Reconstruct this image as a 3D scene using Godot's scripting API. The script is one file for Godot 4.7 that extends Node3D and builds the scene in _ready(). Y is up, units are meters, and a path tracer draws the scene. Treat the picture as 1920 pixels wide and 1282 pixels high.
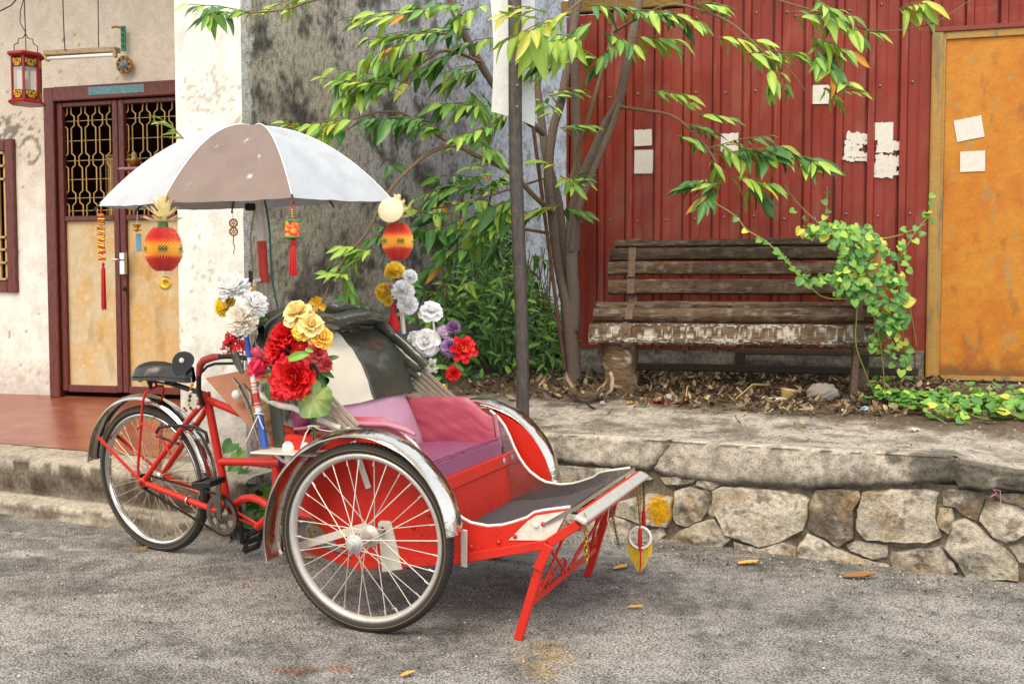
extends Node3D

# ---------------------------------------------------------------- mesh builder
class G:
	var st := SurfaceTool.new()
	var n := 0
	func _init() -> void:
		st.begin(Mesh.PRIMITIVE_TRIANGLES)
		st.set_color(Color.WHITE)
	func smooth(on := true) -> G:
		st.set_smooth_group(0 if on else 0xFFFFFFFF)
		return self
	func color(c: Color) -> G:
		st.set_color(c)
		return self
	func tri(a: Vector3, b: Vector3, c: Vector3) -> void:
		st.add_vertex(a); st.add_vertex(b); st.add_vertex(c)
		n += 1
	func quad(a: Vector3, b: Vector3, c: Vector3, d: Vector3) -> void:
		tri(a, b, c); tri(a, c, d)
	func box(c: Vector3, s: Vector3, b := Basis(), bev := 0.0) -> G:
		st.set_smooth_group(0xFFFFFFFF)
		var h := s * 0.5
		if bev <= 0.0:
			var p := []
			for i in 8:
				p.append(c + b * Vector3(h.x if i & 1 else -h.x, h.y if i & 2 else -h.y, h.z if i & 4 else -h.z))
			quad(p[0], p[2], p[3], p[1]); quad(p[4], p[5], p[7], p[6])
			quad(p[0], p[1], p[5], p[4]); quad(p[2], p[6], p[7], p[3])
			quad(p[0], p[4], p[6], p[2]); quad(p[1], p[3], p[7], p[5])
			return self
		var e := minf(bev, minf(h.x, minf(h.y, h.z)) * 0.9)
		var q := func(sx: int, sy: int, sz: int, ax: int) -> Vector3:
			var v := Vector3(sx * (h.x - (e if ax != 0 else 0.0)), sy * (h.y - (e if ax != 1 else 0.0)), sz * (h.z - (e if ax != 2 else 0.0)))
			return c + b * v
		for s1: int in [-1, 1]:
			flip(s1 < 0, q.call(s1, -1, -1, 0), q.call(s1, 1, -1, 0), q.call(s1, 1, 1, 0), q.call(s1, -1, 1, 0))
			flip(s1 < 0, q.call(-1, s1, 1, 1), q.call(1, s1, 1, 1), q.call(1, s1, -1, 1), q.call(-1, s1, -1, 1))
			flip(s1 < 0, q.call(-1, 1, s1, 2), q.call(1, 1, s1, 2), q.call(1, -1, s1, 2), q.call(-1, -1, s1, 2))
			for s2: int in [-1, 1]:
				flip(s1 * s2 < 0, q.call(s1, s2, -1, 0), q.call(s1, s2, -1, 1), q.call(s1, s2, 1, 1), q.call(s1, s2, 1, 0))
				flip(s1 * s2 > 0, q.call(s1, -1, s2, 0), q.call(s1, -1, s2, 2), q.call(s1, 1, s2, 2), q.call(s1, 1, s2, 0))
				flip(s1 * s2 < 0, q.call(-1, s1, s2, 1), q.call(-1, s1, s2, 2), q.call(1, s1, s2, 2), q.call(1, s1, s2, 1))
				for s3: int in [-1, 1]:
					var a: Vector3 = q.call(s1, s2, s3, 0)
					var bb: Vector3 = q.call(s1, s2, s3, 1)
					var cc: Vector3 = q.call(s1, s2, s3, 2)
					if s1 * s2 * s3 > 0: tri(a, cc, bb)
					else: tri(a, bb, cc)
		return self
	func flip(f: bool, a: Vector3, b: Vector3, c: Vector3, d: Vector3) -> void:
		if f: quad(d, c, b, a)
		else: quad(a, b, c, d)
	func bar(a: Vector3, b: Vector3, w: float, h: float, up := Vector3.UP, bev := 0.0) -> G:
		var x := (b - a).normalized()
		var z := x.cross(up).normalized()
		var y := z.cross(x)
		return box((a + b) * 0.5, Vector3(a.distance_to(b), h, w), Basis(x, y, z), bev)
	func tube(pts: Array, r: Variant, sides := 8, closed := false, flat := 1.0, caps := true) -> G:
		st.set_smooth_group(0)
		var m := pts.size()
		var rings := []
		var prev := Vector3.ZERO
		for i in m:
			var t: Vector3
			if closed: t = (pts[(i + 1) % m] - pts[(i + m - 1) % m]).normalized()
			elif i == 0: t = (pts[1] - pts[0]).normalized()
			elif i == m - 1: t = (pts[m - 1] - pts[m - 2]).normalized()
			else: t = ((pts[i + 1] - pts[i]).normalized() + (pts[i] - pts[i - 1]).normalized()).normalized()
			var u := prev
			if i == 0:
				u = Vector3.UP if absf(t.y) < 0.9 else Vector3.RIGHT
			u = (u - t * u.dot(t)).normalized()
			prev = u
			var w := t.cross(u)
			var rr: float = r[i] if r is Array else r
			var ring := []
			for k in sides:
				var a := TAU * k / sides
				ring.append(pts[i] + (u * cos(a) * flat + w * sin(a)) * rr)
			rings.append(ring)
		for i in (m if closed else m - 1):
			var a1: Array = rings[i]
			var b1: Array = rings[(i + 1) % m]
			for k in sides:
				var l := (k + 1) % sides
				quad(a1[k], a1[l], b1[l], b1[k])
		if caps and not closed:
			st.set_smooth_group(0xFFFFFFFF)
			for k in range(1, sides - 1):
				tri(rings[0][0], rings[0][k + 1], rings[0][k])
				tri(rings[m - 1][0], rings[m - 1][k], rings[m - 1][k + 1])
			st.set_smooth_group(0)
		return self
	# profile of (radius, height) turned about the y axis of xf
	func lathe(prof: Array, xf := Transform3D(), sides := 16, sm := true, ripple := 0.0, lobes := 0) -> G:
		st.set_smooth_group(0 if sm else 0xFFFFFFFF)
		for i in prof.size() - 1:
			for k in sides:
				var p := []
				for e in [[i, k], [i, k + 1], [i + 1, k + 1], [i + 1, k]]:
					var a: float = TAU * (e[1] % sides) / sides
					var rr: float = prof[e[0]].x * (1.0 + ripple * cos(a * lobes))
					p.append(xf * Vector3(rr * cos(a), prof[e[0]].y, rr * sin(a)))
				quad(p[0], p[1], p[2], p[3])
		return self
	func ball(c: Vector3, r: Vector3, sides := 12, rings := 8) -> G:
		var prof := []
		for i in rings + 1:
			var a := PI * i / rings
			prof.append(Vector2(maxf(sin(a), 0.001), -cos(a)))
		return lathe(prof, Transform3D(Basis.from_scale(r), c), sides)
	# a flat outline in the xy plane of xf, given depth along -z
	func prism(poly: Array, xf: Transform3D, depth: float) -> G:
		st.set_smooth_group(0xFFFFFFFF)
		var p2 := PackedVector2Array(poly)
		if Geometry2D.is_polygon_clockwise(p2):
			p2.reverse()
		var ix := Geometry2D.triangulate_polygon(p2)
		for i in range(0, ix.size(), 3):
			var v := []
			for k in 3:
				v.append(Vector3(p2[ix[i + k]].x, p2[ix[i + k]].y, 0))
			if (v[1] - v[0]).cross(v[2] - v[0]).z > 0:
				v = [v[0], v[2], v[1]]
			tri(xf * v[0], xf * v[1], xf * v[2])
			var dz := Vector3(0, 0, -depth)
			tri(xf * (v[0] + dz), xf * (v[2] + dz), xf * (v[1] + dz))
		for i in p2.size():
			var a := Vector3(p2[i].x, p2[i].y, 0)
			var q := p2[(i + 1) % p2.size()]
			var b := Vector3(q.x, q.y, 0)
			var dz := Vector3(0, 0, -depth)
			quad(xf * a, xf * b, xf * (b + dz), xf * (a + dz))
		return self
	# grid of f(u, v) for u, v in 0..1, optional colour per corner
	func sheet(nu: int, nv: int, f: Callable, cf: Variant = null, sm := true, uv := false) -> G:
		st.set_smooth_group(0 if sm else 0xFFFFFFFF)
		var p := []
		var cs := []
		for j in nv + 1:
			for i in nu + 1:
				var q: Vector3 = f.call(float(i) / nu, float(j) / nv)
				p.append(q)
				cs.append(cf.call(q) if cf != null else Color.WHITE)
		for j in nv:
			for i in nu:
				var a := j * (nu + 1) + i
				for k: int in [a, a + nu + 2, a + 1, a, a + nu + 1, a + nu + 2]:
					if cf != null: st.set_color(cs[k])
					if uv: st.set_uv(Vector2(float(k % (nu + 1)) / nu, float(k / (nu + 1)) / nv))
					st.add_vertex(p[k])
				n += 2
		return self
	func mesh() -> ArrayMesh:
		st.generate_normals()
		return st.commit()

# ---------------------------------------------------------------- camera helpers
const FPX := 1900.0
const EYE := 1.17
const PITCH := 0.050482
func at(u: float, v: float, d: float) -> Vector3:
	var r := Vector3((u - 960.0) / FPX, -(v - 641.0) / FPX, -1.0)
	r = Basis(Vector3.RIGHT, -PITCH) * r
	return Vector3(0, EYE, 0) + r * (d / -r.z)
func on_ground(u: float, v: float, h := 0.0) -> Vector3:
	var r := at(u, v, 1.0) - Vector3(0, EYE, 0)
	return Vector3(0, EYE, 0) + r * ((h - EYE) / r.y)
func frame(o: Vector3, phi: float, lean := 0.0) -> Transform3D:
	var b := Basis(Vector3.UP, -deg_to_rad(phi)) * Basis(Vector3.RIGHT, deg_to_rad(lean))
	return Transform3D(b, o)

# ---------------------------------------------------------------- scene tree helpers
var used := {}
func numbered(s: String) -> String:
	used[s] = used.get(s, -1) + 1
	return s if used[s] == 0 else "%s_%03d" % [s, used[s]]
func tag(o: Node3D, label := "", category := "", group := "", kind := "") -> Node3D:
	if label: o.set_meta("label", label)
	if category: o.set_meta("category", category)
	if group: o.set_meta("group", group)
	if kind: o.set_meta("kind", kind)
	return o
func thing(called: String, label: String, category: String, xf := Transform3D(), group := "", kind := "") -> Node3D:
	var o := Node3D.new()
	o.name = numbered(called)
	o.transform = xf
	add_child(o)
	return tag(o, label, category, group, kind)
func node_of(called: String, mesh: Mesh, m: Material, parent: Node, xf := Transform3D()) -> MeshInstance3D:
	var o := MeshInstance3D.new()
	o.name = numbered(called) if parent == self else called
	o.mesh = mesh
	o.material_override = m
	o.transform = xf
	parent.add_child(o, true)
	return o
func put(called: String, g: G, m: Material, parent: Node = self, xf := Transform3D()) -> MeshInstance3D:
	return node_of(called, g.mesh(), m, parent, xf)
# one mesh that is a thing of its own; g is built about its base
func solo(called: String, g: G, m: Material, label: String, category: String, xf := Transform3D(), group := "", kind := "") -> MeshInstance3D:
	var o := put(called, g, m, self, xf)
	tag(o, label, category, group, kind)
	return o
func many(called: String, mesh: Mesh, m: Material, xfs: Array, cols: Array, parent: Node = self) -> MultiMeshInstance3D:
	var mm := MultiMesh.new()
	mm.transform_format = MultiMesh.TRANSFORM_3D
	mm.use_colors = true
	mm.mesh = mesh
	mm.instance_count = xfs.size()
	for i in xfs.size():
		mm.set_instance_transform(i, xfs[i])
		mm.set_instance_color(i, cols[i % cols.size()])
	var o := MultiMeshInstance3D.new()
	o.name = numbered(called) if parent == self else called
	o.multimesh = mm
	o.material_override = m
	o.set_meta("kind", "stuff")
	parent.add_child(o, true)
	return o

# ---------------------------------------------------------------- noise, textures, materials
var rng := RandomNumberGenerator.new()
func rf(a: float, b: float) -> float:
	return rng.randf_range(a, b)
func noise(sd: int, freq: float, oct := 4, type := FastNoiseLite.TYPE_SIMPLEX_SMOOTH) -> FastNoiseLite:
	var f := FastNoiseLite.new()
	f.seed = sd
	f.frequency = freq
	f.noise_type = type
	f.fractal_octaves = oct
	return f
func sm(a: float, b: float, x: float) -> float:
	return smoothstep(a, b, x)
# grey noise picture, values spread between lo and hi; layers of [frequency, octaves, weight, type]
func grey_tex(size: int, sd: int, layers: Array, lo: float, hi: float, gamma := 1.0) -> ImageTexture:
	var sum := PackedFloat32Array()
	sum.resize(size * size)
	var total := 0.0
	for l in layers:
		var f := noise(sd, l[0], l[1], l[3] if l.size() > 3 else FastNoiseLite.TYPE_SIMPLEX_SMOOTH)
		sd += 7
		var b := f.get_seamless_image(size, size).get_data()
		var w: float = l[2] / 255.0
		total += l[2]
		for i in sum.size():
			sum[i] += b[i] * w
	var out := PackedByteArray()
	out.resize(size * size)
	var k := 1.0 / total
	for i in sum.size():
		out[i] = int(255.0 * clampf(lo + (hi - lo) * pow(sum[i] * k, gamma), 0.0, 1.0))
	return ImageTexture.create_from_image(Image.create_from_data(size, size, false, Image.FORMAT_L8, out))
var T := {}
func lin(c: Color) -> Color:
	return c.srgb_to_linear()
func mat(c: Color, rough := 0.7, metal := 0.0, o := {}) -> StandardMaterial3D:
	var m := StandardMaterial3D.new()
	m.albedo_color = c
	m.roughness = rough
	m.metallic = metal
	if o.has("tex"):
		m.albedo_texture = T[o.tex]
		m.uv1_triplanar = o.get("tri", true)
		m.uv1_world_triplanar = o.get("world", false)
		var s: Variant = o.get("scale", 1.0)
		m.uv1_scale = s if s is Vector3 else Vector3.ONE * s
	if o.has("bump"):
		if not o.has("tex"):
			m.uv1_triplanar = o.get("tri", true)
			m.uv1_world_triplanar = o.get("world", false)
			var s2: Variant = o.get("scale", 1.0)
			m.uv1_scale = s2 if s2 is Vector3 else Vector3.ONE * s2
		m.heightmap_enabled = true
		m.heightmap_texture = T[o.bump]
		m.heightmap_scale = o.get("depth", 0.3)
	if o.has("rtex"):
		m.roughness_texture = T[o.rtex]
	if o.has("spec"): m.metallic_specular = o.spec
	if o.has("vc"): m.vertex_color_use_as_albedo = o.vc
	if o.has("coat"):
		m.clearcoat_enabled = true
		m.clearcoat = o.coat
		m.clearcoat_roughness = o.get("coatr", 0.15)
	if o.has("back"):
		m.backlight_enabled = true
		m.backlight = o.back
	if o.has("emit"):
		m.emission_enabled = true
		m.emission = o.emit
		m.emission_energy_multiplier = o.get("power", 1.0)
	if o.has("rim"):
		m.rim_enabled = true
		m.rim = o.rim
	if c.a < 1.0: m.transparency = BaseMaterial3D.TRANSPARENCY_ALPHA
	return m
var M := {}

# ---------------------------------------------------------------- the setting
var KF: Transform3D      # right-hand kerb: x along its face, z towards the road
var LF: Transform3D      # left-hand kerb
var BF: Transform3D      # shophouse: x along the front, z towards the road, origin at the pillar's outer corner
var SF: Transform3D      # red metal shed
func lerp_table(t: Array, x: float) -> float:
	for i in range(0, t.size() - 2, 2):
		if x <= t[i + 2]:
			return lerpf(t[i + 1], t[i + 3], clampf((x - t[i]) / (t[i + 2] - t[i]), 0, 1))
	return t[-1]
const SLAB_TOP := [-1.7, .455, 0.0, .464, .648, .477, 1.131, .482, 1.9, .497, 1.94, .485, 2.155, .46, 5.0, .44]
const SLAB_LOW := [-1.7, .32, .093, .32, .389, .322, .598, .315, .711, .30, .922, .284, 1.133, .298, 1.336, .30, 1.675, .343, 1.9, .386, 1.94, .36, 2.157, .372, 5.0, .37]
var nA := noise(11, 1.0)
var nB := noise(12, 1.0, 3)
var nC := noise(13, 1.0, 5)
func pave_h(x: float, d: float) -> float:
	var top := lerp_table(SLAB_TOP, x)
	return lerpf(top, lerpf(.575, .548, sm(0, 2, x)), sm(0.0, 0.85, d)) + 0.075 * sm(0.8, 2.0, d) + 0.02 * sm(2.0, 4, d) + 0.008 * nA.get_noise_2d(x * 2.5, d * 2.5) * sm(.1, .4, d)
func pave_at(p: Vector3) -> float:
	var q := KF.affine_inverse() * p
	return pave_h(q.x, -q.z)
func mix3(a: Color, b: Color, t: float) -> Color:
	return a.lerp(b, clampf(t, 0, 1))

func build_road() -> void:
	var xs := [-70.0, -30.0, -12.0, -6.0]
	for i in 221: xs.append(-4.0 + i * 8.0 / 220)
	xs.append_array([6.0, 12.0, 30.0, 70.0])
	var zs := [-40.0, -20.0, -9.0]
	for i in 131: zs.append(-6.0 + i * 4.0 / 130)
	zs.append_array([-1.0, 1.0, 5.0, 15.0, 40.0])
	var base := lin(Color("aca8a4"))
	var pale := lin(Color("c2bdb7"))
	var dark := lin(Color("908b87"))
	var marks := []
	for s in [[1035, 1225, .05, .10, "b99d6c", 30], [1005, 1252, .04, .10, "bea26e", 20], [552, 1256, .05, .03, "a05a2c", 0], [640, 1252, .035, .02, "a8724c", 0], [830, 1052, .05, .015, "f2efe8", 0], [60, 1040, .10, .03, "f0ece4", -20], [130, 1028, .09, .022, "f0ece4", -20], [40, 1003, .13, .025, "eae6dc", -20], [215, 1115, .07, .018, "e4dfd6", 0], [330, 1010, .2, .025, "ddd6c8", -10], [430, 1022, .15, .02, "d8d0c2", -10]]:
		marks.append([on_ground(s[0], s[1]), s[2] * 1.6, s[3] * 1.6, lin(Color(s[4])), deg_to_rad(s[5])])
	var cf := func(p: Vector3) -> Color:
		if absf(p.x) > 4.1 or absf(p.z + 4) > 2.1: return base
		var a := nA.get_noise_2d(p.x * 0.7 + 3.0, p.z * 0.9)
		var b := nC.get_noise_2d(p.x * 5.0, p.z * 5.0)
		var c := mix3(base, pale, sm(-.1, .6, a + b * .5) * .75)
		c = mix3(c, dark, sm(.0, .55, -a + b * .7) * .7)
		c = mix3(c, dark, sm(.25, .5, nC.get_noise_2d(p.x * 9.0 + 40, p.z * 14.0)) * .6)
		for k in marks:
			var d: Vector3 = p - k[0]
			var e := Vector2(d.x, d.z).rotated(k[4])
			var r := Vector2(e.x / k[1], e.y / k[2]).length() + nC.get_noise_2d(p.x * 22.0, p.z * 22.0) * .9
			c = mix3(c, k[3], sm(1.05, .45, r) * .6)
		return c
	var nx := xs.size() - 1
	var nz := zs.size() - 1
	var g := G.new().sheet(nx, nz, func(u, v): return Vector3(xs[roundi(u * nx)], 0.006 * nA.get_noise_2d(xs[roundi(u * nx)] * 1.5, zs[roundi(v * nz)] * 1.5), zs[roundi(v * nz)]), cf)
	solo("road", g, M.asphalt, "", "", Transform3D(), "", "structure")

func build_pavement() -> void:
	var conc := lin(Color("bbb4a9"))
	var pale := lin(Color("d6cdbd"))
	var stain := lin(Color("756e64"))
	var moss := lin(Color("57534a"))
	var dirt := lin(Color("6d5f50"))
	var rows := []   # [kind, t]: face rows from the underside up, then back over the top
	rows.append([0, 0.0])
	for i in 15: rows.append([1, i / 14.0])
	for i in 5: rows.append([2, i / 4.0])
	for i in 60: rows.append([3, .02 + pow(i / 59.0, 1.3) * 2.4])
	for i in 12: rows.append([3, 2.6 + i * 0.9])
	var nx := 440
	var nr := rows.size() - 1
	var shape := func(u: float, v: float) -> Vector3:
		var x := -1.75 + u * 5.6
		var r: Array = rows[roundi(v * nr)]
		var top := lerp_table(SLAB_TOP, x)
		var low := lerp_table(SLAB_LOW, x) + 0.012 * nC.get_noise_1d(x * 9.0)
		var z := 0.0
		var y := 0.0
		if r[0] == 0: return Vector3(x, low + .005, -.22)
		if r[0] == 1:
			y = lerpf(low, top - .009, r[1])
			z = 0.03 + .014 * nC.get_noise_2d(x * 7, y * 9.0) - .03 * sm(.12, 0.0, r[1]) * (1.0 + nC.get_noise_1d(x * 13.0 + 7.0))
			if x > 1.925: z += .012 * nC.get_noise_2d(x * 22, y * 22.0) + .01
		elif r[0] == 2:
			var a: float = r[1] * PI * .5
			y = top - .009 + .009 * sin(a)
			z = .021 + .009 * cos(a) + .008 * nC.get_noise_2d(x * 7, y * 9.0)
			if x > 1.925: z += .008 * nC.get_noise_2d(x * 22, y * 22.0)
		else:
			z = -r[1]
			y = pave_h(x, r[1])
		# cracks: along the joint of the right-hand block, the slanting crack and the settled bed below it
		var cx := lerpf(.598, .711, (y - .315) / .17) + .012 * nC.get_noise_1d(y * 30.0)
		if r[0] == 3: cx = .711 + z * -.25 + .02 * nC.get_noise_1d(z * 12.0)
		var e := absf(x - cx)
		if e < .012 and z > -.3: z -= .05 * (1.0 - e / .012) * (1.0 if r[0] < 3 else 0.0); 
		if e < .010 and r[0] == 3 and z > -.25: y -= .012 * (1.0 - e / .010)
		if absf(x - 1.925) < .012 and r[0] < 3: z -= .06
		return Vector3(x, y, z)
	var cf := func(p: Vector3) -> Color:
		var d := -p.z
		var a := nA.get_noise_2d(p.x * 2.0, p.z * 3.0)
		var b := nC.get_noise_3d(p.x * 6.0, p.y * 6.0, p.z * 6.0)
		if d < .001:   # the front face
			var c := mix3(pale, conc, .5 + a)
			c = mix3(c, stain, sm(.08, .5, nC.get_noise_2d(p.x * 7.0, p.y * 1.5)) * .5)
			c = mix3(c, moss, sm(.07, -.02, p.y - lerp_table(SLAB_LOW, p.x) - .05 * b - .03 * sm(.7, 1.3, p.x)) * .8)
			if p.x > 1.65: c = mix3(c, moss, sm(-.3, .25, b + sm(1.6, 2.0, p.x) * .5) * .85)
			return c
		var c := mix3(conc, stain, sm(-.15, .5, a + .6 * b) * .75)
		c = mix3(c, pale, sm(.2, .5, nC.get_noise_2d(p.x * 4.0 + 9.0, p.z * 9.0)) * .55)
		c = mix3(c, moss, sm(.1, .5, nC.get_noise_2d(p.x * 3.0 + 30.0, p.z * 11.0)) * .6)
		c = mix3(c, dirt, sm(.42, .75, d + .25 * b + .15 * sm(1.0, 2.2, p.x)))
		return c
	var g := G.new().sheet(nx, nr, shape, cf)
	solo("pavement", g, M.concrete, "", "", KF, "", "structure")

const STONES := [
	[430,152,586,210,707,204,712,120,689,63,574,62,417,88], [720,235,788,260,855,248,886,210,881,156,851,111,777,69,727,79,712,120,716,181],
	[898,252,946,277,1087,282,1179,283,1292,279,1342,255,1332,163,1316,116,1228,60,1125,16,1020,47,972,59,935,120,899,175],
	[1347,267,1369,303,1466,318,1546,314,1558,288,1528,229,1531,113,1470,58,1405,92,1336,118,1331,152],
	[1561,310,1675,335,1815,348,1867,339,1856,285,1852,231,1878,153,1820,122,1679,114,1575,110,1538,153,1544,231],
	[1868,273,1915,280,1928,239,1900,167,1866,195,1857,232], [1916,222,1964,243,2002,224,2060,168,2117,133,2164,79,2166,12,1978,-4,1931,70,1886,115,1900,151],
	[2013,238,2038,322,2094,325,2177,308,2214,270,2198,207,2116,153,2069,171], [1680,68,1869,111,1897,85,1928,0,1823,-18,1691,-5,1672,36],
	[1495,75,1544,97,1667,91,1668,38,1608,24,1515,50], [1335,110,1405,85,1481,49,1524,32,1608,15,1677,6,1661,-31,1450,-24,1288,-19,1295,45],
	[678,-24,727,37,826,94,909,127,945,86,991,38,925,-21,778,-32], [598,34,651,58,677,25,639,-15,603,1], [886,192,904,173,918,136,899,126,884,148],
	[1902,64,1927,53,1941,12,1920,6,1908,35], [637,288,725,305,824,305,806,279,738,265,675,261], [824,293,897,312,952,287,898,256,861,257,825,273],
	[1874,349,1971,362,2042,354,2010,240,1964,250,1929,282,1881,285], [2128,145,2180,166,2231,149,2219,86,2169,85], [2049,353,2158,367,2239,360,2214,281,2177,312,2103,329],
	[100,304,389,313,573,311,611,280,429,236,114,216], [363,70,430,82,590,51,588,-10,497,-33,363,-18], [996,32,1125,11,1228,55,1284,38,1285,-19,1137,-15,1008,-7],
	[114,210,416,231,416,157,403,87,129,83], [100,73,350,71,350,-32,115,-34]]
func stone_mesh(o: Array, k: int) -> ArrayMesh:
	var poly := []
	var c := Vector2.ZERO
	for i in range(0, o.size(), 2):
		poly.append(Vector2(o[i], o[i + 1]) * .001)
		c += poly[-1]
	c /= poly.size()
	# even outline, corners kept
	var ring := []
	var size := 0.0
	for i in poly.size():
		var a: Vector2 = poly[i]
		var b: Vector2 = poly[(i + 1) % poly.size()]
		var m := maxi(2, int(a.distance_to(b) / .018))
		size = maxf(size, a.distance_to(c))
		for j in m: ring.append(a.lerp(b, float(j) / m))
	var deep := clampf(size * .36, .028, .058)
	var prof := [[1.0, -.06], [1.0, -.012], [.995, .35], [.985, .6], [.97, .78], [.95, .88], [.92, .93], [.88, .96], [.83, .98], [.77, .99]]
	for i in 17: prof.append([.71 * (1.0 - i / 16.0), 1.0 + .03 * i / 16.0])
	var cuts := []
	for i in 5:
		var ca := rf(0, TAU)
		cuts.append(Vector3(cos(ca) * rf(.1, .32), sin(ca) * rf(.1, .32), rf(.95, 1.2)))
	var tx := rf(-.12, .12)
	var ty := rf(-.05, .25)
	var paint := lin(Color("d9a21c"))
	var tone := lin(Color(["d2cabb", "c3bbab", "d9d0c0", "b3ab9e", "cec4b4"][k % 5]))
	if k in [3, 17, 19]: tone = lin(Color("7d7468"))
	var dark := lin(Color("6b6052"))
	var pale := lin(Color("d2c8b4"))
	var rust := lin(Color("a7895f"))
	var nr := prof.size() - 1
	var nn := ring.size()
	var shape := func(u: float, v: float) -> Vector3:
		var p: Array = prof[roundi(v * nr)]
		var q: Vector2 = c + (ring[roundi(u * nn) % nn] - c) * p[0] * 1.0
		var z: float = deep * p[1] if p[1] > 0 else p[1] * 1.0
		var w := sm(0, .3, p[1])
		z += w * ((q.x - c.x) * tx - (q.y - c.y) * ty + .020 * nC.get_noise_3d(q.x * 7, q.y * 7, k * 3.0) + .009 * nC.get_noise_3d(q.x * 24, q.y * 24, k * 3.0))
		# facets of broken rock
		for e in cuts: z = minf(z, maxf(deep * .5, deep * e.z + (q.x - c.x) * e.x + (q.y - c.y) * e.y + .004 * nC.get_noise_3d(q.x * 15, q.y * 15, e.x * 9))) if p[1] > .55 else z
		z += w * .020 * absf(nB.get_noise_3d(q.x * 5 + 50, q.y * 5, k * 2.0))
		q += .006 * w * Vector2(nC.get_noise_3d(q.x * 18, q.y * 18, 5.0), nC.get_noise_3d(q.x * 18, q.y * 18, 9.0))
		return Vector3(q.x, q.y, z - .02)
	var cf := func(p: Vector3) -> Color:
		var a := nC.get_noise_3d(p.x * 9, p.y * 9, k * 1.7)
		var b := nC.get_noise_3d(p.x * 30, p.y * 30, k * 1.7)
		var cc := mix3(tone, pale, sm(.0, .5, a + .5 * b) * .8)
		cc = mix3(cc, rust, sm(.05, .5, nA.get_noise_3d(p.x * 5, p.y * 5, k + 20.0)) * .6)
		cc = mix3(cc, dark, sm(.05, .45, -a + .6 * b) * .75)
		if k == 0:
			cc = mix3(cc, paint, sm(.5, .7, 1.0 - Vector2((p.x - .66) / .055, (p.y - .14) / .07).length() * .6 + b * .5 + .2))
		return cc
	return G.new().sheet(nn, nr, shape, cf).mesh()
func build_stone_wall() -> void:
	var w := thing("stone_retaining_wall", "low retaining wall of rough pale stones holding up the pavement slab", "wall", KF)
	var g := G.new()
	g.sheet(150, 14, func(u, v): return Vector3(-1.75 + u * 5.6, -.08 + v * .45, -.012 + .024 * nC.get_noise_2d((-1.75 + u * 5.6) * 12, v * 6.0)), func(p): return mix3(lin(Color("6d6458")), lin(Color("9a8f7e")), .5 + nC.get_noise_2d(p.x * 8, p.y * 14)))
	put("mortar", g, M.stone, w)
	for k in STONES.size():
		var s := node_of("stone", stone_mesh(STONES[k], k), M.stone, w)
		if k == 0: s.set_meta("label", "grey stone with a yellow painted patch")
	# the stones go on past the picture's right edge and, unseen, behind the trishaw
	for i in 9:
		var x := 2.33 + .2 * (i % 4) if i < 6 else -.1 - .25 * (i - 6)
		var y := .05 + .16 * (i / 4) if i < 6 else .16
		var o := []
		for j in 9:
			var a := -TAU * j / 9
			o.append(int(1000 * (x + cos(a) * rf(.085, .115)))); o.append(int(1000 * (y + sin(a) * rf(.07, .09))))
		node_of("stone", stone_mesh(o, 30 + i), M.stone, w)

func build_left_kerb() -> void:
	var conc := lin(Color("b5ab9c"))
	var pale := lin(Color("c8bfb0"))
	var dark := lin(Color("594d40"))
	var prof := [Vector2(-.34, .284), Vector2(-.3, .284), Vector2(-.2, .282), Vector2(-.11, .278), Vector2(-.065, .27), Vector2(-.045, .25), Vector2(-.04, .2), Vector2(-.045, .15), Vector2(-.05, .11), Vector2(-.05, .085), Vector2(-.03, .078), Vector2(.0, .072), Vector2(.04, .066), Vector2(.062, .055), Vector2(.068, .035), Vector2(.07, .01), Vector2(.11, -.01)]
	var nr := prof.size() - 1
	var g := G.new().sheet(260, nr, func(u, v):
		var x: float = -4.0 + u * 4.85
		var p: Vector2 = prof[roundi(v * nr)]
		var cut := .03 if absf(fposmod(x + .26, 1.05)) < .02 and p.y > .1 else 0.0
		var w := nC.get_noise_2d(x * 6, v * 9.0)
		return Vector3(x, p.y + .006 * w - cut * .4, p.x + .014 * nC.get_noise_2d(x * 5 + 9, v * 9.0) - cut * .5), func(p):
		var a := nC.get_noise_3d(p.x * 5, p.y * 12, p.z * 9)
		var c := mix3(conc, pale, .5 + a)
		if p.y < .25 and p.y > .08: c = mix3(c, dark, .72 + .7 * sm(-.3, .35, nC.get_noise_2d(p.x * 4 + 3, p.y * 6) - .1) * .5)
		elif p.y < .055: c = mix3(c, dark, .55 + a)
		return mix3(c, dark, sm(.1, .5, nC.get_noise_3d(p.x * 3 + 7, p.y * 3, p.z * 8)) * .6))
	solo("kerb", g, M.concrete, "", "", LF, "", "structure")
	# the five-foot way behind it, painted oxide red and worn smooth
	var f := G.new().sheet(120, 50, func(u, v):
		var a := LF * Vector3(-4.0 + u * 4.8, .288, -.31)
		var b := BF * Vector3(-6.5 + u * 6.4, .412, -1.52)
		return a.lerp(b, v), func(p):
		var q = BF.affine_inverse() * p
		var c := mix3(lin(Color("8c4a3a")), lin(Color("a2604c")), .5 + .9 * nA.get_noise_2d(q.x * 2.0, q.z * 5.0))
		return mix3(c, lin(Color("b9907c")), sm(.25, .6, nC.get_noise_2d(q.x * 3, q.z * 7)) * .4))
	solo("porch_floor", f, M.redfloor, "", "", Transform3D(), "", "structure")

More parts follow.
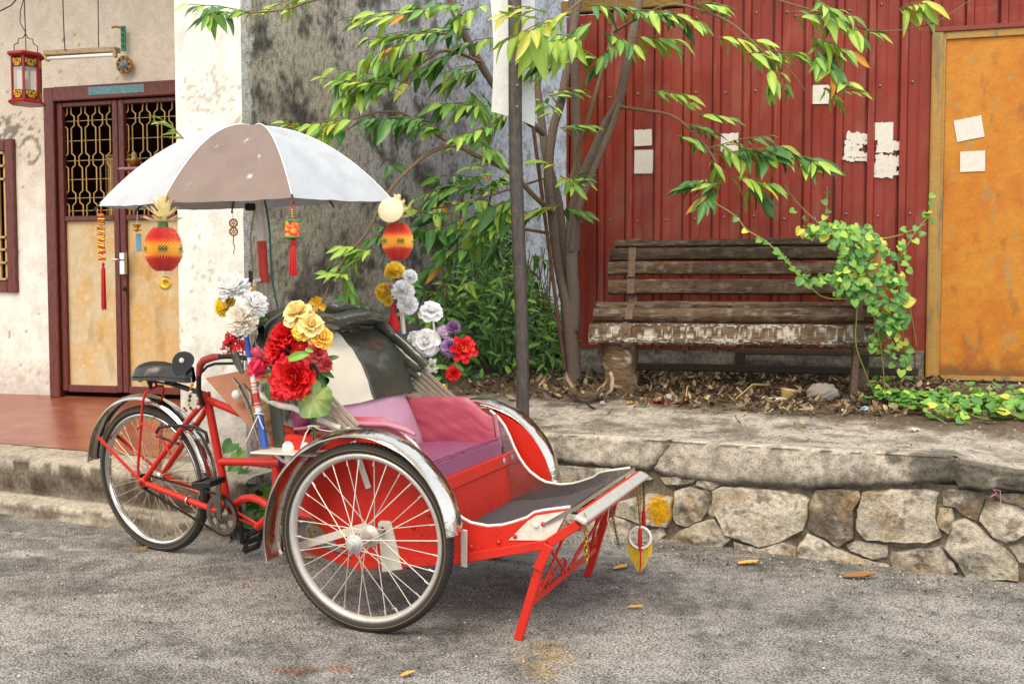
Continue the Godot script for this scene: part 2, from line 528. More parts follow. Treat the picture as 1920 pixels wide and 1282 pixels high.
# a wall face that is painted by cf in (x, y) of the given frame
func face(called: String, parent: Node, x0: float, x1: float, y0: float, y1: float, z: float, step: float, cf: Callable, m: Material, rough := 0.0) -> MeshInstance3D:
	var nx := maxi(2, int((x1 - x0) / step))
	var ny := maxi(2, int((y1 - y0) / step))
	return put(called, G.new().sheet(nx, ny, func(u, v): return Vector3(lerpf(x0, x1, u), lerpf(y0, y1, v), z + rough * nC.get_noise_2d(lerpf(x0, x1, u) * 6, lerpf(y0, y1, v) * 6)), cf), m, parent)

func build_shophouse() -> void:
	var h := thing("shophouse", "old cream shophouse with a five-foot way, red framed double door and mouldy party wall", "building", BF)
	var cream := lin(Color("dfd2c2"))
	var white := lin(Color("e6e3dc"))
	var grey := lin(Color("8d877d"))
	var dark := lin(Color("4f4a44"))
	var plaster := lin(Color("d9cfc2"))
	var zw := -1.51
	var ring := Vector2(-2.57, 2.18)
	var wall := func(p: Vector3) -> Color:
		var a := nC.get_noise_2d(p.x * 5, p.y * 5)
		var b := nC.get_noise_2d(p.x * 16 + 5, p.y * 16)
		var c := mix3(cream, lin(Color("efebe4")), sm(2.3, 1.4, p.y + .15 * a))
		c = mix3(c, lin(Color("c9baa6")), sm(.0, .5, a) * .3)
		# flaking band left of the door, below the lantern
		c = mix3(c, grey, sm(.12, .28, b + .5 * a - 3.0 * absf(p.y - 2.33) - sm(-2.75, -2.5, p.x) * .4 + .32))
		# ring-shaped scar
		var r := Vector2(p.x - ring.x, (p.y - ring.y) * .8)
		c = mix3(c, lin(Color("7b756b")), sm(.016, .006, absf(r.length() - .075) + .012 * b + (.03 if r.x < -.02 and r.y < .03 else 0.0)) * .9)
		c = mix3(c, lin(Color("776f65")), sm(.53, .6, nC.get_noise_2d(p.x * 14 + 60, p.y * 10)) * .8)
		c = mix3(c, lin(Color("8d8478")), sm(.32, .0, p.y - .42 + .2 * b) * .45)
		return c
	for r in [[-6.5, -4.3, .3, 4.8], [-4.3, -2.70, 2.265, 4.8], [-4.3, -2.70, .3, 1.16], [-2.70, -2.395, .3, 4.8], [-2.395, -1.22, 2.6, 4.8], [-1.22, -.2, .3, 4.8]]:
		face("front_wall", h, r[0], r[1], r[2], r[3], zw, .018, wall, M.plaster, .003)
	# pillar at the kerb, lime-washed and peeling
	var pil := func(p: Vector3) -> Color:
		var a := nC.get_noise_2d(p.x * 6 + 20, p.y * 4)
		var b := nC.get_noise_2d(p.x * 22, p.y * 22)
		var c := mix3(white, lin(Color("f2f0ea")), .5 + a)
		c = mix3(c, lin(Color("cfc8bd")), sm(.2, .5, nC.get_noise_2d(p.x * 8, p.y * 3.0 + 4)) * .5)
		c = mix3(c, lin(Color("b3a692")), sm(.36, .55, b + .6 * nA.get_noise_2d(p.x * 3 + 4, p.y * 2.4) - .12 + .2 * sm(.35, .1, absf(p.y - 2.1))) * .7)
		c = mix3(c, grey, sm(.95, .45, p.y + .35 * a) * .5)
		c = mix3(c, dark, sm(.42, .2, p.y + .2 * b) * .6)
		return c
	face("pillar", h, -.385, .0, .0, 4.8, .0, .014, pil, M.plaster, .002)
	put("pillar", G.new().sheet(20, 150, func(u, v): return Vector3(-.385, v * 4.8, -.42 + u * .42), func(p): return pil.call(Vector3(p.z - .1, p.y, 0))), M.plaster, h)
	# plinth blocks at the pillar's foot
	var pg := G.new()
	pg.box(Vector3(-.2, .20, .06), Vector3(.42, .18, .12), Basis(), .012)
	pg.box(Vector3(-.16, .07, .14), Vector3(.52, .2, .28), Basis(Vector3.UP, -.05), .015)
	put("plinth", pg, M.oldconcrete, h)
	# the long party wall: black mould over ochre lime wash, skylight painted into the far end as a paler, bluish tint
	var side := func(p: Vector3) -> Color:
		var t := -p.z
		var n1 = nC.get_noise_2d(t * .75 + 3, p.y * 1.5)
		var n2 = nC.get_noise_2d(t * 1.9, p.y * 3.4 + 30)
		var n3 = nC.get_noise_2d(t * 8 + 8, p.y * 16)
		var n4 = nC.get_noise_2d(t * 22 + 8, p.y * 44)
		var drip = nC.get_noise_2d(t * 6 + 70, p.y * .9)
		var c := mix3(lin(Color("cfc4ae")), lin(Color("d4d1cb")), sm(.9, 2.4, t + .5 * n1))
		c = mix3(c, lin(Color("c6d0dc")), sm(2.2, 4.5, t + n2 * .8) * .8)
		c = mix3(c, lin(Color("9d927e")), sm(-.1, .4, n2 + .5 * n3) * .55)
		var m := sm(.02, .5, n1 + .55 * n2 + .25 * drip + .25 * n3 + .25 * n4 - .06 + .20 * sm(.35, .05, t + .1 * n2))
		m = maxf(m, sm(.0, .28, n2 + .35 * drip + .3 * n4 + .16 - 1.3 * maxf(0.0, absf(t - 2.5) - .55)))
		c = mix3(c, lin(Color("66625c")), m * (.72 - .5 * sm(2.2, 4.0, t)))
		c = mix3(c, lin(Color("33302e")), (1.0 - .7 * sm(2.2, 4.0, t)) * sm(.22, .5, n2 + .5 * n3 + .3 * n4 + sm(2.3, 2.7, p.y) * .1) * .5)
		c = mix3(c, lin(Color("5a544a")), sm(.26, .40, n4 + .3 * n3) * .55)
		c = mix3(c, lin(Color("e0dcd4")), sm(.012, -.012, t - .075 - .10 * n3 - .05 * n1))
		c = mix3(c, lin(Color("dcdcd6")), sm(.0, .02, .05 - absf(t - 1.72 - .03 * n3)) * sm(.0, .03, .12 - absf(p.y - 1.95 - .05 * n2)))
		return c
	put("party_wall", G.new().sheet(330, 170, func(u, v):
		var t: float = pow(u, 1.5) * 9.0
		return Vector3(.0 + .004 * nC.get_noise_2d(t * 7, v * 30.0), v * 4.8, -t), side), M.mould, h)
	# what the picture does not show closes the house: ceiling, inner room, far walls
	var plain := G.new()
	plain.box(Vector3(-3.3, 4.86, -.85), Vector3(6.6, .12, 1.9))
	put("porch_ceiling", plain, M.plainwall, h)
	var room := G.new()
	room.box(Vector3(-3.3, 2.0, -5.2), Vector3(6.4, 4.0, .1)); room.box(Vector3(-6.45, 2.0, -3.4), Vector3(.1, 4.0, 3.5)); room.box(Vector3(-.32, 2.0, -3.4), Vector3(.24, 4.0, 3.5))
	room.box(Vector3(-3.3, 3.9, -3.4), Vector3(6.4, .1, 3.7)); room.box(Vector3(-3.3, .36, -3.4), Vector3(6.4, .06, 3.7))
	put("inner_room", room, M.innerwall, h)
	# door: frame, two leaves, each a plank panel below and a wavy iron grille above
	var fr := G.new()
	fr.box(Vector3(-2.356, 1.505, zw + .0), Vector3(.085, 2.2, .14), Basis(), .006)
	fr.box(Vector3(-1.262, 1.505, zw + .0), Vector3(.085, 2.2, .14), Basis(), .006)
	fr.box(Vector3(-1.81, 2.557, zw + .002), Vector3(1.012, .1, .136), Basis(), .006)
	put("door_frame", fr, M.redwood, h)
	for sd in [0, 1]:
		var x0: float = -2.31 if sd == 0 else -1.807
		var x1: float = -1.813 if sd == 0 else -1.306
		var d := Node3D.new(); d.name = "door"; h.add_child(d, true)
		var lf := G.new()
		for xx in [x0 + .022, x1 - .022]: lf.box(Vector3(xx, 1.475, zw + .02), Vector3(.044, 2.05, .04), Basis(), .004)
		for yy in [[2.485, .03], [1.682, .036], [.47, .05]]: lf.box(Vector3((x0 + x1) / 2, yy[0], zw + .02), Vector3(x1 - x0 - .09, yy[1], .036), Basis(), .004)
		put("leaf_frame", lf, M.redwood, d)
		var tone = sd * 1.0
		var pn := face("panel", d, x0 + .044, x1 - .044, .49, 1.668, zw + .012, .016, func(p):
			var a := nC.get_noise_2d(p.x * 4 + tone * 30, p.y * 3)
			var c := mix3(lin(Color("dac6a2")), lin(Color("dcb067")), clampf(.25 + tone * .35 + a, 0, 1))
			c = mix3(c, lin(Color("e4d6bd")), sm(.3, .5, nC.get_noise_2d(p.x * 18 + tone * 9, p.y * 12)) * .7)
			c = mix3(c, lin(Color("a5834f")), sm(.1, .5, nC.get_noise_2d(p.x * 7, p.y * 2 + 50)) * .45)
			return mix3(c, lin(Color("e2b05e")), sm(.9, .6, p.y) * .3 * tone), M.paintedwood, 0.0)
		for k in 4:
			var cx: float = -2.236 + .117 * k if sd == 0 else -1.735 + .117 * k
			for s in [-1, 1]:
				var pts := []
				pts.append(Vector3(cx + s * .016, 2.475, zw + .0))
				for yb in [2.375, 2.095, 1.83]:
					for e in [[.052, .016], [.03, .042], [-.03, .042], [-.052, .016]]: pts.append(Vector3(cx + s * e[1], yb + e[0], zw + .0))
				pts.append(Vector3(cx + s * .016, 1.70, zw + .0))
				put("grille_bar", G.new().tube(pts, .0055, 6), M.goldpaint, d)
		for yb in [2.375, 2.235, 2.095, 1.962, 1.83, 1.74]: put("grille_rod", G.new().tube([Vector3(x0 + .04, yb, zw - .006), Vector3(x1 - .04, yb, zw - .006)], .0028, 6), M.goldpaint, d)
		if sd == 1:
			var lk := G.new()
			lk.box(Vector3(-1.775, 1.36, zw + .055), Vector3(.045, .155, .03), Basis(), .004)
			put("lock_plate", lk, M.chrome, d)
			put("handle", G.new().tube([Vector3(-1.775, 1.388, zw + .07), Vector3(-1.775, 1.388, zw + .1), Vector3(-1.83, 1.386, zw + .102)], .007, 8), M.chrome, d)
			put("knob", G.new().ball(Vector3(-1.765, 1.185, zw + .06), Vector3(.016, .016, .02)), M.darkmetal, d)
	# barred window at the far left
	var wn := Node3D.new(); wn.name = "window"; h.add_child(wn, true)
	var wf := G.new()
	wf.box(Vector3(-2.735, 1.712, zw + .0), Vector3(.075, 1.11, .06), Basis(), .006)
	wf.box(Vector3(-3.53, 2.222, zw + .0), Vector3(1.51, .085, .056), Basis(), .006)
	wf.box(Vector3(-3.53, 1.203, zw + .0), Vector3(1.51, .085, .056), Basis(), .006)
	put("frame", wf, M.redwood, wn)
	for xb in [-2.787, -2.84, -3.1, -3.16, -3.42]: put("grille_bar", G.new().box(Vector3(xb, 1.712, zw + .01), Vector3(.016, .93, .016)), M.goldpaint, wn)
	for yb in [2.168, 2.075, 1.98, 1.56, 1.47, 1.375, 1.255]: put("grille_bar", G.new().box(Vector3(-3.35, yb, zw + .027), Vector3(1.14, .016, .014)), M.goldpaint, wn)

func build_shed() -> void:
	var h := thing("metal_shed", "shed of ribbed red metal sheeting on a concrete base with an orange door", "shed", SF)
	var p := .181
	var prof := [[.0, .0], [.001, -.022], [.012, -.022], [.015, .030], [.020, .0315], [.034, .0315], [.050, .030], [.062, .0], [.108, .0], [.112, .003], [.120, .003], [.124, .0], [.181, .0]]
	var red := lin(Color("983928"))
	var cf := func(q: Vector3) -> Color:
		var c := mix3(red, lin(Color("842e1f")), .5 + nC.get_noise_2d(q.x * 4, q.y * .8))
		c = mix3(c, lin(Color("a65a46")), sm(.15, .5, nC.get_noise_2d(q.x * 9 + 20, q.y * 1.6)) * .45)
		return mix3(c, lin(Color("8f6a58")), sm(.35, .5, nC.get_noise_2d(q.x * 30, q.y * 18)) * .5)
	var sheet_at := func(x0: float, ribs: int, y0: float, y1: float, z: float) -> void:
		var path := []
		for r in ribs:
			for e in prof: 
				if path.size() and e[0] == 0.0: continue
				path.append(Vector2(x0 + r * p + e[0], z + e[1]))
		var n := path.size() - 1
		var g := G.new().sheet(n, 24, func(u, v):
			var q: Vector2 = path[roundi(u * n)]
			return Vector3(q.x, lerpf(y0, y1, v), q.y + .006 * nA.get_noise_2d(q.x * 1.7, v * 6.0)), cf, false)
		put("panel", g, M.redmetal, h)
	for k in 3: sheet_at.call(.382 + k * p * 4, 4, .80, 2.93 if k == 0 else 3.4, .0)
	sheet_at.call(.382 + 12 * p, 0 + 1, .80, 3.4, .002)
	for k in 2: sheet_at.call(2.545 + k * p * 4, 4, 2.70, 3.6, .012)
	put("flashing", G.new().box(Vector3(3.25, 2.69, .02), Vector3(1.4, .03, .05), Basis(), .004), M.redmetal2, h)
	put("flashing", G.new().box(Vector3(.376, 1.86, -.03), Vector3(.02, 2.12, .09), Basis(), .004), M.redmetal2, h)
	var side := G.new()
	side.box(Vector3(.39, 1.9, -1.7), Vector3(.02, 2.2, 3.2))
	side.box(Vector3(2.2, 1.9, -3.3), Vector3(3.6, 3.0, .03))
	put("side_sheet", side, M.redmetal2, h)
	put("roof", G.new().box(Vector3(2.3, 3.45, -1.6), Vector3(4.2, .04, 3.6), Basis(Vector3.RIGHT, .06)), M.redmetal2, h)
	put("beam", G.new().box(Vector3(.72, 2.985, -.02), Vector3(.78, .08, .07), Basis(Vector3.BACK, -.0), .006), M.yellowwood, h)
	for x in [.55, .95]: put("rafter", G.new().box(Vector3(x, 3.16, -.05), Vector3(.06, .26, .05)), M.darkwood, h)
	# screws in rows
	var sg := G.new()
	for y in [.86, 1.62, 2.4, 2.86]:
		for r in 12: sg.ball(Vector3(.382 + r * p + .083, y + rf(-.015, .015), .003), Vector3(.0085, .0085, .006), 7, 4)
	put("screws", sg, M.screw, h).set_meta("kind", "stuff")
	var base := func(q: Vector3) -> Color: return mix3(mix3(lin(Color("a9a498")), lin(Color("77726a")), .5 + nC.get_noise_2d(q.x * 4, q.y * 8)), lin(Color("554e45")), sm(.72, .58, q.y + .06 * nC.get_noise_2d(q.x * 12, 3.0)) * .7)
	face("concrete_base", h, .36, 2.5, .3, .815, -.012, .02, base, M.concrete, .004)
	put("concrete_base", G.new().box(Vector3(2.525, .56, -.03), Vector3(.05, .5, .08), Basis(), .004), M.oldconcrete, h)
	# the orange door: rust-toned paint over sheet steel in a worn timber frame
	var d := Node3D.new(); d.name = "door"; h.add_child(d, true)
	var op := func(q: Vector3) -> Color:
		var a := nC.get_noise_2d(q.x * 2.2 + 4, q.y * 1.6)
		var b := nC.get_noise_2d(q.x * 9, q.y * 9)
		var c := mix3(lin(Color("c87a0e")), lin(Color("cc8a22")), .5 + a + .4 * b)
		c = mix3(c, lin(Color("c06c08")), sm(.0, .5, nC.get_noise_2d(q.x * 3 + 40, q.y * 2.4) + .3 * b) * .7)
		c = mix3(c, lin(Color("7c4520")), sm(.18, .45, nC.get_noise_2d(q.x * 8 + 9, q.y * 3.5) - .15 + sm(1.2, .7, q.y) * .3) * .4)
		c = mix3(c, lin(Color("a58f5c")), sm(.3, .5, nC.get_noise_2d(q.x * 10 + 70, q.y * 4)) * .55)
		return mix3(c, lin(Color("5d3c1c")), sm(.05, .0, q.y - .70 + .03 * b) * .7)
	face("panel", d, 2.635, 3.7, .66, 2.64, .02, .014, op, M.paintmetal, .0015)
	var fp := func(q: Vector3) -> Color: return mix3(mix3(lin(Color("b98632")), lin(Color("a98f56")), .5 + 1.2 * nC.get_noise_2d(q.x * 20, q.y * 2.0)), lin(Color("6f6a58")), sm(.1, .45, nC.get_noise_2d(q.x * 9 + 30, q.y * 1.8)) * .7)
	var jb := G.new()
	jb.sheet(8, 120, func(u, v): return Vector3(lerpf(2.556, 2.632, u), lerpf(.60, 2.675, v), .036 - .012 * sm(.7, .85, u) + .006 * sm(.0, .1, u)), fp, false)
	jb.sheet(2, 60, func(u, v): return Vector3(2.556, lerpf(.60, 2.675, v), -.06 + u * .096), fp, false)
	jb.sheet(60, 4, func(u, v): return Vector3(lerpf(2.632, 3.7, u), lerpf(2.635, 2.675, v), .034), fp, false)
	jb.sheet(60, 2, func(u, v): return Vector3(lerpf(2.64, 3.7, u), lerpf(.645, .672, v), .032), fp, false)
	put("frame", jb, M.paintmetal, d)
	put("sill", G.new().box(Vector3(3.2, .60, .03), Vector3(1.25, .05, .12), Basis(), .006), M.oldconcrete, h)
	# behind the alley: a distant pale wall closes the view
	# torn and scraped-off bills
	var bills := [[.806, 2.191, .918, 2.086, 1, "torn white bill on the red sheeting, upper of the pair behind the tree"], [.807, 2.06, .926, 1.912, 0, "plain white bill on the red sheeting, lower of the pair behind the tree"],
		[1.345, 2.147, 1.452, 2.033, 1, "white bill on the red sheeting half hidden by hanging leaves above the bench"], [1.888, 2.411, 1.985, 2.298, 0, "highest white bill on the red sheeting, partly under a leaf sprig"],
		[2.072, 2.108, 2.17, 1.954, 2, "scraped slanting remains of a bill left of the stacked pair beside the orange door"], [2.247, 2.174, 2.352, 2.068, 1, "torn white bill on the red sheeting, upper of the pair nearest the orange door"],
		[2.247, 2.047, 2.352, 1.843, 2, "scraped white bill on the red sheeting, lower of the pair nearest the orange door"], [2.692, 2.176, 2.842, 2.05, 3, "tilted white bill stuck high on the orange door"], [2.722, 1.983, 2.857, 1.864, 0, "squarer white bill stuck on the orange door below the tilted one"]]
	for b in bills:
		var c := Vector3((b[0] + b[2]) / 2, (b[1] + b[3]) / 2, .0085 if b[0] < 2.5 else .024)
		var w: float = (b[2] - b[0]) / 2
		var hh: float = (b[1] - b[3]) / 2
		var g := G.new()
		var k := int(b[0] * 1000)
		if b[4] != 2:
			var poly := []
			var cor := [Vector2(-w, -hh), Vector2(w, -hh), Vector2(w, hh), Vector2(-w, hh)]
			for sd in 4:
				for j in 16:
					var q: Vector2 = cor[sd].lerp(cor[(sd + 1) % 4], j / 16.0)
					var jag := .0012 if sd != 2 or b[4] != 1 else .011
					var nn := nC.get_noise_2d(j * .55 + k, sd * 7.0)
					q += Vector2(nn * (.0012 if sd % 2 == 0 else jag), (nn - .3 * float(jag > .005)) * (jag if sd % 2 == 0 else .0012))
					poly.append(q)
			g.prism(poly, Transform3D(Basis(), Vector3(0, 0, .0012)), .0008)
			solo("paper_bill", g, M.paper, b[5], "paper bill", SF * Transform3D(Basis(Vector3.BACK, [.0, .0, -.12, .17][b[4]] if b[4] >= 2 else rf(-.03, .03)), c), "bills pasted on the shed")
			continue
		# what the scraper left: ragged strips
		var y := -hh
		var zi := .0012
		while y < hh:
			var th := rf(.022, .046)
			var x := -w * rf(.75, 1.0)
			while x < w * .7:
				var ln := rf(.03, .12)
				var sl := rf(-.10, .16)
				zi += .00012
				var poly := []
				for j in 9: poly.append(Vector2(x + ln * j / 8.0, y + sl * ln * j / 8.0 + rf(-.005, .005)))
				for j in 9: poly.append(Vector2(x + ln * (1 - j / 8.0) + rf(-.006, .006) * float(j in [0, 8]), y + sl * ln * (1 - j / 8.0) + th * rf(.55, 1.1)))
				g.prism(poly, Transform3D(Basis(), Vector3(0, 0, zi)), .0006)
				x += ln * rf(.7, 1.12)
			y += th * rf(.5, .85)
		solo("paper_bill", g, M.paper, b[5], "paper bill", SF * Transform3D(Basis(Vector3.BACK, [.0, .0, -.12, .17][b[4]] if b[4] >= 2 else rf(-.03, .03)), c), "bills pasted on the shed")

# ---------------------------------------------------------------- the trishaw
var CF: Transform3D      # passenger carriage: x forwards, z towards the kerb-less side (near the camera)
var YF: Transform3D      # rear bicycle, leaning a little
func sub(parent: Node, called: String, xf := Transform3D()) -> Node3D:
	var o := Node3D.new()
	o.name = called
	o.transform = xf
	parent.add_child(o, true)
	return o
func spiral(c: Vector3, ax: Vector3, ay: Vector3, r0: float, r1: float, a0: float, turns: float, n := 26) -> Array:
	var p := []
	for i in n + 1:
		var t := float(i) / n
		var a := a0 + turns * TAU * t
		p.append(c + (ax * cos(a) + ay * sin(a)) * lerpf(r0, r1, t))
	return p
func wheel(parent: Node, called: String, r: float, xf: Transform3D, rim: Material, spoke: Material, z_out: float, z_in: float, hub_r: float, nsp: int) -> void:
	var w := sub(parent, called, xf)
	var turn := Transform3D(Basis(Vector3.RIGHT, PI / 2), Vector3.ZERO)
	var tr := .021
	var prof := []
	for i in 15:
		var a := deg_to_rad(-140.0 + 280.0 * i / 14)
		var bump := 1.0
		prof.append(Vector2(r - tr + tr * cos(a) * bump, tr * sin(a)))
	put("tyre", G.new().lathe(prof, turn, 72), M.rubber, w)
	# moulded tread blocks
	var tg := G.new()
	for k in 110:
		var a := TAU * k / 110
		for s in [-1, 1]:
			var b := Basis(Vector3.BACK, a)
			tg.box(b * Vector3(r - .0016, 0, s * .0065), Vector3(.004, .011, .009), b * Basis(Vector3.RIGHT, .3 * s))
	put("tread", tg, M.rubber, w).set_meta("kind", "stuff")
	for s in [-1, 1]:
		put("wall_line", G.new().lathe([Vector2(r - .0215, s * .0212), Vector2(r - .0195, s * .0214)], turn, 72), M.brownline, w)
	var rp := [Vector2(r - .034, -.015), Vector2(r - .031, -.017), Vector2(r - .046, -.0165), Vector2(r - .05, -.012), Vector2(r - .054, -.006), Vector2(r - .056, 0), Vector2(r - .054, .006), Vector2(r - .05, .012), Vector2(r - .046, .0165), Vector2(r - .031, .017), Vector2(r - .034, .015)]
	put("rim", G.new().lathe(rp, turn, 72), rim, w)
	var hg := G.new()
	hg.lathe([Vector2(.001, z_out + .032), Vector2(.009, z_out + .032), Vector2(.009, z_out + .022), Vector2(.014, z_out + .021), Vector2(.015, z_out + .016), Vector2(hub_r * .7, z_out + .012), Vector2(hub_r * .8, z_out + .006), Vector2(hub_r, z_out + .003), Vector2(hub_r, z_out - .002), Vector2(hub_r * .72, z_out - .006), Vector2(hub_r * .6, z_out - .02), Vector2(hub_r * .62, z_in + .02), Vector2(hub_r * .8, z_in + .012), Vector2(hub_r * 1.15, z_in + .004), Vector2(hub_r * 1.15, z_in - .004), Vector2(hub_r * .8, z_in - .012), Vector2(.014, z_in - .02), Vector2(.012, z_in - .07)], Transform3D(Basis(Vector3.RIGHT, PI / 2), Vector3.ZERO), 40, false)
	put("hub", hg, rim, w)
	var sg := G.new()
	for k in nsp:
		var a := TAU * (k + .3) / nsp
		var near := k % 2 == 0
		var da := (.42 if (k / 2) % 2 == 0 else -.42)
		var zz := z_out if near else z_in
		var rr := hub_r * (.95 if near else 1.1)
		sg.tube([Vector3(cos(a + da) * rr, sin(a + da) * rr, zz), Vector3(cos(a) * (r - .052), sin(a) * (r - .052), .004 if near else -.004)], .0019, 5)
		sg.tube([Vector3(cos(a) * (r - .075), sin(a) * (r - .075), (zz * .08)), Vector3(cos(a) * (r - .052), sin(a) * (r - .052), .004 if near else -.004)], .0028, 5)
	put("spokes", sg, spoke, w).set_meta("kind", "stuff")
func fender(g: G, c: Vector3, r0: float, r1: float, a0: float, a1: float, w: float, crown: float, n := 44) -> G:
	var path := func(u: float, v: float, off: float) -> Vector3:
		var a := deg_to_rad(lerpf(a0, a1, u))
		var r: float = lerpf(r0, r1, u)
		var s := v * 2 - 1
		var rr := r - crown * (1.0 - sqrt(maxf(0.0, 1.0 - .92 * s * s))) - off
		rr += .0022 * nC.get_noise_2d(u * 14 + r0 * 90, v * 4)
		return c + Vector3(cos(a) * rr, sin(a) * rr, s * w * .5)
	g.sheet(n, 12, func(u, v): return path.call(u, v, 0.0))
	g.sheet(n, 12, func(u, v): return path.call(u, 1.0 - v, .003))
	var e1 := []
	var e2 := []
	for i in n + 1:
		e1.append(path.call(float(i) / n, 0.0, .0015)); e2.append(path.call(float(i) / n, 1.0, .0015))
	g.tube(e1, .0035, 6); g.tube(e2, .0035, 6)
	var e3 := []
	for i in 13: e3.append(path.call(1.0, i / 12.0, .0015))
	g.tube(e3, .003, 6)
	return g
# stuffed vinyl: a box whose faces swell and whose edges are soft; corners given by f(u, v, w)
func pillow(g: G, f: Callable, nu: int, nv: int, swell: float, sd: int, wr := .004) -> G:
	for side in [1.0, 0.0]:
		g.sheet(nu, nv, func(u, v):
			var uu: float = u if side > .5 else 1.0 - u
			var e := pow(clampf(4.0 * uu * (1 - uu), 0, 1), .35) * pow(clampf(4.0 * v * (1 - v), 0, 1), .35)
			var a: Vector3 = f.call(uu, v, .5)
			var b: Vector3 = f.call(uu, v, side)
			var n := (b - a)
			return a + n * (.12 + .88 * e) + n.normalized() * (swell * e + wr * e * nC.get_noise_3d(uu * 3 + sd, v * 3, side) + wr * .55 * e * absf(nB.get_noise_2d((uu * .7 + v) * 5 + sd, (uu - v * .6) * 1.3))))
	return g
const SIDE := [[.084, .663], [.12, .637], [.149, .603], [.172, .56], [.192, .515], [.218, .469], [.24, .44], [.263, .416], [.306, .388], [.336, .376], [.398, .370], [.45, .378], [.487, .39], [.54, .411], [.565, .430], [.60, .440], [.69, .458]]
func build_trishaw() -> void:
	var t := thing("trishaw", "red pedal trishaw with pink seat, folded dark green hood and chrome mudguards", "trishaw", CF)
	var wy := .328
	for s in [1, -1]:
		wheel(t, "front_wheel", .328, Transform3D(Basis(Vector3.RIGHT, .035 * s) * Basis(Vector3.UP, 0.0 if s > 0 else PI), Vector3(0, wy, .525 * s)), M.whitemetal, M.spoke, .075, -.03, .033, 32)
		var fg := G.new()
		fender(fg, Vector3(0, wy, .515 * s), .352, .405, 7, 196, .115, .03)
		put("mudguard", fg, M.chromeworn, t)
	# side boards
	var outline := [Vector2(-.345, .40), Vector2(-.335, .55), Vector2(-.30, .655)]
	for e in SIDE: outline.append(Vector2(e[0], e[1]))
	outline.append_array([Vector2(.634, .352), Vector2(.60, .338), Vector2(.278, .262), Vector2(-.10, .195), Vector2(-.20, .27)])
	for s in [1, -1]:
		put("side_board", G.new().prism(outline, Transform3D(Basis(), Vector3(0, 0, .40 if s > 0 else -.388)), .012), M.redboard, t)
		var lin_poly := []
		for q in outline:
			lin_poly.append(q + Vector2(0, .003))
		put("side_lining", G.new().prism(lin_poly, Transform3D(Basis(), Vector3(0, 0, .386 if s > 0 else -.381)), .005), M.tin, t)
		var tr := []
		for e in SIDE: tr.append(Vector3(e[0], e[1] + .004, .393 * s))
		put("edge_trim", G.new().tube(tr, .0062, 8), M.aluwhite, t)
		put("corner_plate", G.new().prism([Vector2(.476, .335), Vector2(.545, .406), Vector2(.572, .425), Vector2(.686, .452), Vector2(.636, .358), Vector2(.60, .345)], Transform3D(Basis(), Vector3(0, 0, .4035 if s > 0 else -.4005)), .003), M.whitepaint, t)
		# chassis rail, bent up to the front bar
		var rail := [Vector3(-.36, .235, .37 * s), Vector3(-.10, .190, .385 * s), Vector3(.278, .250, .402 * s), Vector3(.614, .334, .402 * s), Vector3(.712, .404, .402 * s)]
		var rg := G.new()
		for i in rail.size() - 1: rg.bar(rail[i], rail[i + 1] + (rail[i + 1] - rail[i]).normalized() * .012, .026, .032, Vector3.UP, .003)
		put("chassis_rail", rg, M.redpaint, t)
		var lg := G.new().bar(Vector3(.610, .330, .403 * s), Vector3(.510, .0, .403 * s), .020, .030, Vector3.RIGHT, .003)
		lg.bar(Vector3(.625, .335, .420 * s), Vector3(.585, .25, .420 * s), .008, .034, Vector3.RIGHT, .002)
		put("leg", lg, M.redpaint, t)
		put("mudguard_stay", G.new().bar(Vector3(.345, .375, .475 * s), Vector3(.322, .235, .424 * s), .005, .022, Vector3.RIGHT, .001), M.whitepaint, t)
		# bolts
		var bg := G.new()
		for b in [[.34, .30], [.44, .325], [.29, .345], [-.02, .32], [.18, .40], [.12, .35], [.50, .35], [.60, .40], [.59, .325]]: bg.lathe([Vector2(.008, .0), Vector2(.008, .0012), Vector2(.0042, .002), Vector2(.004, .0045), Vector2(.001, .005)], Transform3D(Basis(Vector3.RIGHT, PI / 2 * s), Vector3(b[0], b[1], .406 * s)), 10)
		put("bolts", bg, M.redpaint, t).set_meta("kind", "stuff")
	put("reflector", G.new().ball(Vector3(.575, .395, .408), Vector3(.010, .010, .006)), M.pearl, t)
	# plates and stays behind the near wheel
	put("axle_plate", G.new().prism([Vector2(-.016, .352), Vector2(-.006, .362), Vector2(.03, .364), Vector2(.037, .355), Vector2(.078, .198), Vector2(.0, .180)], Transform3D(Basis(), Vector3(0, 0, .408)), .006), M.whitepaint, t)
	put("wheel_stay", G.new().bar(Vector3(-.335, .245, .45), Vector3(-.04, .348, .44), .006, .028, Vector3.UP, .001), M.whitepaint, t)
	put("wheel_stay", G.new().bar(Vector3(-.107, .64, .42), Vector3(-.05, .475, .412), .006, .022, Vector3.RIGHT, .001), M.whitepaint, t)
	put("axle", G.new().tube([Vector3(0, wy, -.5), Vector3(0, wy, .5)], .014, 10), M.darkmetal, t)
	# floor, mat, front lip
	var fl := [Vector2(.168, .290), Vector2(.30, .306), Vector2(.45, .338), Vector2(.60, .398)]
	var flg := G.new()
	for i in 3: flg.bar(Vector3(fl[i].x, fl[i].y - .012, 0), Vector3(fl[i + 1].x, fl[i + 1].y - .012, 0), .77, .01)
	put("floor_board", flg, M.redboard, t)
	var matp := func(u: float, v: float) -> Vector3:
		var k := u * 3.0
		var i := mini(int(k), 2)
		var q = fl[i].lerp(fl[i + 1], k - i)
		return Vector3(q.x, q.y + .0, lerpf(-.378, .378, v))
	var mg := G.new().sheet(24, 4, matp)
	put("floor_mat", mg, M.mat, t)
	var dg := G.new()
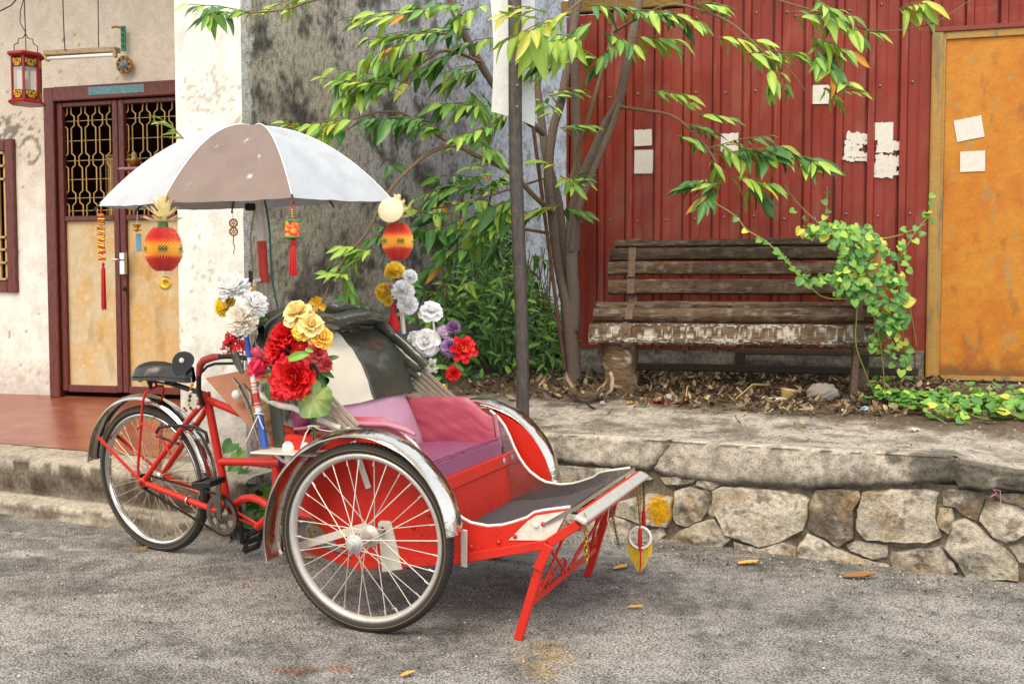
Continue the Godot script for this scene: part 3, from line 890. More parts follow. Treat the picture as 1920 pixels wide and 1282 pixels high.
	for i in 42:
		for j in 58:
			var q: Vector3 = matp.call((i + .5) / 42.0, (j + (.25 if i % 2 else .75)) / 58.0)
			dg.box(q + Vector3(0, .0012, 0), Vector3(.0075, .003, .0058), Basis(Vector3.BACK, .25))
	put("mat_ribs", dg, M.matrib, t).set_meta("kind", "stuff")
	put("front_lip", G.new().prism([Vector2(.597, .392), Vector2(.60, .402), Vector2(.66, .440), Vector2(.693, .462), Vector2(.703, .462), Vector2(.706, .45), Vector2(.66, .425)], Transform3D(Basis(), Vector3(0, 0, .41)), .82), M.tin, t)
	put("front_bar", G.new().box(Vector3(.736, .430, 0), Vector3(.042, .017, .87), Basis(Vector3.BACK, -.45), .004), M.aluworn, t)
	put("front_bar_lining", G.new().box(Vector3(.716, .438, -.02), Vector3(.014, .012, .80), Basis(Vector3.BACK, -.3)), M.redboard, t)
	put("cross_bar", G.new().box(Vector3(.712, .40, 0), Vector3(.03, .03, .80), Basis(), .003), M.redpaint, t)
	put("cross_bar", G.new().bar(Vector3(.549, .122, .40), Vector3(.549, .122, -.40), .010, .024, Vector3.UP, .002), M.redpaint, t)
	put("cross_bar", G.new().box(Vector3(.45, .285, 0), Vector3(.03, .02, .78), Basis(), .003), M.darkwood, t)
	# wrought scrolls between the legs
	var ax := Vector3(0, 0, -1)
	var ay := Vector3(.30, .95, 0).normalized()
	var o := Vector3(.553, .135, 0)
	for sd in [-1, 1]:
		put("scroll_strut", G.new().tube([o + ax * (.365 * sd) + ay * .185, o + ax * (.02 * sd)], .0055, 6), M.redpaint, t)
		put("scroll_strut", G.new().tube([o + ax * (.20 * sd) + ay * .235, o + ax * (.30 * sd) + ay * .005], .0055, 6), M.redpaint, t)
		for e in [[.335, .030, -1.0], [.225, .030, 1.0], [.075, .030, -1.0]]:
			put("scroll", G.new().tube(spiral(o + ax * (e[0] * sd) + ay * (e[1] + .004), ax * (sd * e[2]), ay, e[1], e[1] * .35, -PI / 2, 1.45, 30), .0038, 6), M.redpaint, t)
		put("scroll", G.new().tube(spiral(o + ax * (.13 * sd) + ay * .02, ax * sd, ay, .062, .062, .15, .42, 16), .0038, 6), M.redpaint, t)
	# seat
	put("seat_front_board", G.new().box(Vector3(.168, .365, 0), Vector3(.014, .15, .772), Basis(Vector3.BACK, .14), .002), M.redboard, t)
	put("seat_front_board", G.new().box(Vector3(.160, .466, 0), Vector3(.018, .05, .772), Basis(Vector3.BACK, .14), .003), M.redboard, t)
	put("sticker", G.new().lathe([Vector2(.001, .001), Vector2(.012, .001), Vector2(.012, .0)], Transform3D(Basis(Vector3.BACK, -PI / 2 + .14), Vector3(.1705, .468, -.335)), 16), M.bluewhite, t)
	var seat := G.new()
	pillow(seat, func(u, v, w):
		var x: float = lerpf(-.24, .150 - .018 * w, u)
		return Vector3(x, lerpf(.462, .560 - .02 * (1 - u), w), lerpf(-.376, .376, v)), 26, 34, .006, 3)
	seat.box(Vector3(.135, .507, 0), Vector3(.022, .084, .748), Basis(Vector3.BACK, .16), .008)
	put("seat_cushion", seat, M.purplevinyl, t)
	for z in [.30, 0.0, -.30]: put("seam", G.new().tube([Vector3(.1495, .475, z), Vector3(.133, .556, z)], .0016, 5), M.purplevinyl, t)
	put("piping", G.new().tube(range(25).map(func(i): return Vector3(.132 + .003 * sin(i * 1.7), .559 + .0015 * sin(i * 2.3), lerpf(-.372, .372, i / 24.0))), .0042, 7), M.purplevinyl, t)
	put("piping", G.new().tube([Vector3(-.318, .770, .372), Vector3(-.322, .776, .2), Vector3(-.322, .773, .0), Vector3(-.320, .776, -.2), Vector3(-.315, .768, -.372), Vector3(-.27, .66, -.378), Vector3(-.20, .53, -.378)], .0042, 7), M.lilacvinyl, t)
	var back := G.new()
	pillow(back, func(u, v, w):
		var p := Vector2(-.215, .50).lerp(Vector2(-.335, .752), u)
		return Vector3(p.x + lerpf(-.045, .045, w), p.y + .006 * sin(v * 9.0) * u, lerpf(-.372, .372, v)), 24, 30, .012, 8, .010)
	put("backrest", back, M.lilacvinyl, t)
	for s in [1, -1]:
		var arm := G.new()
		pillow(arm, func(u, v, w):
			var x: float = lerpf(-.30, .105, u)
			var top: float = lerpf(.712, .722, sm(0, .6, u)) - .075 * sm(.68, 1.0, u)
			return Vector3(x + .02 * (1 - v) * u, lerpf(.50, top, v), s * (.36 + .022 * w)), 26, 18, .008, 20 + s, .010)
		put("arm_cushion", arm, M.pinkvinyl, t)
		put("arm_piping", G.new().bar(Vector3(.113, .655, s * .374), Vector3(.136, .515, s * .374), .012, .018, Vector3.RIGHT, .004), M.palepink, t)
		put("arm_top", G.new().tube([Vector3(-.36, .668, s * .40), Vector3(-.25, .682, s * .40), Vector3(-.1, .700, s * .40), Vector3(.02, .703, s * .40), Vector3(.09, .688, s * .40), Vector3(.128, .672, s * .40)], [.008, .012, .013, .014, .014, .008] if s > 0 else [.006, .007, .007, .007, .007, .005], 10, false, .75), M.palepink, t)
	var crump := G.new()
	crump.sheet(24, 16, func(u, v):
		var d := Vector3(cos(u * TAU) * sin(v * PI), cos(v * PI), sin(u * TAU) * sin(v * PI))
		return Vector3(-.345, .715, .315) + d * Vector3(.055, .085, .09) * (1.0 + .22 * nB.get_noise_3d(d.x * 2, d.y * 2, d.z * 2)))
	put("bolster", crump, M.magentavinyl, t)
	# rear body
	put("rear_board", G.new().prism([Vector2(-.386, .40), Vector2(.386, .40), Vector2(.386, .66), Vector2(-.386, .66)], Transform3D(Basis(Vector3.UP, -PI / 2), Vector3(-.335, 0, 0)), .012), M.redboard, t)
	put("rear_board", G.new().bar(Vector3(-.34, .405, 0), Vector3(-.11, .20, 0), .76, .012), M.redboard, t)
	var lamp := sub(t, "rear_lamp", Transform3D(Basis(), Vector3(-.335, .615, .415)))
	put("housing", G.new().box(Vector3(.02, .0, -.005), Vector3(.15, .07, .05), Basis(), .012), M.redpaint, lamp)
	for x in [-.03, .045]: put("lens", G.new().ball(Vector3(x, -.012, .018), Vector3(.026, .026, .016)), M.pearl, lamp)
	put("tray", G.new().box(Vector3(-.335, .594, .45), Vector3(.275, .007, .13), Basis(Vector3.BACK, .02), .002), M.whitepaint, t)
	put("can", G.new().lathe([Vector2(.001, 0), Vector2(.025, 0), Vector2(.029, .055), Vector2(.001, .056)], Transform3D(Basis(), Vector3(-.335, .534, .455)), 16), M.whitepaint, t)
	put("tray_bracket", G.new().tube([Vector3(-.43, .575, .42), Vector3(-.38, .555, .44), Vector3(-.30, .56, .45)], .007, 6), M.whitepaint, t)
	put("push_bar", G.new().tube([Vector3(-.60, .80, .26), Vector3(-.545, .785, .35), Vector3(-.48, .765, .385), Vector3(-.416, .752, .405), Vector3(-.35, .748, .418), Vector3(-.297, .728, .42), Vector3(-.153, .685, .42)], .012, 8), M.whitepaint, t)
	put("hood_strap", G.new().prism([Vector2(-.47, .775), Vector2(-.425, .772), Vector2(-.395, .60), Vector2(-.45, .59)], Transform3D(Basis(), Vector3(0, 0, .40)), .004), M.greenvinyl, t)
	# wheel housing plate seen above the far side
	var pie := []
	for i in 25:
		var a := deg_to_rad(2.0 + 130.0 * i / 24)
		pie.append(Vector2(cos(a) * .338, wy + sin(a) * .338))
	put("wheel_housing", G.new().prism(pie, Transform3D(Basis(), Vector3(0, 0, -.452)), .006), M.redpaint, t)
	# pivot post under the hood, tying the carriage to the bicycle
	put("pivot_post", G.new().tube([Vector3(-.70, .20, 0), Vector3(-.715, .66, 0)], .022, 10), M.redpaint, t)
	put("pivot_arm", G.new().tube([Vector3(-.34, .30, .2), Vector3(-.5, .26, .05), Vector3(-.70, .26, 0)], .014, 8), M.redpaint, t)
	put("pivot_arm", G.new().tube([Vector3(-.34, .30, -.2), Vector3(-.5, .26, -.05), Vector3(-.70, .26, 0)], .014, 8), M.redpaint, t)
	put("pivot_arm", G.new().tube([Vector3(-.34, .58, 0), Vector3(-.72, .56, 0)], .016, 8), M.redpaint, t)
	build_hood(t)
	build_bicycle(t)

func build_hood(t: Node) -> void:
	# slats: four flat hoops per side, fanned about the hinge on the arm
	var e := Vector2(-.777, .629)
	var nn := Vector2(.629, .777)
	for s in [1, -1]:
		for k in 5:
			var off := (k - 2) * .0195
			var a := Vector2(-.135, .690) + nn * off + e * (absf(off) * .2 - .03 + .02 * (2 - k) * .4)
			var b := a + e * .47 + nn * off * .25
			put("hood_slat", G.new().bar(Vector3(a.x, a.y, s * .425), Vector3(b.x, b.y, s * .41), .008, .0165, Vector3.UP, .002), M.slatwood, t)
		put("hinge", G.new().lathe([Vector2(.02, 0), Vector2(.02, .004), Vector2(.008, .006), Vector2(.001, .008)], Transform3D(Basis(Vector3.RIGHT, PI / 2 * s), Vector3(-.12, .672, .43 * s)), 14), M.whitemetal, t)
	# the cloth, gathered in folds that run up one side, across the back and down the other
	var path := func(u: float) -> Array:   # (x along e, z), rounded corners
		var l := .30
		var w := .80
		var total := 2 * l + w
		var q := u * total
		var r := .10
		var x: float
		var z: float
		if q < l: x = q; z = .415
		elif q > l + w: x = total - q; z = -.415
		else: x = l; z = .415 - (q - l) / w * .83
		# round the corner off
		var cz := .415 - absf(z)
		var cx := l - x
		if cz < r and cx < r:
			var aa := atan2(r - cx, r - cz)
			x = l - r + r * sin(aa); z = signf(z) * (.415 - r + r * cos(aa))
		return [x, z]
	for k in 5:
		var off := (k - 2) * .027
		var wob := k * 3.1
		var g := G.new()
		g.sheet(120, 16, func(u, v):
			var p: Array = path.call(u)
			var kk: float = 1.0 - pow(clampf(absf(p[1]) / .415, 0, 1), 5.0)
			var along: float = p[0] + .175 + .02 * (k % 2) - (.022 * (k - 2) + .02 * nA.get_noise_2d(u * 3.0 + wob, 2.0)) * kk
			var a: float = v * TAU
			var thick: float = .021 + .006 * nA.get_noise_2d(u * 3.2 + wob, v * 1.6) + .006 * kk
			var wide: float = .034 + .012 * nA.get_noise_2d(u * 3.0 + wob + 40, 1.0)
			var sag := (.030 + .009 * k) * kk + .022 * nA.get_noise_2d(u * 3.2 + wob, 4.0)
			# each roll is a flattened tube with one sharp lip
			var lip := 1.0 + .55 * pow(maxf(0.0, cos(a - 2.4)), 6.0)
			var c := Vector2(-.135, .690) + e * along + nn * (off * (1.0 + .4 * along) + sag)
			var q := c + e * (cos(a) * wide * lip * (1.0 if absf(p[1]) < .33 else .4)) + nn * (sin(a) * thick * lip)
			return Vector3(q.x, q.y, p[1] + (cos(a) * wide * .5 * signf(p[1]) if absf(p[1]) > .33 else 0.0) + .006 * sin(a) * signf(p[1])))
		put("hood_fold", g, M.greenvinyl, t)
	# the sheet's edge, drawn over the rolls from behind
	put("hood_fold", G.new().sheet(70, 24, func(u, v):
		var z := lerpf(.41, -.41, u)
		var k := 1.0 - pow(absf(z) / .41, 6.0)
		var al := lerpf(.49, .60, v) - .03 * (1.0 - k)
		var lift := .050 + .055 * k + .010 * sin(v * 7.0 + 1.6 * nA.get_noise_1d(u * 3.0)) + .012 * nA.get_noise_2d(u * 6, v * 2.0)
		var c := Vector2(-.135, .690) + e * al + nn * (lift - .16 * sm(.5, 1.0, v) - .03 * sm(.25, .0, v))
		return Vector3(c.x, c.y, z)), M.greenvinyl, t)
	# back curtain with its cream panel
	var cur := func(z: float, v: float, off: float) -> Vector3:
		var p := Vector2(-.435, 1.0).lerp(Vector2(-.275, .735), v)
		p += nn * (.035 * sin(v * PI) * (1.0 - .4 * absf(z)) + off + .006 * nB.get_noise_2d(z * 6, v * 3))
		return Vector3(p.x, p.y, z)
	for part in [[.41, .37, "greenvinyl"], [.37, -.04, "creamvinyl"], [-.04, -.405, "greenvinyl"]]:
		put("back_curtain", G.new().sheet(16, 20, func(u, v): return cur.call(lerpf(part[0], part[1], u), v, .0)), M[part[2]], t)
	put("curtain_binding", G.new().tube(range(13).map(func(i): return cur.call(-.04 + .012 * sin(i / 12.0 * PI), i / 12.0, .004)), .005, 6), M.greenvinyl, t)

func build_bicycle(t: Node) -> void:
	var x := CF.affine_inverse() * YF
	var B := sub(t, "rear_bicycle", x)
	wheel(B, "rear_wheel", .336, Transform3D(Basis(), Vector3(0, .330, 0)), M.chrome, M.spoke2, .028, -.028, .022, 36)
	var f := G.new()
	fender(f, Vector3(0, .33, 0), .372, .402, 2, 172, .075, .024)
	put("mudguard", f, M.chromeworn, B)
	var g := G.new()
	g.tube([Vector3(.378, .745, 0), Vector3(.384, .70, 0), Vector3(.448, .225, 0)], .0175, 12)
	g.tube([Vector3(.384, .712, 0), Vector3(.60, .655, 0), Vector3(.86, .60, 0)], .0165, 12)
	g.tube([Vector3(.428, .445, 0), Vector3(.778, .473, 0)], .0175, 12)
	for s in [1, -1]:
		g.tube([Vector3(0, .335, .055 * s), Vector3(.30, .628, .04 * s), Vector3(.378, .705, .016 * s)], .0125, 10)
		g.tube([Vector3(0, .328, .055 * s), Vector3(.30, .262, .045 * s), Vector3(.44, .232, .03 * s)], .0135, 10)
		g.bar(Vector3(-.285, .512, .043 * s), Vector3(-.01, .338, .062 * s), .005, .018, Vector3.UP, .001)
		g.lathe([Vector2(.001, .01), Vector2(.022, .01), Vector2(.022, -.01), Vector2(.001, -.01)], Transform3D(Basis(Vector3.RIGHT, PI / 2), Vector3(0, .33, .058 * s)), 14)
	g.tube([Vector3(.455, .238, 0), Vector3(.49, .268, 0), Vector3(.535, .292, 0), Vector3(.585, .302, 0), Vector3(.64, .293, 0), Vector3(.715, .258, 0)], .0165, 12)
	g.tube([Vector3(.742, .278, 0), Vector3(.60, .176, 0)], .0175, 12)
	g.tube([Vector3(.47, .245, .01), Vector3(.62, .192, .01)], .006, 8)
	g.tube([Vector3(.46, .205, .0), Vector3(.605, .182, .0)], .0055, 8)
	g.tube([Vector3(.44, .23, -.045), Vector3(.44, .23, .045)], .022, 14)
	put("frame_tubes", g, M.redpaint, B)
	var w := G.new()
	for s in [1, -1]: w.tube([Vector3(-.02, .36, .062 * s), Vector3(-.018, .40, .062 * s), Vector3(.05, .70, .055 * s), Vector3(.065, .735, .05 * s), Vector3(.085, .752, .03 * s), Vector3(.085, .757, 0)], .0062, 8)
	w.tube([Vector3(.085, .757, 0), Vector3(.06, .79, 0), Vector3(.035, .812, 0), Vector3(.045, .83, 0)], .0062, 8)
	w.tube([Vector3(.0, .57, .06), Vector3(.04, .60, .06), Vector3(.10, .585, .06), Vector3(.16, .52, .058), Vector3(.19, .47, .056)], .0055, 8)
	w.tube([Vector3(.0, .815, .03), Vector3(.045, .82, .01), Vector3(.06, .82, -.03)], .006, 8)
	put("rack_wire", w, M.redpaint, B)
	put("tube_ring", G.new().tube(spiral(Vector3(.770, .4725, 0), Vector3(0, 1, 0), Vector3(0, 0, 1), .021, .021, 0, 1.0), .004, 6), M.bluering, B)
	# saddle
	var sg := G.new()
	var sad := func(u: float, v: float, under: float) -> Vector3:
		var xx := lerpf(-.02, .315, u)
		var wd := lerp_table([0, .018, .06, .062, .18, .098, .35, .092, .55, .055, .8, .034, .95, .028, 1.0, .010], u)
		var a := (v * 2 - 1)
		var top := lerp_table([0, .838, .08, .852, .2, .865, .4, .866, .7, .858, 1.0, .852], u)
		var y = top - .018 * a * a - .050 * pow(absf(a), 4.0) * sm(0, .1, u)
		if under > .5: y = top - .05 - .02 * (1 - a * a)
		return Vector3(xx + .004 * nB.get_noise_2d(u * 8, v * 8), y, a * wd)
	sg.sheet(28, 20, func(u, v): return sad.call(u, v, 0.0))
	sg.sheet(28, 6, func(u, v): return sad.call(u, 1 - v, 1.0))
	put("saddle", sg, M.blackvinyl, B)
	var sp := G.new()
	for s in [1, -1]:
		sp.lathe([Vector2(.024, .80), Vector2(.016, .785), Vector2(.006, .745), Vector2(.001, .742)], Transform3D(Basis(), Vector3(.095, .01, .045 * s)), 12)
		sp.tube([Vector3(.09, .79, .045 * s), Vector3(.2, .775, .03 * s), Vector3(.28, .81, .015 * s)], .005, 6)
	sp.tube([Vector3(.16, .775, 0), Vector3(.30, .748, 0), Vector3(.375, .735, 0)], .012, 8)
	put("saddle_spring", sp, M.darkmetal, B)
	var fl := []
	for i in 22:
		var a := TAU * i / 22
		fl.append(Vector2(cos(a) * (.042 + .012 * sin(a)) + .008 * sin(a), .055 * sin(a)))
	put("saddle_flap", G.new().prism(fl, Transform3D(Basis(Vector3.UP, .55) * Basis(Vector3.RIGHT, -.1) * Basis(Vector3.BACK, -.3), Vector3(.305, .872, .05)), .006), M.blackvinyl, B)
	put("flap_eyelet", G.new().lathe([Vector2(.001, .003), Vector2(.009, .003), Vector2(.011, .0)], Transform3D(Basis(Vector3.UP, .55) * Basis(Vector3.RIGHT, PI / 2 - .1), Vector3(.311, .888, .055)), 14), M.pearl, B)
	# drive
	var cr := sub(B, "chainring", Transform3D(Basis(), Vector3(.452, .226, .048)))
	var rg := G.new()
	rg.lathe([Vector2(.088, -.002), Vector2(.088, .002), Vector2(.068, .003), Vector2(.068, -.003), Vector2(.088, -.002)], Transform3D(Basis(Vector3.RIGHT, PI / 2), Vector3.ZERO), 36, false)
	rg.lathe([Vector2(.001, .012), Vector2(.02, .012), Vector2(.024, .002), Vector2(.04, .002), Vector2(.04, -.002), Vector2(.001, -.004)], Transform3D(Basis(Vector3.RIGHT, PI / 2), Vector3.ZERO), 24)
	for k in 6: rg.bar(Vector3.RIGHT.rotated(Vector3.BACK, TAU * k / 6) * .03, Vector3.RIGHT.rotated(Vector3.BACK, TAU * k / 6) * .072, .004, .018, Vector3.UP)
	put("ring", rg, M.steelworn, cr)
	put("crank", G.new().bar(Vector3(0, -.015, .014), Vector3(.022, .165, .022), .012, .024, Vector3.RIGHT, .003), M.steelworn, cr)
	put("crank", G.new().bar(Vector3(0, .015, -.105), Vector3(-.012, -.168, -.115), .012, .022, Vector3.RIGHT, .003), M.darkmetal, cr)
	for e in [[Vector3(.475, .395, .125), .1], [Vector3(.45, .060, -.125), 1.2]]:
		var pd := sub(B, "pedal", Transform3D(Basis(Vector3.BACK, e[1]) * Basis(Vector3.UP, .05), e[0]))
		var pg := G.new()
		for s in [1, -1]:
			pg.box(Vector3(.042 * s, 0, 0), Vector3(.014, .026, .095), Basis(), .003)
			pg.box(Vector3(0, 0, .045 * s), Vector3(.096, .022, .010), Basis(), .003)
			for k in 5: pg.box(Vector3(.049 * s, 0, -.04 + .02 * k), Vector3(.005, .024, .009))
		pg.box(Vector3(0, 0, 0), Vector3(.024, .018, .09), Basis(), .003)
		put("cage", pg, M.blackplastic, pd)
		put("spindle", G.new().tube([Vector3(0, 0, -.07), Vector3(0, 0, .05)], .006, 8), M.steelworn, pd)
	var cg := G.new()
	var c0 := Vector3(.452, .226, .048)
	var c1 := Vector3(0, .33, .048)
	var r0 := .088
	var r1 := .034
	var d := (c1 - c0)
	var ang := atan2(d.y, d.x)
	var phi := acos((r0 - r1) / d.length())
	var loop := []
	for i in 25: loop.append(c0 + Vector3(cos(1), 0, 0) * 0 + Vector3(cos(ang - phi - (TAU - 2 * phi) * i / 24.0), sin(ang - phi - (TAU - 2 * phi) * i / 24.0), 0) * r0)
	for i in 13: loop.append(c1 + Vector3(cos(ang + phi - 2 * phi * i / 12.0), sin(ang + phi - 2 * phi * i / 12.0), 0) * r1)
	var pts := []
	for i in loop.size():
		var a: Vector3 = loop[i]
		var b: Vector3 = loop[(i + 1) % loop.size()]
		var m := maxi(1, int(a.distance_to(b) / .0127))
		for j in m: pts.append(a.lerp(b, float(j) / m))
	for i in pts.size():
		var a: Vector3 = pts[i]
		var b: Vector3 = pts[(i + 1) % pts.size()]
		cg.bar(a, b, .008 if i % 2 else .005, .009, Vector3.BACK)
	put("chain", cg, M.chain, B)
	put("sprocket", G.new().lathe([Vector2(.001, .02), Vector2(.012, .02), Vector2(.014, .006), Vector2(.034, .003), Vector2(.034, -.003), Vector2(.001, -.005)], Transform3D(Basis(Vector3.RIGHT, PI / 2), Vector3(0, .33, .048)), 20), M.chain, B)
	# handlebar of the pusher, taped red
	var hb := [Vector3(.398, .70, .045), Vector3(.400, .77, .06), Vector3(.408, .83, .06), Vector3(.420, .87, .06), Vector3(.445, .893, .06), Vector3(.49, .906, .055), Vector3(.573, .913, .05), Vector3(.70, .905, .04)]
	put("handlebar", G.new().tube(hb, .0105, 10), M.darkmetal, B)
	put("grip_tape", G.new().tube([hb[2] , hb[3], hb[4], hb[5], Vector3(.53, .911, .052)], [.012, .0155, .016, .0155, .012], 10), M.redtape, B)
	put("brake_lever", G.new().tube([Vector3(.43, .845, .06), Vector3(.46, .868, .06), Vector3(.50, .88, .055), Vector3(.62, .885, .045)], .006, 8), M.darkmetal, B)
	put("brake_rod", G.new().tube([Vector3(.12, .565, .06), Vector3(.16, .595, .075), Vector3(.26, .61, .08), Vector3(.345, .605, .05), Vector3(.385, .575, .03), Vector3(.392, .53, .03)], .007, 8), M.blackplastic, B)
	put("brake_rod", G.new().tube([Vector3(.12, .55, .06), Vector3(.24, .52, .05)], .006, 8), M.blackplastic, B)
	put("brake_clamp", G.new().tube(spiral(Vector3(.262, .27, .048), Vector3(0, 1, 0), Vector3(0, 0, 1), .017, .017, 0, 1.0), .005, 6), M.chrome, B)

func build_umbrella() -> void:
	var o := at(489, 432, 4.187)
	var foot := CF * Vector3(-.725, .62, -.03)
	var u := thing("umbrella", "white and brown umbrella on a tall pole opened over the back of the trishaw", "umbrella", Transform3D(Basis(), foot))
	var apex := at(475, 236, 4.187) - foot
	var tips := [[737, 377, 4.19], [548, 370, 3.60], [303, 379, 3.67], [183, 386, 4.10], [257, 391, 4.51], [435, 391, 4.79], [622, 381, 4.63]]
	var tp := []
	for e in tips: tp.append(at(e[0], e[1], e[2]) - foot)
	var rib := func(p: Vector3, t: float) -> Vector3:
		var q := apex.lerp(p, t)
		q.y = lerpf(apex.y, p.y, pow(t, 2.1))
		return q
	var brown := lin(Color("8a7770"))
	var white := lin(Color("c6cbd2"))
	for k in 7:
		var a: Vector3 = tp[k]
		var b: Vector3 = tp[(k + 1) % 7]
		var base: Color = brown if k == 1 else (lin(Color("c4bab4")) if k in [4, 6] else white)
		var marks := []
		if k == 1:
			for m in [[.33, .86, .011], [.23, .74, .008], [.22, .71, .006], [.41, .55, .009], [.85, .90, .008], [.80, .60, .004], [.39, .52, .006]]: marks.append(m)
		var cloth := func(s: float, t: float) -> Vector3:
			var p: Vector3 = rib.call(a, t).lerp(rib.call(b, t), s)
			var e = 4.0 * s * (1 - s)
			return p + Vector3(0, -.02 * e * t * (1 - t * .2) + .004 * e * nA.get_noise_2d(s * 3.0 + k * 7, t * 5.0), 0) + (apex - p).normalized() * .022 * e * t * t
		put("canopy_panel", G.new().sheet(44, 48, cloth, func(p):
			var c := mix3(base, base * .9, sm(-.1, .5, nC.get_noise_3d(p.x * 5, p.y * 5, p.z * 5)))
			for m in marks:
				var q: Vector3 = cloth.call(m[0], m[1])
				c = mix3(c, lin(Color("cfcaca")), sm(1.0, .3, q.distance_to(p) / m[2] + .8 * nC.get_noise_3d(p.x * 70, p.y * 70, p.z * 70)))
			return c), M.umbrella, u)
		put("rib", G.new().tube(range(9).map(func(i): return rib.call(a, i / 8.0) + Vector3(0, -.008, 0)), .0028, 5), M.blackplastic, u)
		put("rib_tip", G.new().tube([rib.call(a, .985), rib.call(a, 1.03)], .004, 6), M.blackplastic, u)
		put("stretcher", G.new().tube([rib.call(a, .55) + Vector3(0, -.01, 0), apex + (Vector3(.0, -.27, 0))], .0025, 5), M.darkmetal, u)
		put("seam", G.new().tube(range(17).map(func(i): return rib.call(a, i / 16.0) + Vector3(0, .001, 0)), .0022, 5), M.umbrella, u)
	put("ferrule", G.new().lathe([Vector2(.018, -.004), Vector2(.016, .006), Vector2(.008, .01), Vector2(.0075, .052), Vector2(.005, .062), Vector2(.001, .064)], Transform3D(Basis(), apex), 10), M.blackplastic, u)
	var top := at(484, 372, 4.187) - foot
	var m1 := at(490, 452, 4.187) - foot
	var m2 := at(495, 530, 4.187) - foot
	put("shaft", G.new().tube([Vector3.ZERO, m2], .0145, 10), M.greymetal, u)
	put("shaft", G.new().tube([m2, m1], .020, 10), M.redworn, u)
	put("shaft", G.new().tube([m1, top, apex.lerp(top, .8)], .018, 10), M.whiteworn, u)
	put("shaft", G.new().tube([top, apex], .006, 8), M.greymetal, u)
	put("clamp", G.new().box(top + Vector3(-.03, -.035, .0), Vector3(.05, .03, .03), Basis(), .006), M.darkmetal, u)
	var rope := []
	for i in 20: rope.append(top.lerp(Vector3(.035, .02, .02), i / 19.0) + Vector3(.028 + .006 * sin(i * .7), 0, .016))
	put("rope", G.new().tube(rope, .0042, 6), M.greenrope, u)
	put("cord", G.new().tube([top + Vector3(-.012, -.05, .02), top + Vector3(-.03, -.16, .02), top + Vector3(-.022, -.30, .02), top + Vector3(-.03, -.38, .02)], .003, 5), M.slatwood, u)
	put("cord_toggle", G.new().box(top + Vector3(-.03, -.32, .024), Vector3(.016, .045, .016), Basis(), .004), M.blackplastic, u)

# ---------------------------------------------------------------- things hung on and tied to the trishaw
# the point of the carriage's plane z = zl that lies under a given spot of the view
func cpl(u: float, v: float, zl: float) -> Vector3:
	var eye := Vector3(0, EYE, 0)
	var o := CF.affine_inverse() * eye
	var d := CF.basis.inverse() * (at(u, v, 1.0) - eye)
	return CF * (o + d * ((zl - o.z) / d.z))
func aim(dir: Vector3, spin := 0.0) -> Basis:
	var y := dir.normalized()
	var x := y.cross(Vector3(0.12, .2, 1)).normalized()
	return Basis(x, y, x.cross(y)) * Basis(Vector3.UP, spin)
func petal(g: G, at0: Vector3, out: Vector3, up: Vector3, l: float, w: float, curl: float, nu := 2, nv := 4, ruffle := 0.0, tip := .6) -> void:
	var side := out.cross(up).normalized()
	var k := rf(0, 50)
	g.sheet(nu, nv, func(u, v):
		var s: float = u - .5
		var ww: float = w * pow(sin(clampf(.12 + v * .88, 0, 1) * PI * tip), .7)
		var c: float = curl * v * v * l
		return at0 + out * (l * v * (1 - .25 * absf(curl) * v)) + side * s * ww + up * (c + .9 * ww * s * s + ruffle * v * nC.get_noise_2d(u * 5 + k, v * 5 + k) * l), func(q):
		var b := lerpf(.95, 1.0, clampf((q - at0).length() / l, 0, 1)) + .06 * nC.get_noise_2d(q.x / l * 2 + k, q.y / l * 2)
		return Color(b, b, b))
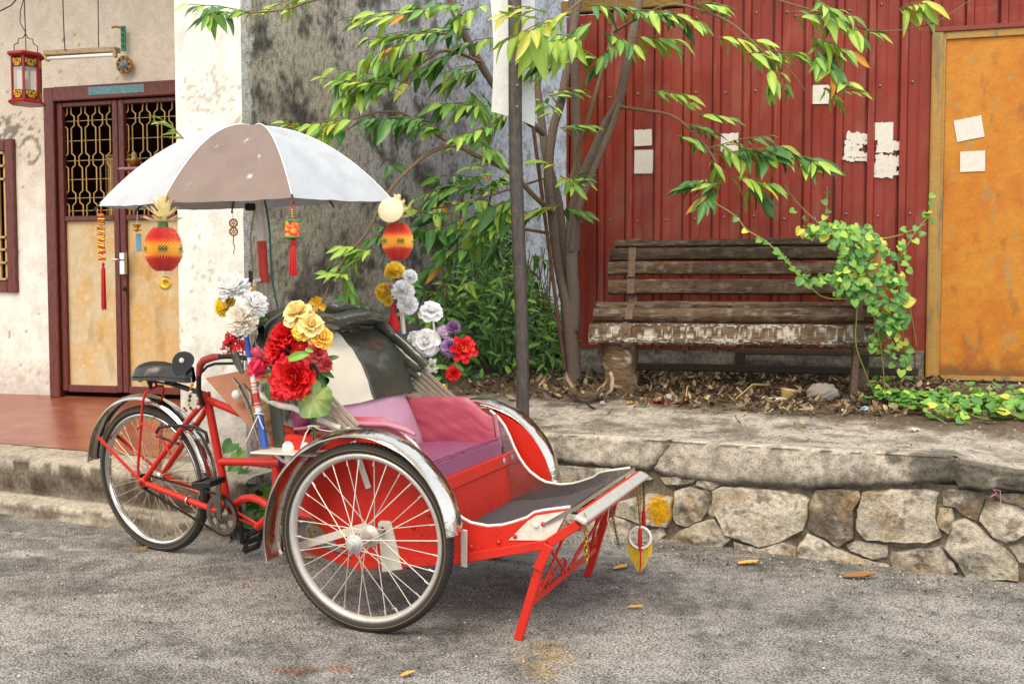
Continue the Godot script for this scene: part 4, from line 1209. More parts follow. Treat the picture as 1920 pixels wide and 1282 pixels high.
func flower_mesh(kind: String, sd: int) -> ArrayMesh:
	rng.seed = sd
	var g := G.new()
	if kind == "mum":
		for layer in 10:
			var el := deg_to_rad(lerpf(-30, 84, layer / 9.0))
			var n := int(lerpf(26, 8, layer / 9.0))
			for i in n:
				var a := TAU * (i + rf(-.25, .25)) / n + layer * .4
				var out := Vector3(cos(a) * cos(el), sin(el) * .8, sin(a) * cos(el)).normalized()
				var up := Vector3(-cos(a) * sin(el), cos(el), -sin(a) * sin(el))
				petal(g, out * .25 + Vector3(0, .05, 0), out, up, rf(.66, .8) * (1.0 - .12 * layer / 9.0), .25, rf(.05, .5), 2, 3, 0.0, .78)
	elif kind == "rose":
		for layer in 6:
			var n: int = [1, 3, 4, 5, 6, 7][layer]
			var el := deg_to_rad([88, 80, 66, 48, 28, 8][layer] as float)
			for i in n:
				var a := TAU * (i + rf(-.2, .2)) / n + layer * 1.3
				var out := Vector3(cos(a) * cos(el), sin(el), sin(a) * cos(el))
				var up := Vector3(-cos(a) * sin(el), cos(el), -sin(a) * sin(el))
				petal(g, Vector3(cos(a), 0, sin(a)) * .04 * layer + Vector3(0, .1 - .03 * layer, 0), out, up, rf(.6, .75) + .06 * layer, .42 + .13 * layer, [.5, .3, .1, -.1, -.35, -.5][layer], 5, 6, .12, .72)
	elif kind == "peony":
		for layer in 7:
			var n: int = [5, 7, 8, 9, 9, 8, 7][layer]
			var el := deg_to_rad(lerpf(80, -5, layer / 6.0))
			for i in n:
				var a := TAU * (i + rf(-.3, .3)) / n + layer * .9
				var out := Vector3(cos(a) * cos(el), sin(el), sin(a) * cos(el))
				var up := Vector3(-cos(a) * sin(el), cos(el), -sin(a) * sin(el))
				petal(g, Vector3(cos(a), 0, sin(a)) * (.10 + .03 * layer), out, up, rf(.5, .72) + .07 * layer, rf(.4, .6) + .05 * layer, rf(-.3, .3), 5, 6, .3, .7)
	elif kind == "hibiscus":
		for layer in 3:
			for i in 7:
				var a := TAU * (i + .5 * layer + rf(-.2, .2)) / 7
				var el := deg_to_rad([12, 32, 55][layer] as float)
				var out := Vector3(cos(a) * cos(el), sin(el), sin(a) * cos(el))
				petal(g, out * .08, out, Vector3(-cos(a) * sin(el), cos(el), -sin(a) * sin(el)), 1.0 - .22 * layer, .55, rf(-.3, .05), 4, 6, .28, .78)
	elif kind == "tulip":
		for layer in 2:
			for i in 3:
				var a := TAU * (i + .5 * layer) / 3
				var el := deg_to_rad(72.0 - 14.0 * layer)
				var out := Vector3(cos(a) * cos(el), sin(el), sin(a) * cos(el))
				petal(g, Vector3(cos(a), 0, sin(a)) * .2, out, Vector3(-cos(a) * sin(el), cos(el), -sin(a) * sin(el)), 1.5, .9, .25, 5, 8, .05, .92)
	elif kind == "spray":
		for i in 42:
			var d := Vector3(rf(-1, 1), rf(-.3, 1), rf(-1, 1)).normalized() * rf(.4, 1.0)
			for k in 4:
				var a := TAU * k / 4 + rf(0, 1)
				petal(g, d, Vector3(cos(a), .3, sin(a)), Vector3.UP, .3, .18, .2, 1, 3)
	return g.mesh()
var FM := {}
# one flower of a bouquet: kind, material, spot in view, carriage plane, radius, facing
func flower(parent: Node3D, f: Array, label := "") -> void:
	var key := "%s%d" % [f[0], hash(str(f)) % 3]
	if not FM.has(key): FM[key] = flower_mesh(f[0], 100 + hash(key) % 1000)
	var p := cpl(f[2], f[3], f[4])
	var r: float = f[5]
	var o := node_of("flower", FM[key], M[f[1]], parent, Transform3D(aim(f[6], f[2]) * Basis.from_scale(Vector3.ONE * r), p - parent.position))
	if label: o.set_meta("label", label)
	var cen: Vector3 = p - parent.position + (f[6] as Vector3).normalized() * r * .32
	if f[0] in ["peony", "hibiscus"]:
		var c := G.new()
		for i in 16: c.ball(Vector3(rf(-.2, .2), rf(.0, .35), rf(-.2, .2)), Vector3(.05, .07, .05), 5, 3)
		put("stamens", c, M.pollen, o)
	elif cen.y > 99: pass
func leaf_of(parent: Node3D, called: String, m: Material, u: float, v: float, zl: float, l: float, dir: Vector3, w := .5) -> void:
	var g := G.new()
	petal(g, Vector3.ZERO, dir.normalized(), Vector3(-.2, .35, .9).normalized(), l, l * w, -.15, 4, 7, .03, .96)
	put(called, g, m, parent, Transform3D(Basis(), cpl(u, v, zl) - parent.position))
func stem_bundle(parent: Node3D, called: String, m: Material, a: Vector3, b: Vector3, n: int, spread: float, r := .0022) -> void:
	var g := G.new()
	for i in n:
		var o := Vector3(rf(-1, 1), 0, rf(-1, 1)) * spread
		g.tube([a + o * .4, a.lerp(b, .5) + o * .3, b + o], r, 5)
	put(called, g, m, parent).set_meta("kind", "stuff")
func build_bouquets() -> void:
	var up := Vector3(-.1, .75, .65)
	rng.seed = 5
	# white and yellow chrysanthemums on a taped stick, near rear corner
	var foot := cpl(495, 838, .44)
	var b := thing("flower_bouquet", "white and yellow chrysanthemums on a red, white and blue taped stick", "bouquet", Transform3D(Basis(), foot), "artificial bouquets on the trishaw")
	for f in [["mum", "petal_white", 437, 543, .44, .066, Vector3(-.1, .9, .4)], ["mum", "petal_yellow", 424, 575, .44, .047, Vector3(-.6, .5, .6)], ["mum", "petal_white", 474, 572, .44, .055, Vector3(.5, .6, .6)], ["mum", "petal_cream", 453, 600, .47, .064, Vector3(.0, .55, .85)], ["mum", "petal_yellow", 417, 531, .40, .02, up]]: flower(b, f)
	var path := func(t: float) -> Vector3: return cpl(lerpf(496, 458, t), lerpf(838, 612, t), .44) - foot
	for e in [[0, .29, "tapeblue", .0135], [.29, .33, "tapewhite", .0125], [.33, .46, "tapered", .0128], [.46, .56, "tapewhite", .0118], [.56, .74, "tapewhite", .0105], [.74, .99, "tapeblue", .0100]]:
		put("stick_section", G.new().tube([path.call(e[0]), path.call(e[1])], e[3], 12), M[e[2]], b)
	for t in [.335, .36, .45, .475, .50, .53]: put("tape_band", G.new().tube([path.call(t), path.call(t + .006)], .0134, 12), M.tapewhite if t < .46 else M.tapered, b)
	put("tie", G.new().tube(spiral(path.call(.27), Vector3(1, 0, 0), Vector3(0, .35, 1).normalized(), .017, .017, 0, 3.0, 40), .003, 5), M.ribbon, b)
	for e in [[-.03, -.07], [.02, -.05], [-.045, -.10]]: put("ribbon_end", G.new().tube([path.call(.27) + Vector3(0, 0, .016), path.call(.27) + Vector3(e[0] * .5, e[1] * .5, .025), path.call(.27) + Vector3(e[0], e[1], .02)], .0035, 5, false, .4), M.ribbon, b)
	for e in [[405, 545], [475, 590], [484, 598], [430, 600]]: leaf_of(b, "leaf", M.leafdark, e[0], e[1], .42, .04, Vector3(rf(-1, 1), rf(-.2, .4), .3))
	# small red sprays behind it
	foot = cpl(455, 700, .40)
	b = thing("flower_bouquet", "small spray of red blossoms with dark stems behind the taped stick", "bouquet", Transform3D(Basis(), foot), "artificial bouquets on the trishaw")
	for f in [["spray", "petal_red", 437, 640, .38, .036, up], ["spray", "petal_red", 452, 652, .40, .032, up], ["spray", "petal_rose", 428, 655, .38, .026, up]]: flower(b, f)
	for e in [434, 446, 455]: put("stem", G.new().tube([Vector3.ZERO, cpl(e, 660, .39) - foot], .003, 5), M.stem, b)
	leaf_of(b, "leaf", M.greenvinyl, 455, 700, .40, .14, Vector3(-.42, .9, -.1), .22)
	# the big bouquet on the near arm
	foot = cpl(590, 838, .46)
	b = thing("flower_bouquet", "large bouquet of red peonies, cream roses and a round lotus leaf", "bouquet", Transform3D(Basis(), foot), "artificial bouquets on the trishaw")
	for f in [["rose", "petal_pale", 557, 588, .46, .052, Vector3(-.2, .8, .5)], ["rose", "petal_pale", 582, 610, .48, .046, Vector3(.2, .5, .8)], ["peony", "petal_yellow", 566, 620, .49, .03, Vector3(-.1, .3, .9)], ["rose", "petal_gold", 602, 634, .46, .042, Vector3(.5, .4, .7)],
		["peony", "petal_red", 537, 630, .48, .053, Vector3(-.4, .6, .7)], ["peony", "petal_red", 522, 655, .49, .050, Vector3(-.6, .3, .7)], ["peony", "petal_red", 551, 708, .52, .066, Vector3(-.15, .15, 1)], ["hibiscus", "petal_red", 530, 728, .52, .052, Vector3(-.4, -.25, .9)], ["hibiscus", "petal_red", 562, 650, .48, .04, Vector3(.1, .3, .9)],
		["tulip", "petal_tulip", 493, 668, .50, .032, Vector3(-.65, .55, .4)], ["tulip", "petal_magenta", 474, 697, .52, .042, Vector3(.75, .5, .3)], ["hibiscus", "petal_magenta", 482, 690, .51, .040, Vector3(-.3, .3, .9)], ["rose", "petal_rose", 594, 662, .48, .036, Vector3(.4, .3, .8)], ["rose", "petal_rose", 610, 683, .47, .026, Vector3(.7, .1, .7)], ["hibiscus", "petal_gold", 562, 738, .51, .026, Vector3(.2, -.5, .8)], ["hibiscus", "petal_pale", 494, 706, .49, .03, Vector3(.2, -.7, .6)]]: flower(b, f)
	# round lotus leaf
	var lg := G.new()
	lg.sheet(88, 10, func(u, v):
		var a: float = u * TAU
		var r: float = v * .070 * (1.0 + .08 * sin(a * 2 + .7) + .04 * sin(a * 5) - .38 * pow(maxf(0.0, cos(a - 1.1)), 14.0))
		return Vector3(cos(a) * r, sin(a) * r * 1.05, .020 * sin(a * 3 + .6) * v * v - .012 * v * v + .0016 * cos(a * 11) * v), func(p): return mix3(lin(Color("9db06b")), lin(Color("6f8f4c")), sm(.02, .07, p.length()) + .5 * nC.get_noise_2d(p.x * 40, p.y * 40) - .45 * sm(.5, 1.0, cos(atan2(p.y, p.x) * 11.0))))
	put("lotus_leaf", lg, M.leafvc, b, Transform3D(Basis(Vector3.UP, -.25) * Basis(Vector3.RIGHT, -.15), cpl(586, 747, .50) - foot))
	leaf_of(b, "leaf", M.leafmid, 541, 674, .56, .075, Vector3(1, .35, .1), .45)
	leaf_of(b, "leaf", M.leafmid, 572, 655, .54, .03, Vector3(1, -.2, .2), .5)
	for e in [[600, 690, .9, -.6], [598, 700, .5, -1], [500, 720, .1, -1], [606, 676, 1, .3]]: leaf_of(b, "leaf", M.leafdark, e[0], e[1], .44, .06, Vector3(e[2], e[3], .2), .35)
	for i in 9: leaf_of(b, "pine_sprig", M.leafdark, 602 + rf(-6, 6), 684 + rf(-6, 6), .45, .045, Vector3(rf(-.3, 1), rf(-.7, .6), rf(-.3, .5)), .12)
	stem_bundle(b, "stems", M.stem, Vector3(0, .0, 0), cpl(585, 770, .47) - foot, 12, .02)
	var kn := cpl(587, 800, .465) - foot
	put("ribbon", G.new().tube(spiral(kn, Vector3(1, 0, 0), Vector3(0, .3, 1).normalized(), .017, .019, 0, 3.0, 40), .0035, 5), M.ribbon, b)
	put("ribbon_end", G.new().tube([kn + Vector3(-.01, 0, .016), kn + Vector3(-.022, -.02, .02), kn + Vector3(-.035, -.058, .02)], [.003, .006, .009], 6, false, .35), M.ribbon, b)
	put("ribbon_end", G.new().tube([kn + Vector3(.01, 0, .016), kn + Vector3(.03, -.008, .02), kn + Vector3(.075, -.018, .0)], .003, 5, false, .5), M.ribbon, b)
	# yellow plastic bow on the hood
	var bow := G.new()
	for s in [1, -1]:
		petal(bow, Vector3.ZERO, Vector3(.55 * s, .75, .1).normalized(), Vector3(0, .1, 1), .034, .03, .1, 3, 4)
		petal(bow, Vector3.ZERO, Vector3(.75 * s, -.65, .1).normalized(), Vector3(0, .1, 1), .036, .028, .1, 3, 4)
	solo("bow", bow, M.yellowplastic, "small yellow bow pinned on top of the dark green hood", "bow", Transform3D(Basis(Vector3.BACK, .35), cpl(595, 572, .1)))
	# chrysanthemums on the far side
	foot = cpl(762, 672, -.47)
	b = thing("flower_bouquet", "yellow and white chrysanthemums with a red pouch on the far side of the hood", "bouquet", Transform3D(Basis(), foot), "artificial bouquets on the trishaw")
	for f in [["mum", "petal_yellow", 740, 510, -.45, .050, Vector3(-.1, .9, .5)], ["mum", "petal_white", 768, 519, -.46, .036, Vector3(.5, .6, .6)], ["mum", "petal_yellow", 721, 548, -.44, .046, Vector3(-.6, .4, .7)], ["mum", "petal_white", 755, 546, -.43, .053, Vector3(.1, .7, .7)], ["mum", "petal_white", 764, 571, -.43, .048, Vector3(.2, .5, .8)], ["mum", "petal_pink", 734, 537, -.42, .022, Vector3(-.2, .6, .7)], ["mum", "petal_yellow", 727, 564, -.44, .025, Vector3(-.2, .1, .9)]]: flower(b, f)
	put("stick_section", G.new().tube([Vector3.ZERO, cpl(757, 626, -.46) - foot], .0105, 10), M.tapeteal, b)
	put("stick_section", G.new().tube([cpl(757, 626, -.46) - foot, cpl(752, 575, -.46) - foot], .010, 10), M.tapewhite, b)
	var pouch := G.new()
	pouch.lathe([Vector2(.001, -.052), Vector2(.018, -.046), Vector2(.024, -.02), Vector2(.019, .02), Vector2(.009, .045), Vector2(.005, .052), Vector2(.010, .066), Vector2(.014, .078)], Transform3D(Basis.from_scale(Vector3(1, 1, .7)), cpl(738, 606, -.42) - foot), 14, true, .08, 6)
	put("red_pouch", pouch, M.petal_red, b)
	for e in [[725, 530], [775, 531], [760, 560]]: leaf_of(b, "leaf", M.leafdark, e[0], e[1], -.45, .07, Vector3(rf(-1, 1), -.1, .3), .2)
	# red support rod of the far mudguard
	# roses on the far arm
	foot = cpl(833, 728, -.50)
	b = thing("flower_bouquet", "white roses, purple roses and a red hibiscus on the far arm", "bouquet", Transform3D(Basis(), foot), "artificial bouquets on the trishaw")
	for f in [["rose", "petal_white", 808, 584, -.50, .050, Vector3(.1, .8, .5)], ["rose", "petal_white", 799, 641, -.47, .058, Vector3(-.1, .3, .95)], ["rose", "petal_white", 777, 634, -.47, .034, Vector3(-.6, .3, .7)], ["rose", "petal_white", 780, 655, -.47, .030, Vector3(-.5, -.2, .8)], ["rose", "petal_purple", 844, 651, -.46, .037, Vector3(.2, .3, .95)], ["mum", "petal_purple", 850, 614, -.50, .032, Vector3(.2, .7, .7)], ["spray", "petal_lilac", 832, 625, -.49, .03, Vector3(0, .6, .8)], ["hibiscus", "petal_red", 868, 655, -.48, .062, Vector3(.4, .25, .9)], ["hibiscus", "petal_white", 810, 686, -.48, .034, Vector3(-.2, -.1, .95)], ["rose", "petal_red", 851, 700, -.48, .032, Vector3(.4, .1, .9)]]: flower(b, f)
	stem_bundle(b, "stems", M.stem, Vector3.ZERO, cpl(830, 670, -.49) - foot, 9, .03)
	put("stem", G.new().tube([cpl(815, 625, -.50) - foot, cpl(811, 595, -.50) - foot], .005, 6), M.petal_white, b)
	for e in [[840, 690], [820, 672], [850, 680], [828, 708]]: leaf_of(b, "leaf", M.leafmid, e[0], e[1], -.49, .06, Vector3(rf(-1, 1), rf(-.6, .5), .3), .35)
	put("holder", G.new().lathe([Vector2(.001, -.02), Vector2(.014, -.02), Vector2(.016, .02), Vector2(.012, .022)], Transform3D(), 12), M.brass, b)
	solo("red_rod", G.new().tube([Vector3.ZERO, Vector3(-.02, .10, 0)], .012, 10), M.redpaint, "short red rod standing behind the far slats of the hood", "rod", Transform3D(Basis(), cpl(768, 738, -.45)))

func pineapple(label: String, top: Vector3, r: float, h: float, disc: bool, coin: bool) -> void:
	var t := thing("paper_pineapple", label, "paper lantern", Transform3D(Basis(), top), "tissue paper pineapples hung from the umbrella")
	var ch := h * .58
	var body := Vector3(0, -ch - h * .5 * .95, 0)
	var nl := 38
	var pr := func(v: float) -> float: return r * pow(maxf(.0001, sin(clampf(.06 + v * .9, 0, 1) * PI)), .42)
	var colr := func(v: float, a: float) -> Color:
		var c := lin(Color("dc1808"))
		c = mix3(c, lin(Color("ff5a0c")), sm(.24, .30, v) * sm(.42, .3, v))
		c = mix3(c, lin(Color("ffb81c")), sm(.30, .36, v) * sm(.70, .64, v))
		c = mix3(c, lin(Color("ffd84a")), sm(.36, .44, v) * sm(.64, .55, v) * .6)
		c = mix3(c, lin(Color("5f7c1e")), sm(.065, .03, absf(v - .5)) * sm(.1, .5, cos(a * 5)))
		return c
	# honeycomb: fine radial leaves glued in a diamond net
	put("body", G.new().sheet(nl * 4, 22, func(u, v):
		var k := roundi(u * nl * 4) % (nl * 4)
		var a := TAU * k / (nl * 4)
		var rr: float = pr.call(v) * (1.0 if (k + 2 * (int(v * 22) % 2)) % 4 == 0 else (.78 if k % 2 == 0 else .88))
		rr *= 1.0 + .02 * sin(v * 60.0 + (k % 8) * 3.0)
		return body + Vector3(cos(a) * rr, (.5 - v) * h, sin(a) * rr), func(p):
		var vv: float = .5 - (p.y - body.y) / h
		var q: Color = colr.call(vv, atan2(p.z, p.x))
		return mix3(q, lin(Color("fbe6cf")), sm(.93, 1.0, Vector2(p.x, p.z).length() / pr.call(vv)) * .22), false), M.tissue, t)
	var crown := G.new()
	for layer in 4:
		for i in 11:
			var a := TAU * (i + .5 * (layer % 2)) / 11
			var el := deg_to_rad(2.0 + layer * 24)
			var out := Vector3(cos(a) * cos(el), sin(el), sin(a) * cos(el))
			petal(crown, Vector3(0, -ch + .15 * h + layer * ch * .13, 0) + out * r * .1, out, Vector3(0, 1, 0), r * (1.05 - .10 * layer) * rf(.85, 1.1), r * .26, .25, 2, 4, 0.0, .96)
	put("crown", crown, M.strawpaper, t)
	put("crown_core", G.new().lathe([Vector2(r * .3, -ch - .02 * h), Vector2(r * .25, -ch + .2 * h), Vector2(r * .12, -ch * .25), Vector2(.001, -ch * .2)], Transform3D(), 14, false), M.leafdark, t)
	put("string", G.new().tube([Vector3.ZERO, Vector3(0, -ch * .4, 0)], .0012, 5), M.ribbon, t)
	if disc: put("end_disc", G.new().lathe([Vector2(.001, .002), Vector2(r * .78, .002), Vector2(r * .8, 0), Vector2(r * .78, -.002), Vector2(.001, -.002)], Transform3D(Basis(Vector3.RIGHT, 1.35) * Basis(Vector3.BACK, .1), Vector3(-r * .30, -ch * .40, r * 1.02)), 26), M.strawdisc, t)
	if coin:
		put("coin", G.new().lathe([Vector2(.004, .002), Vector2(.024, .002), Vector2(.025, 0), Vector2(.024, -.002), Vector2(.004, -.002), Vector2(.004, .002)], Transform3D(Basis(Vector3.RIGHT, 1.5), body + Vector3(.005, -h * .5 - .045, 0)), 18), M.gold, t)
		put("string", G.new().tube([body + Vector3(0, -h * .48, 0), body + Vector3(.005, -h * .5 - .02, 0)], .001, 5), M.ribbon, t)
func tassel(parent: Node3D, called: String, m: Material, top: Vector3, l: float, r: float, n := 26) -> void:
	var g := G.new()
	g.ball(top - Vector3(0, r * .8, 0), Vector3(r * .8, r, r * .8), 8, 6)
	for i in n:
		var a := TAU * i / n + rf(-.2, .2)
		var q := r * sqrt(rf(.1, 1))
		g.tube([top - Vector3(0, r, 0), top + Vector3(cos(a) * q * .8, -r * 3, sin(a) * q * .8), top + Vector3(cos(a) * q * 1.1, -l * rf(.92, 1.04), sin(a) * q * 1.1)], .0022, 4)
	put(called, g, m, parent)
func chain(parent: Node3D, called: String, m: Material, a: Vector3, b: Vector3, link := .012, r := .0022) -> void:
	var g := G.new()
	var n := maxi(3, int(a.distance_to(b) / (link * 1.25)))
	var d := (b - a).normalized()
	var s := d.cross(Vector3(.3, .1, 1)).normalized()
	var q := d.cross(s)
	for i in n:
		var c := a.lerp(b, (i + .5) / n)
		var w := s if i % 2 else q
		var pts := []
		for k in 10: pts.append(c + d * cos(TAU * k / 10) * link * .95 + w * sin(TAU * k / 10) * link * .5)
		g.tube(pts, r, 5, true)
	put(called, g, m, parent)
func build_hangings() -> void:
	rng.seed = 77
	pineapple("fat red and yellow paper pineapple with a gold coin hanging under the umbrella's left side", at(304, 382, 3.67), .069, .155, false, true)
	pineapple("slimmer paper pineapple with a pale round disc at the umbrella's right tip", at(745, 380, 4.17), .066, .150, true, false)
	# garland of little gold crackers
	var p := at(188, 392, 4.1)
	var t := thing("cracker_garland", "string of red and gold crackers with a tassel at the umbrella's left tip", "garland", Transform3D(Basis(), p))
	put("string", G.new().tube([Vector3.ZERO, Vector3(.004, -.2, 0)], .002, 5), M.redthread, t)
	for i in 22:
		var y := -.02 - i * .0088
		put("cracker", G.new().tube([Vector3(-.012 + rf(-.003, .003), y + rf(-.004, .004), rf(-.004, .004)), Vector3(.014 + rf(-.003, .003), y + rf(-.008, .008), .003)], .0042, 6), M.gold if i % 3 else M.redplastic, t)
	tassel(t, "tassel", M.redthread, Vector3(.005, -.215, 0), .185, .0085, 22)
	# lotus charm with a pale blue tag
	p = at(257, 396, 4.5)
	t = thing("lotus_charm", "gold lotus charm with a pale blue tag hanging at the back of the umbrella", "charm", Transform3D(Basis(), p))
	put("string", G.new().tube([Vector3.ZERO, Vector3(-.004, -.06, 0)], .0012, 5), M.ribbon, t)
	var lot := G.new()
	for i in 8:
		var a := TAU * i / 8
		petal(lot, Vector3(-.004, -.082, 0), Vector3(cos(a) * .8, .55, sin(a) * .8).normalized(), Vector3.UP, .026, .016, .3)
	lot.lathe([Vector2(.001, -.092), Vector2(.018, -.084), Vector2(.022, -.08), Vector2(.001, -.078)], Transform3D(Basis(), Vector3(-.004, 0, 0)), 12)
	put("lotus", lot, M.gold, t)
	put("tag", G.new().box(Vector3(.002, -.138, 0), Vector3(.022, .078, .003), Basis(Vector3.UP, .3), .001), M.bluetag, t)
	# filigree medallions
	p = at(436, 396, 4.78)
	t = thing("filigree_pendant", "gold openwork pendant of two medallions with a thin red cord at the umbrella's back", "pendant", Transform3D(Basis(), p))
	put("string", G.new().tube([Vector3.ZERO, Vector3(0, -.04, 0)], .0013, 5), M.redthread, t)
	for y in [-.055, -.095]:
		var c := Vector3(.002, y, 0)
		var mg := G.new()
		mg.tube(spiral(c, Vector3.RIGHT, Vector3.UP, .019, .019, 0, 1.0), .003, 5)
		for k in 6: mg.tube(spiral(c + Vector3(cos(TAU * k / 6), sin(TAU * k / 6), 0) * .010, Vector3.RIGHT, Vector3.UP, .0062, .0062, 0, 1.0, 12), .0018, 4)
		put("medallion", mg, M.orangegold, t)
	put("cord", G.new().tube([Vector3(.002, -.115, 0), Vector3(.0, -.15, 0), Vector3(.006, -.165, 0), Vector3(.0, -.20, 0)], .0022, 5), M.redthread, t)
	# little brocade lantern
	p = at(547, 374, 3.61)
	t = thing("brocade_lantern", "small red and gold brocade lantern with a red tassel at the umbrella's front", "lantern", Transform3D(Basis(), p))
	put("loop", G.new().tube([Vector3(0, .012, 0), Vector3(-.002, -.03, 0), Vector3(0, -.06, 0)], .003, 5), M.redthread, t)
	for i in 4: put("bead", G.new().ball(Vector3(0, -.036 - i * .008, 0), Vector3(.0045, .004, .0045), 7, 5), M.gold, t)
	var bl := G.new()
	bl.sheet(24, 14, func(u, v):
		var a: float = TAU * u
		var r := .025 / maxf(.72, maxf(absf(cos(a)), absf(sin(a)))) * .88
		return Vector3(cos(a) * r, -.078 - v * .054, sin(a) * r), func(q): return mix3(lin(Color("d8301a")), lin(Color("f2b53c")), sm(-.05, .15, nC.get_noise_3d(q.x * 70, q.y * 70, q.z * 70))))
	put("body", bl, M.brocade, t)
	for y in [-.076, -.134]: put("rim", G.new().lathe([Vector2(.001, y + .004), Vector2(.026, y + .004), Vector2(.029, y), Vector2(.026, y - .004), Vector2(.001, y - .004)], Transform3D(), 8, true, .1, 4), M.greenplastic, t)
	tassel(t, "tassel", M.redthread, Vector3(.003, -.138, 0), .128, .014, 40)
	# chains and charms on the front bar
	var fb := func(z: float) -> Vector3: return CF * Vector3(.742, .422, z)
	p = fb.call(.40)
	t = thing("chain", "short gold chain hanging from the near corner of the front bar", "chain", Transform3D(Basis(), p))
	chain(t, "links", M.brass, Vector3(0, .02, .0), Vector3(.006, -.14, .005), .0115, .0028)
	p = fb.call(.10)
	t = thing("beaded_cord", "thin rusty chain with a bit of pink string in the middle of the front bar", "cord", Transform3D(Basis(), p))
	chain(t, "links", M.oldbrass, Vector3.ZERO, Vector3(.035, -.16, 0), .009, .0017)
	put("string", G.new().tube([Vector3(0, 0, .004), Vector3(-.008, -.06, .006), Vector3(.006, -.11, .0), Vector3(.012, -.15, .0)], .0015, 4), M.ribbon, t)
	p = fb.call(-.30)
	t = thing("fringed_hoop", "white hoop with a yellow fringe and red cord hanging below the front bar", "hoop ornament", Transform3D(Basis(), p))
	for e in [[.0, -.012], [.014, .02], [-.004, .03]]: chain(t, "cord", M.brass, Vector3(e[0], 0, e[1] * .3), Vector3(.012, -.165, e[1] * .5), .007, .0011)
	var hc := Vector3(.012, -.215, .005)
	put("hoop", G.new().tube(spiral(hc, Vector3(.96, 0, .28), Vector3.UP, .042, .042, 0, 1.0, 36), .0058, 8), M.pearl, t)
	var fr := G.new()
	for k in 2:
		for i in 34:
			var a := lerpf(PI * 1.0, TAU, i / 33.0) if k == 0 else lerpf(PI * .8, TAU + .6, i / 33.0)
			var o := hc + (Vector3(.96, 0, .28) * cos(a) + Vector3.UP * sin(a)) * .046 + Vector3(0, 0, -.006 - .004 * k)
			fr.tube([o, o + Vector3(rf(-.002, .002), -.03, rf(-.002, .002)), Vector3(o.x + rf(-.003, .003), hc.y - .140 + pow(absf(cos(a)), 1.6) * .085 + rf(-.004, .004), o.z)], .0014, 4)
	put("fringe", fr, M.yellowthread, t)
	tassel(t, "red_cord", M.redthread, hc + Vector3(0, .05, 0), .10, .008, 14)
	put("red_cord", G.new().tube([hc + Vector3(0, -.03, .008), hc + Vector3(.002, -.09, .01), hc + Vector3(-.001, -.145, .004)], .003, 5), M.redthread, t)
	p = fb.call(-.415)
	t = thing("red_tassel", "dark chain with a thin red tassel at the front bar's far end", "tassel", Transform3D(Basis(), p))
	chain(t, "links", M.oldbrass, Vector3.ZERO, Vector3(0, -.12, 0), .009, .002)
	tassel(t, "tassel", M.redthread, Vector3(0, -.115, 0), .085, .008, 16)
	# beads below the saddle
	p = YF * Vector3(.345, .775, .05)
	t = thing("bead_string", "strings of yellow, red, green and white wooden beads hanging below the saddle", "beads", Transform3D(Basis(), p))
	var cols := ["beadyellow", "beadred", "beadwhite", "beadblack", "beadgreen"]
	for s in 2:
		for i in 6: put("bead", G.new().ball(Vector3(.004 + s * .026 - i * .003 * (1 if s == 0 else -.3), .01 - s * .012 - i * .0165, .01 * s), Vector3.ONE * rf(.007, .0095), 9, 6), M[cols[(i + s * 2) % 5] if i else "beadyellow"], t)
	put("string", G.new().tube([Vector3(.0, .04, 0), Vector3(.004, .01, 0), Vector3(-.012, -.075, 0)], .0012, 4), M.ribbon, t)
	for i in 7: put("bead", G.new().ball(Vector3(-.02 + rf(-.012, .03), -.085 - rf(0, .015), rf(-.01, .01)), Vector3.ONE * .006, 7, 5), M[cols[i % 5]], t)
	# board, pliers and pads stowed behind the hood
	var c0 := cpl(386, 710, .18)
	var bx := (cpl(446, 698, .12) - c0)
	var by := (cpl(472, 806, .20) - c0)
	t = thing("wooden_board", "brown wooden board with a pale edge stowed aslant behind the hood", "board", Transform3D(Basis(), c0))
	var nrm := bx.cross(by).normalized() * -.009
	var c1 := bx * 1.6
	var bg := G.new().smooth(false)
	var bp := [Vector3.ZERO, c1, by + bx * .25, by]
	for i in 4:
		var j := (i + 1) % 4
		bg.quad(bp[i] + nrm, bp[j] + nrm, bp[j] - nrm, bp[i] - nrm)
	put("edge", bg, M.palewood, t)
	var bf := G.new().smooth(false)
	bf.quad(bp[0] + nrm * 1.001, bp[1] + nrm * 1.001, bp[2] + nrm * 1.001, bp[3] + nrm * 1.001)
	bf.quad(bp[3] - nrm * 1.001, bp[2] - nrm * 1.001, bp[1] - nrm * 1.001, bp[0] - nrm * 1.001)
	put("face", bf, M.boardbrown, t)
	put("knob", G.new().ball(cpl(443, 740, .22) - c0, Vector3(.020, .020, .014), 14, 8), M.pearl, t)
	t = thing("rusty_pliers", "old pliers with worn pale handles stuck behind the taped stick", "pliers", Transform3D(Basis(), cpl(465, 756, .34)))
	var pb := cpl(465, 756, .34)
	put("handle", G.new().tube([cpl(436, 708, .33) - pb, cpl(446, 722, .335) - pb, cpl(460, 750, .34) - pb, cpl(468, 770, .34) - pb], [.007, .011, .011, .009], 8, false, .6), M.oldsteel, t)
	put("handle", G.new().tube([cpl(455, 720, .30) - pb, cpl(470, 738, .33) - pb, cpl(472, 760, .34) - pb], [.008, .010, .009], 8, false, .6), M.oldsteel, t)
	put("jaw", G.new().tube([cpl(468, 768, .34) - pb, cpl(476, 800, .34) - pb, cpl(488, 835, .36) - pb], [.010, .012, .004], 8, false, .6), M.oldsteel, t)
	put("rivet", G.new().ball(cpl(447, 722, .352) - pb, Vector3.ONE * .006, 8, 5), M.brass, t)
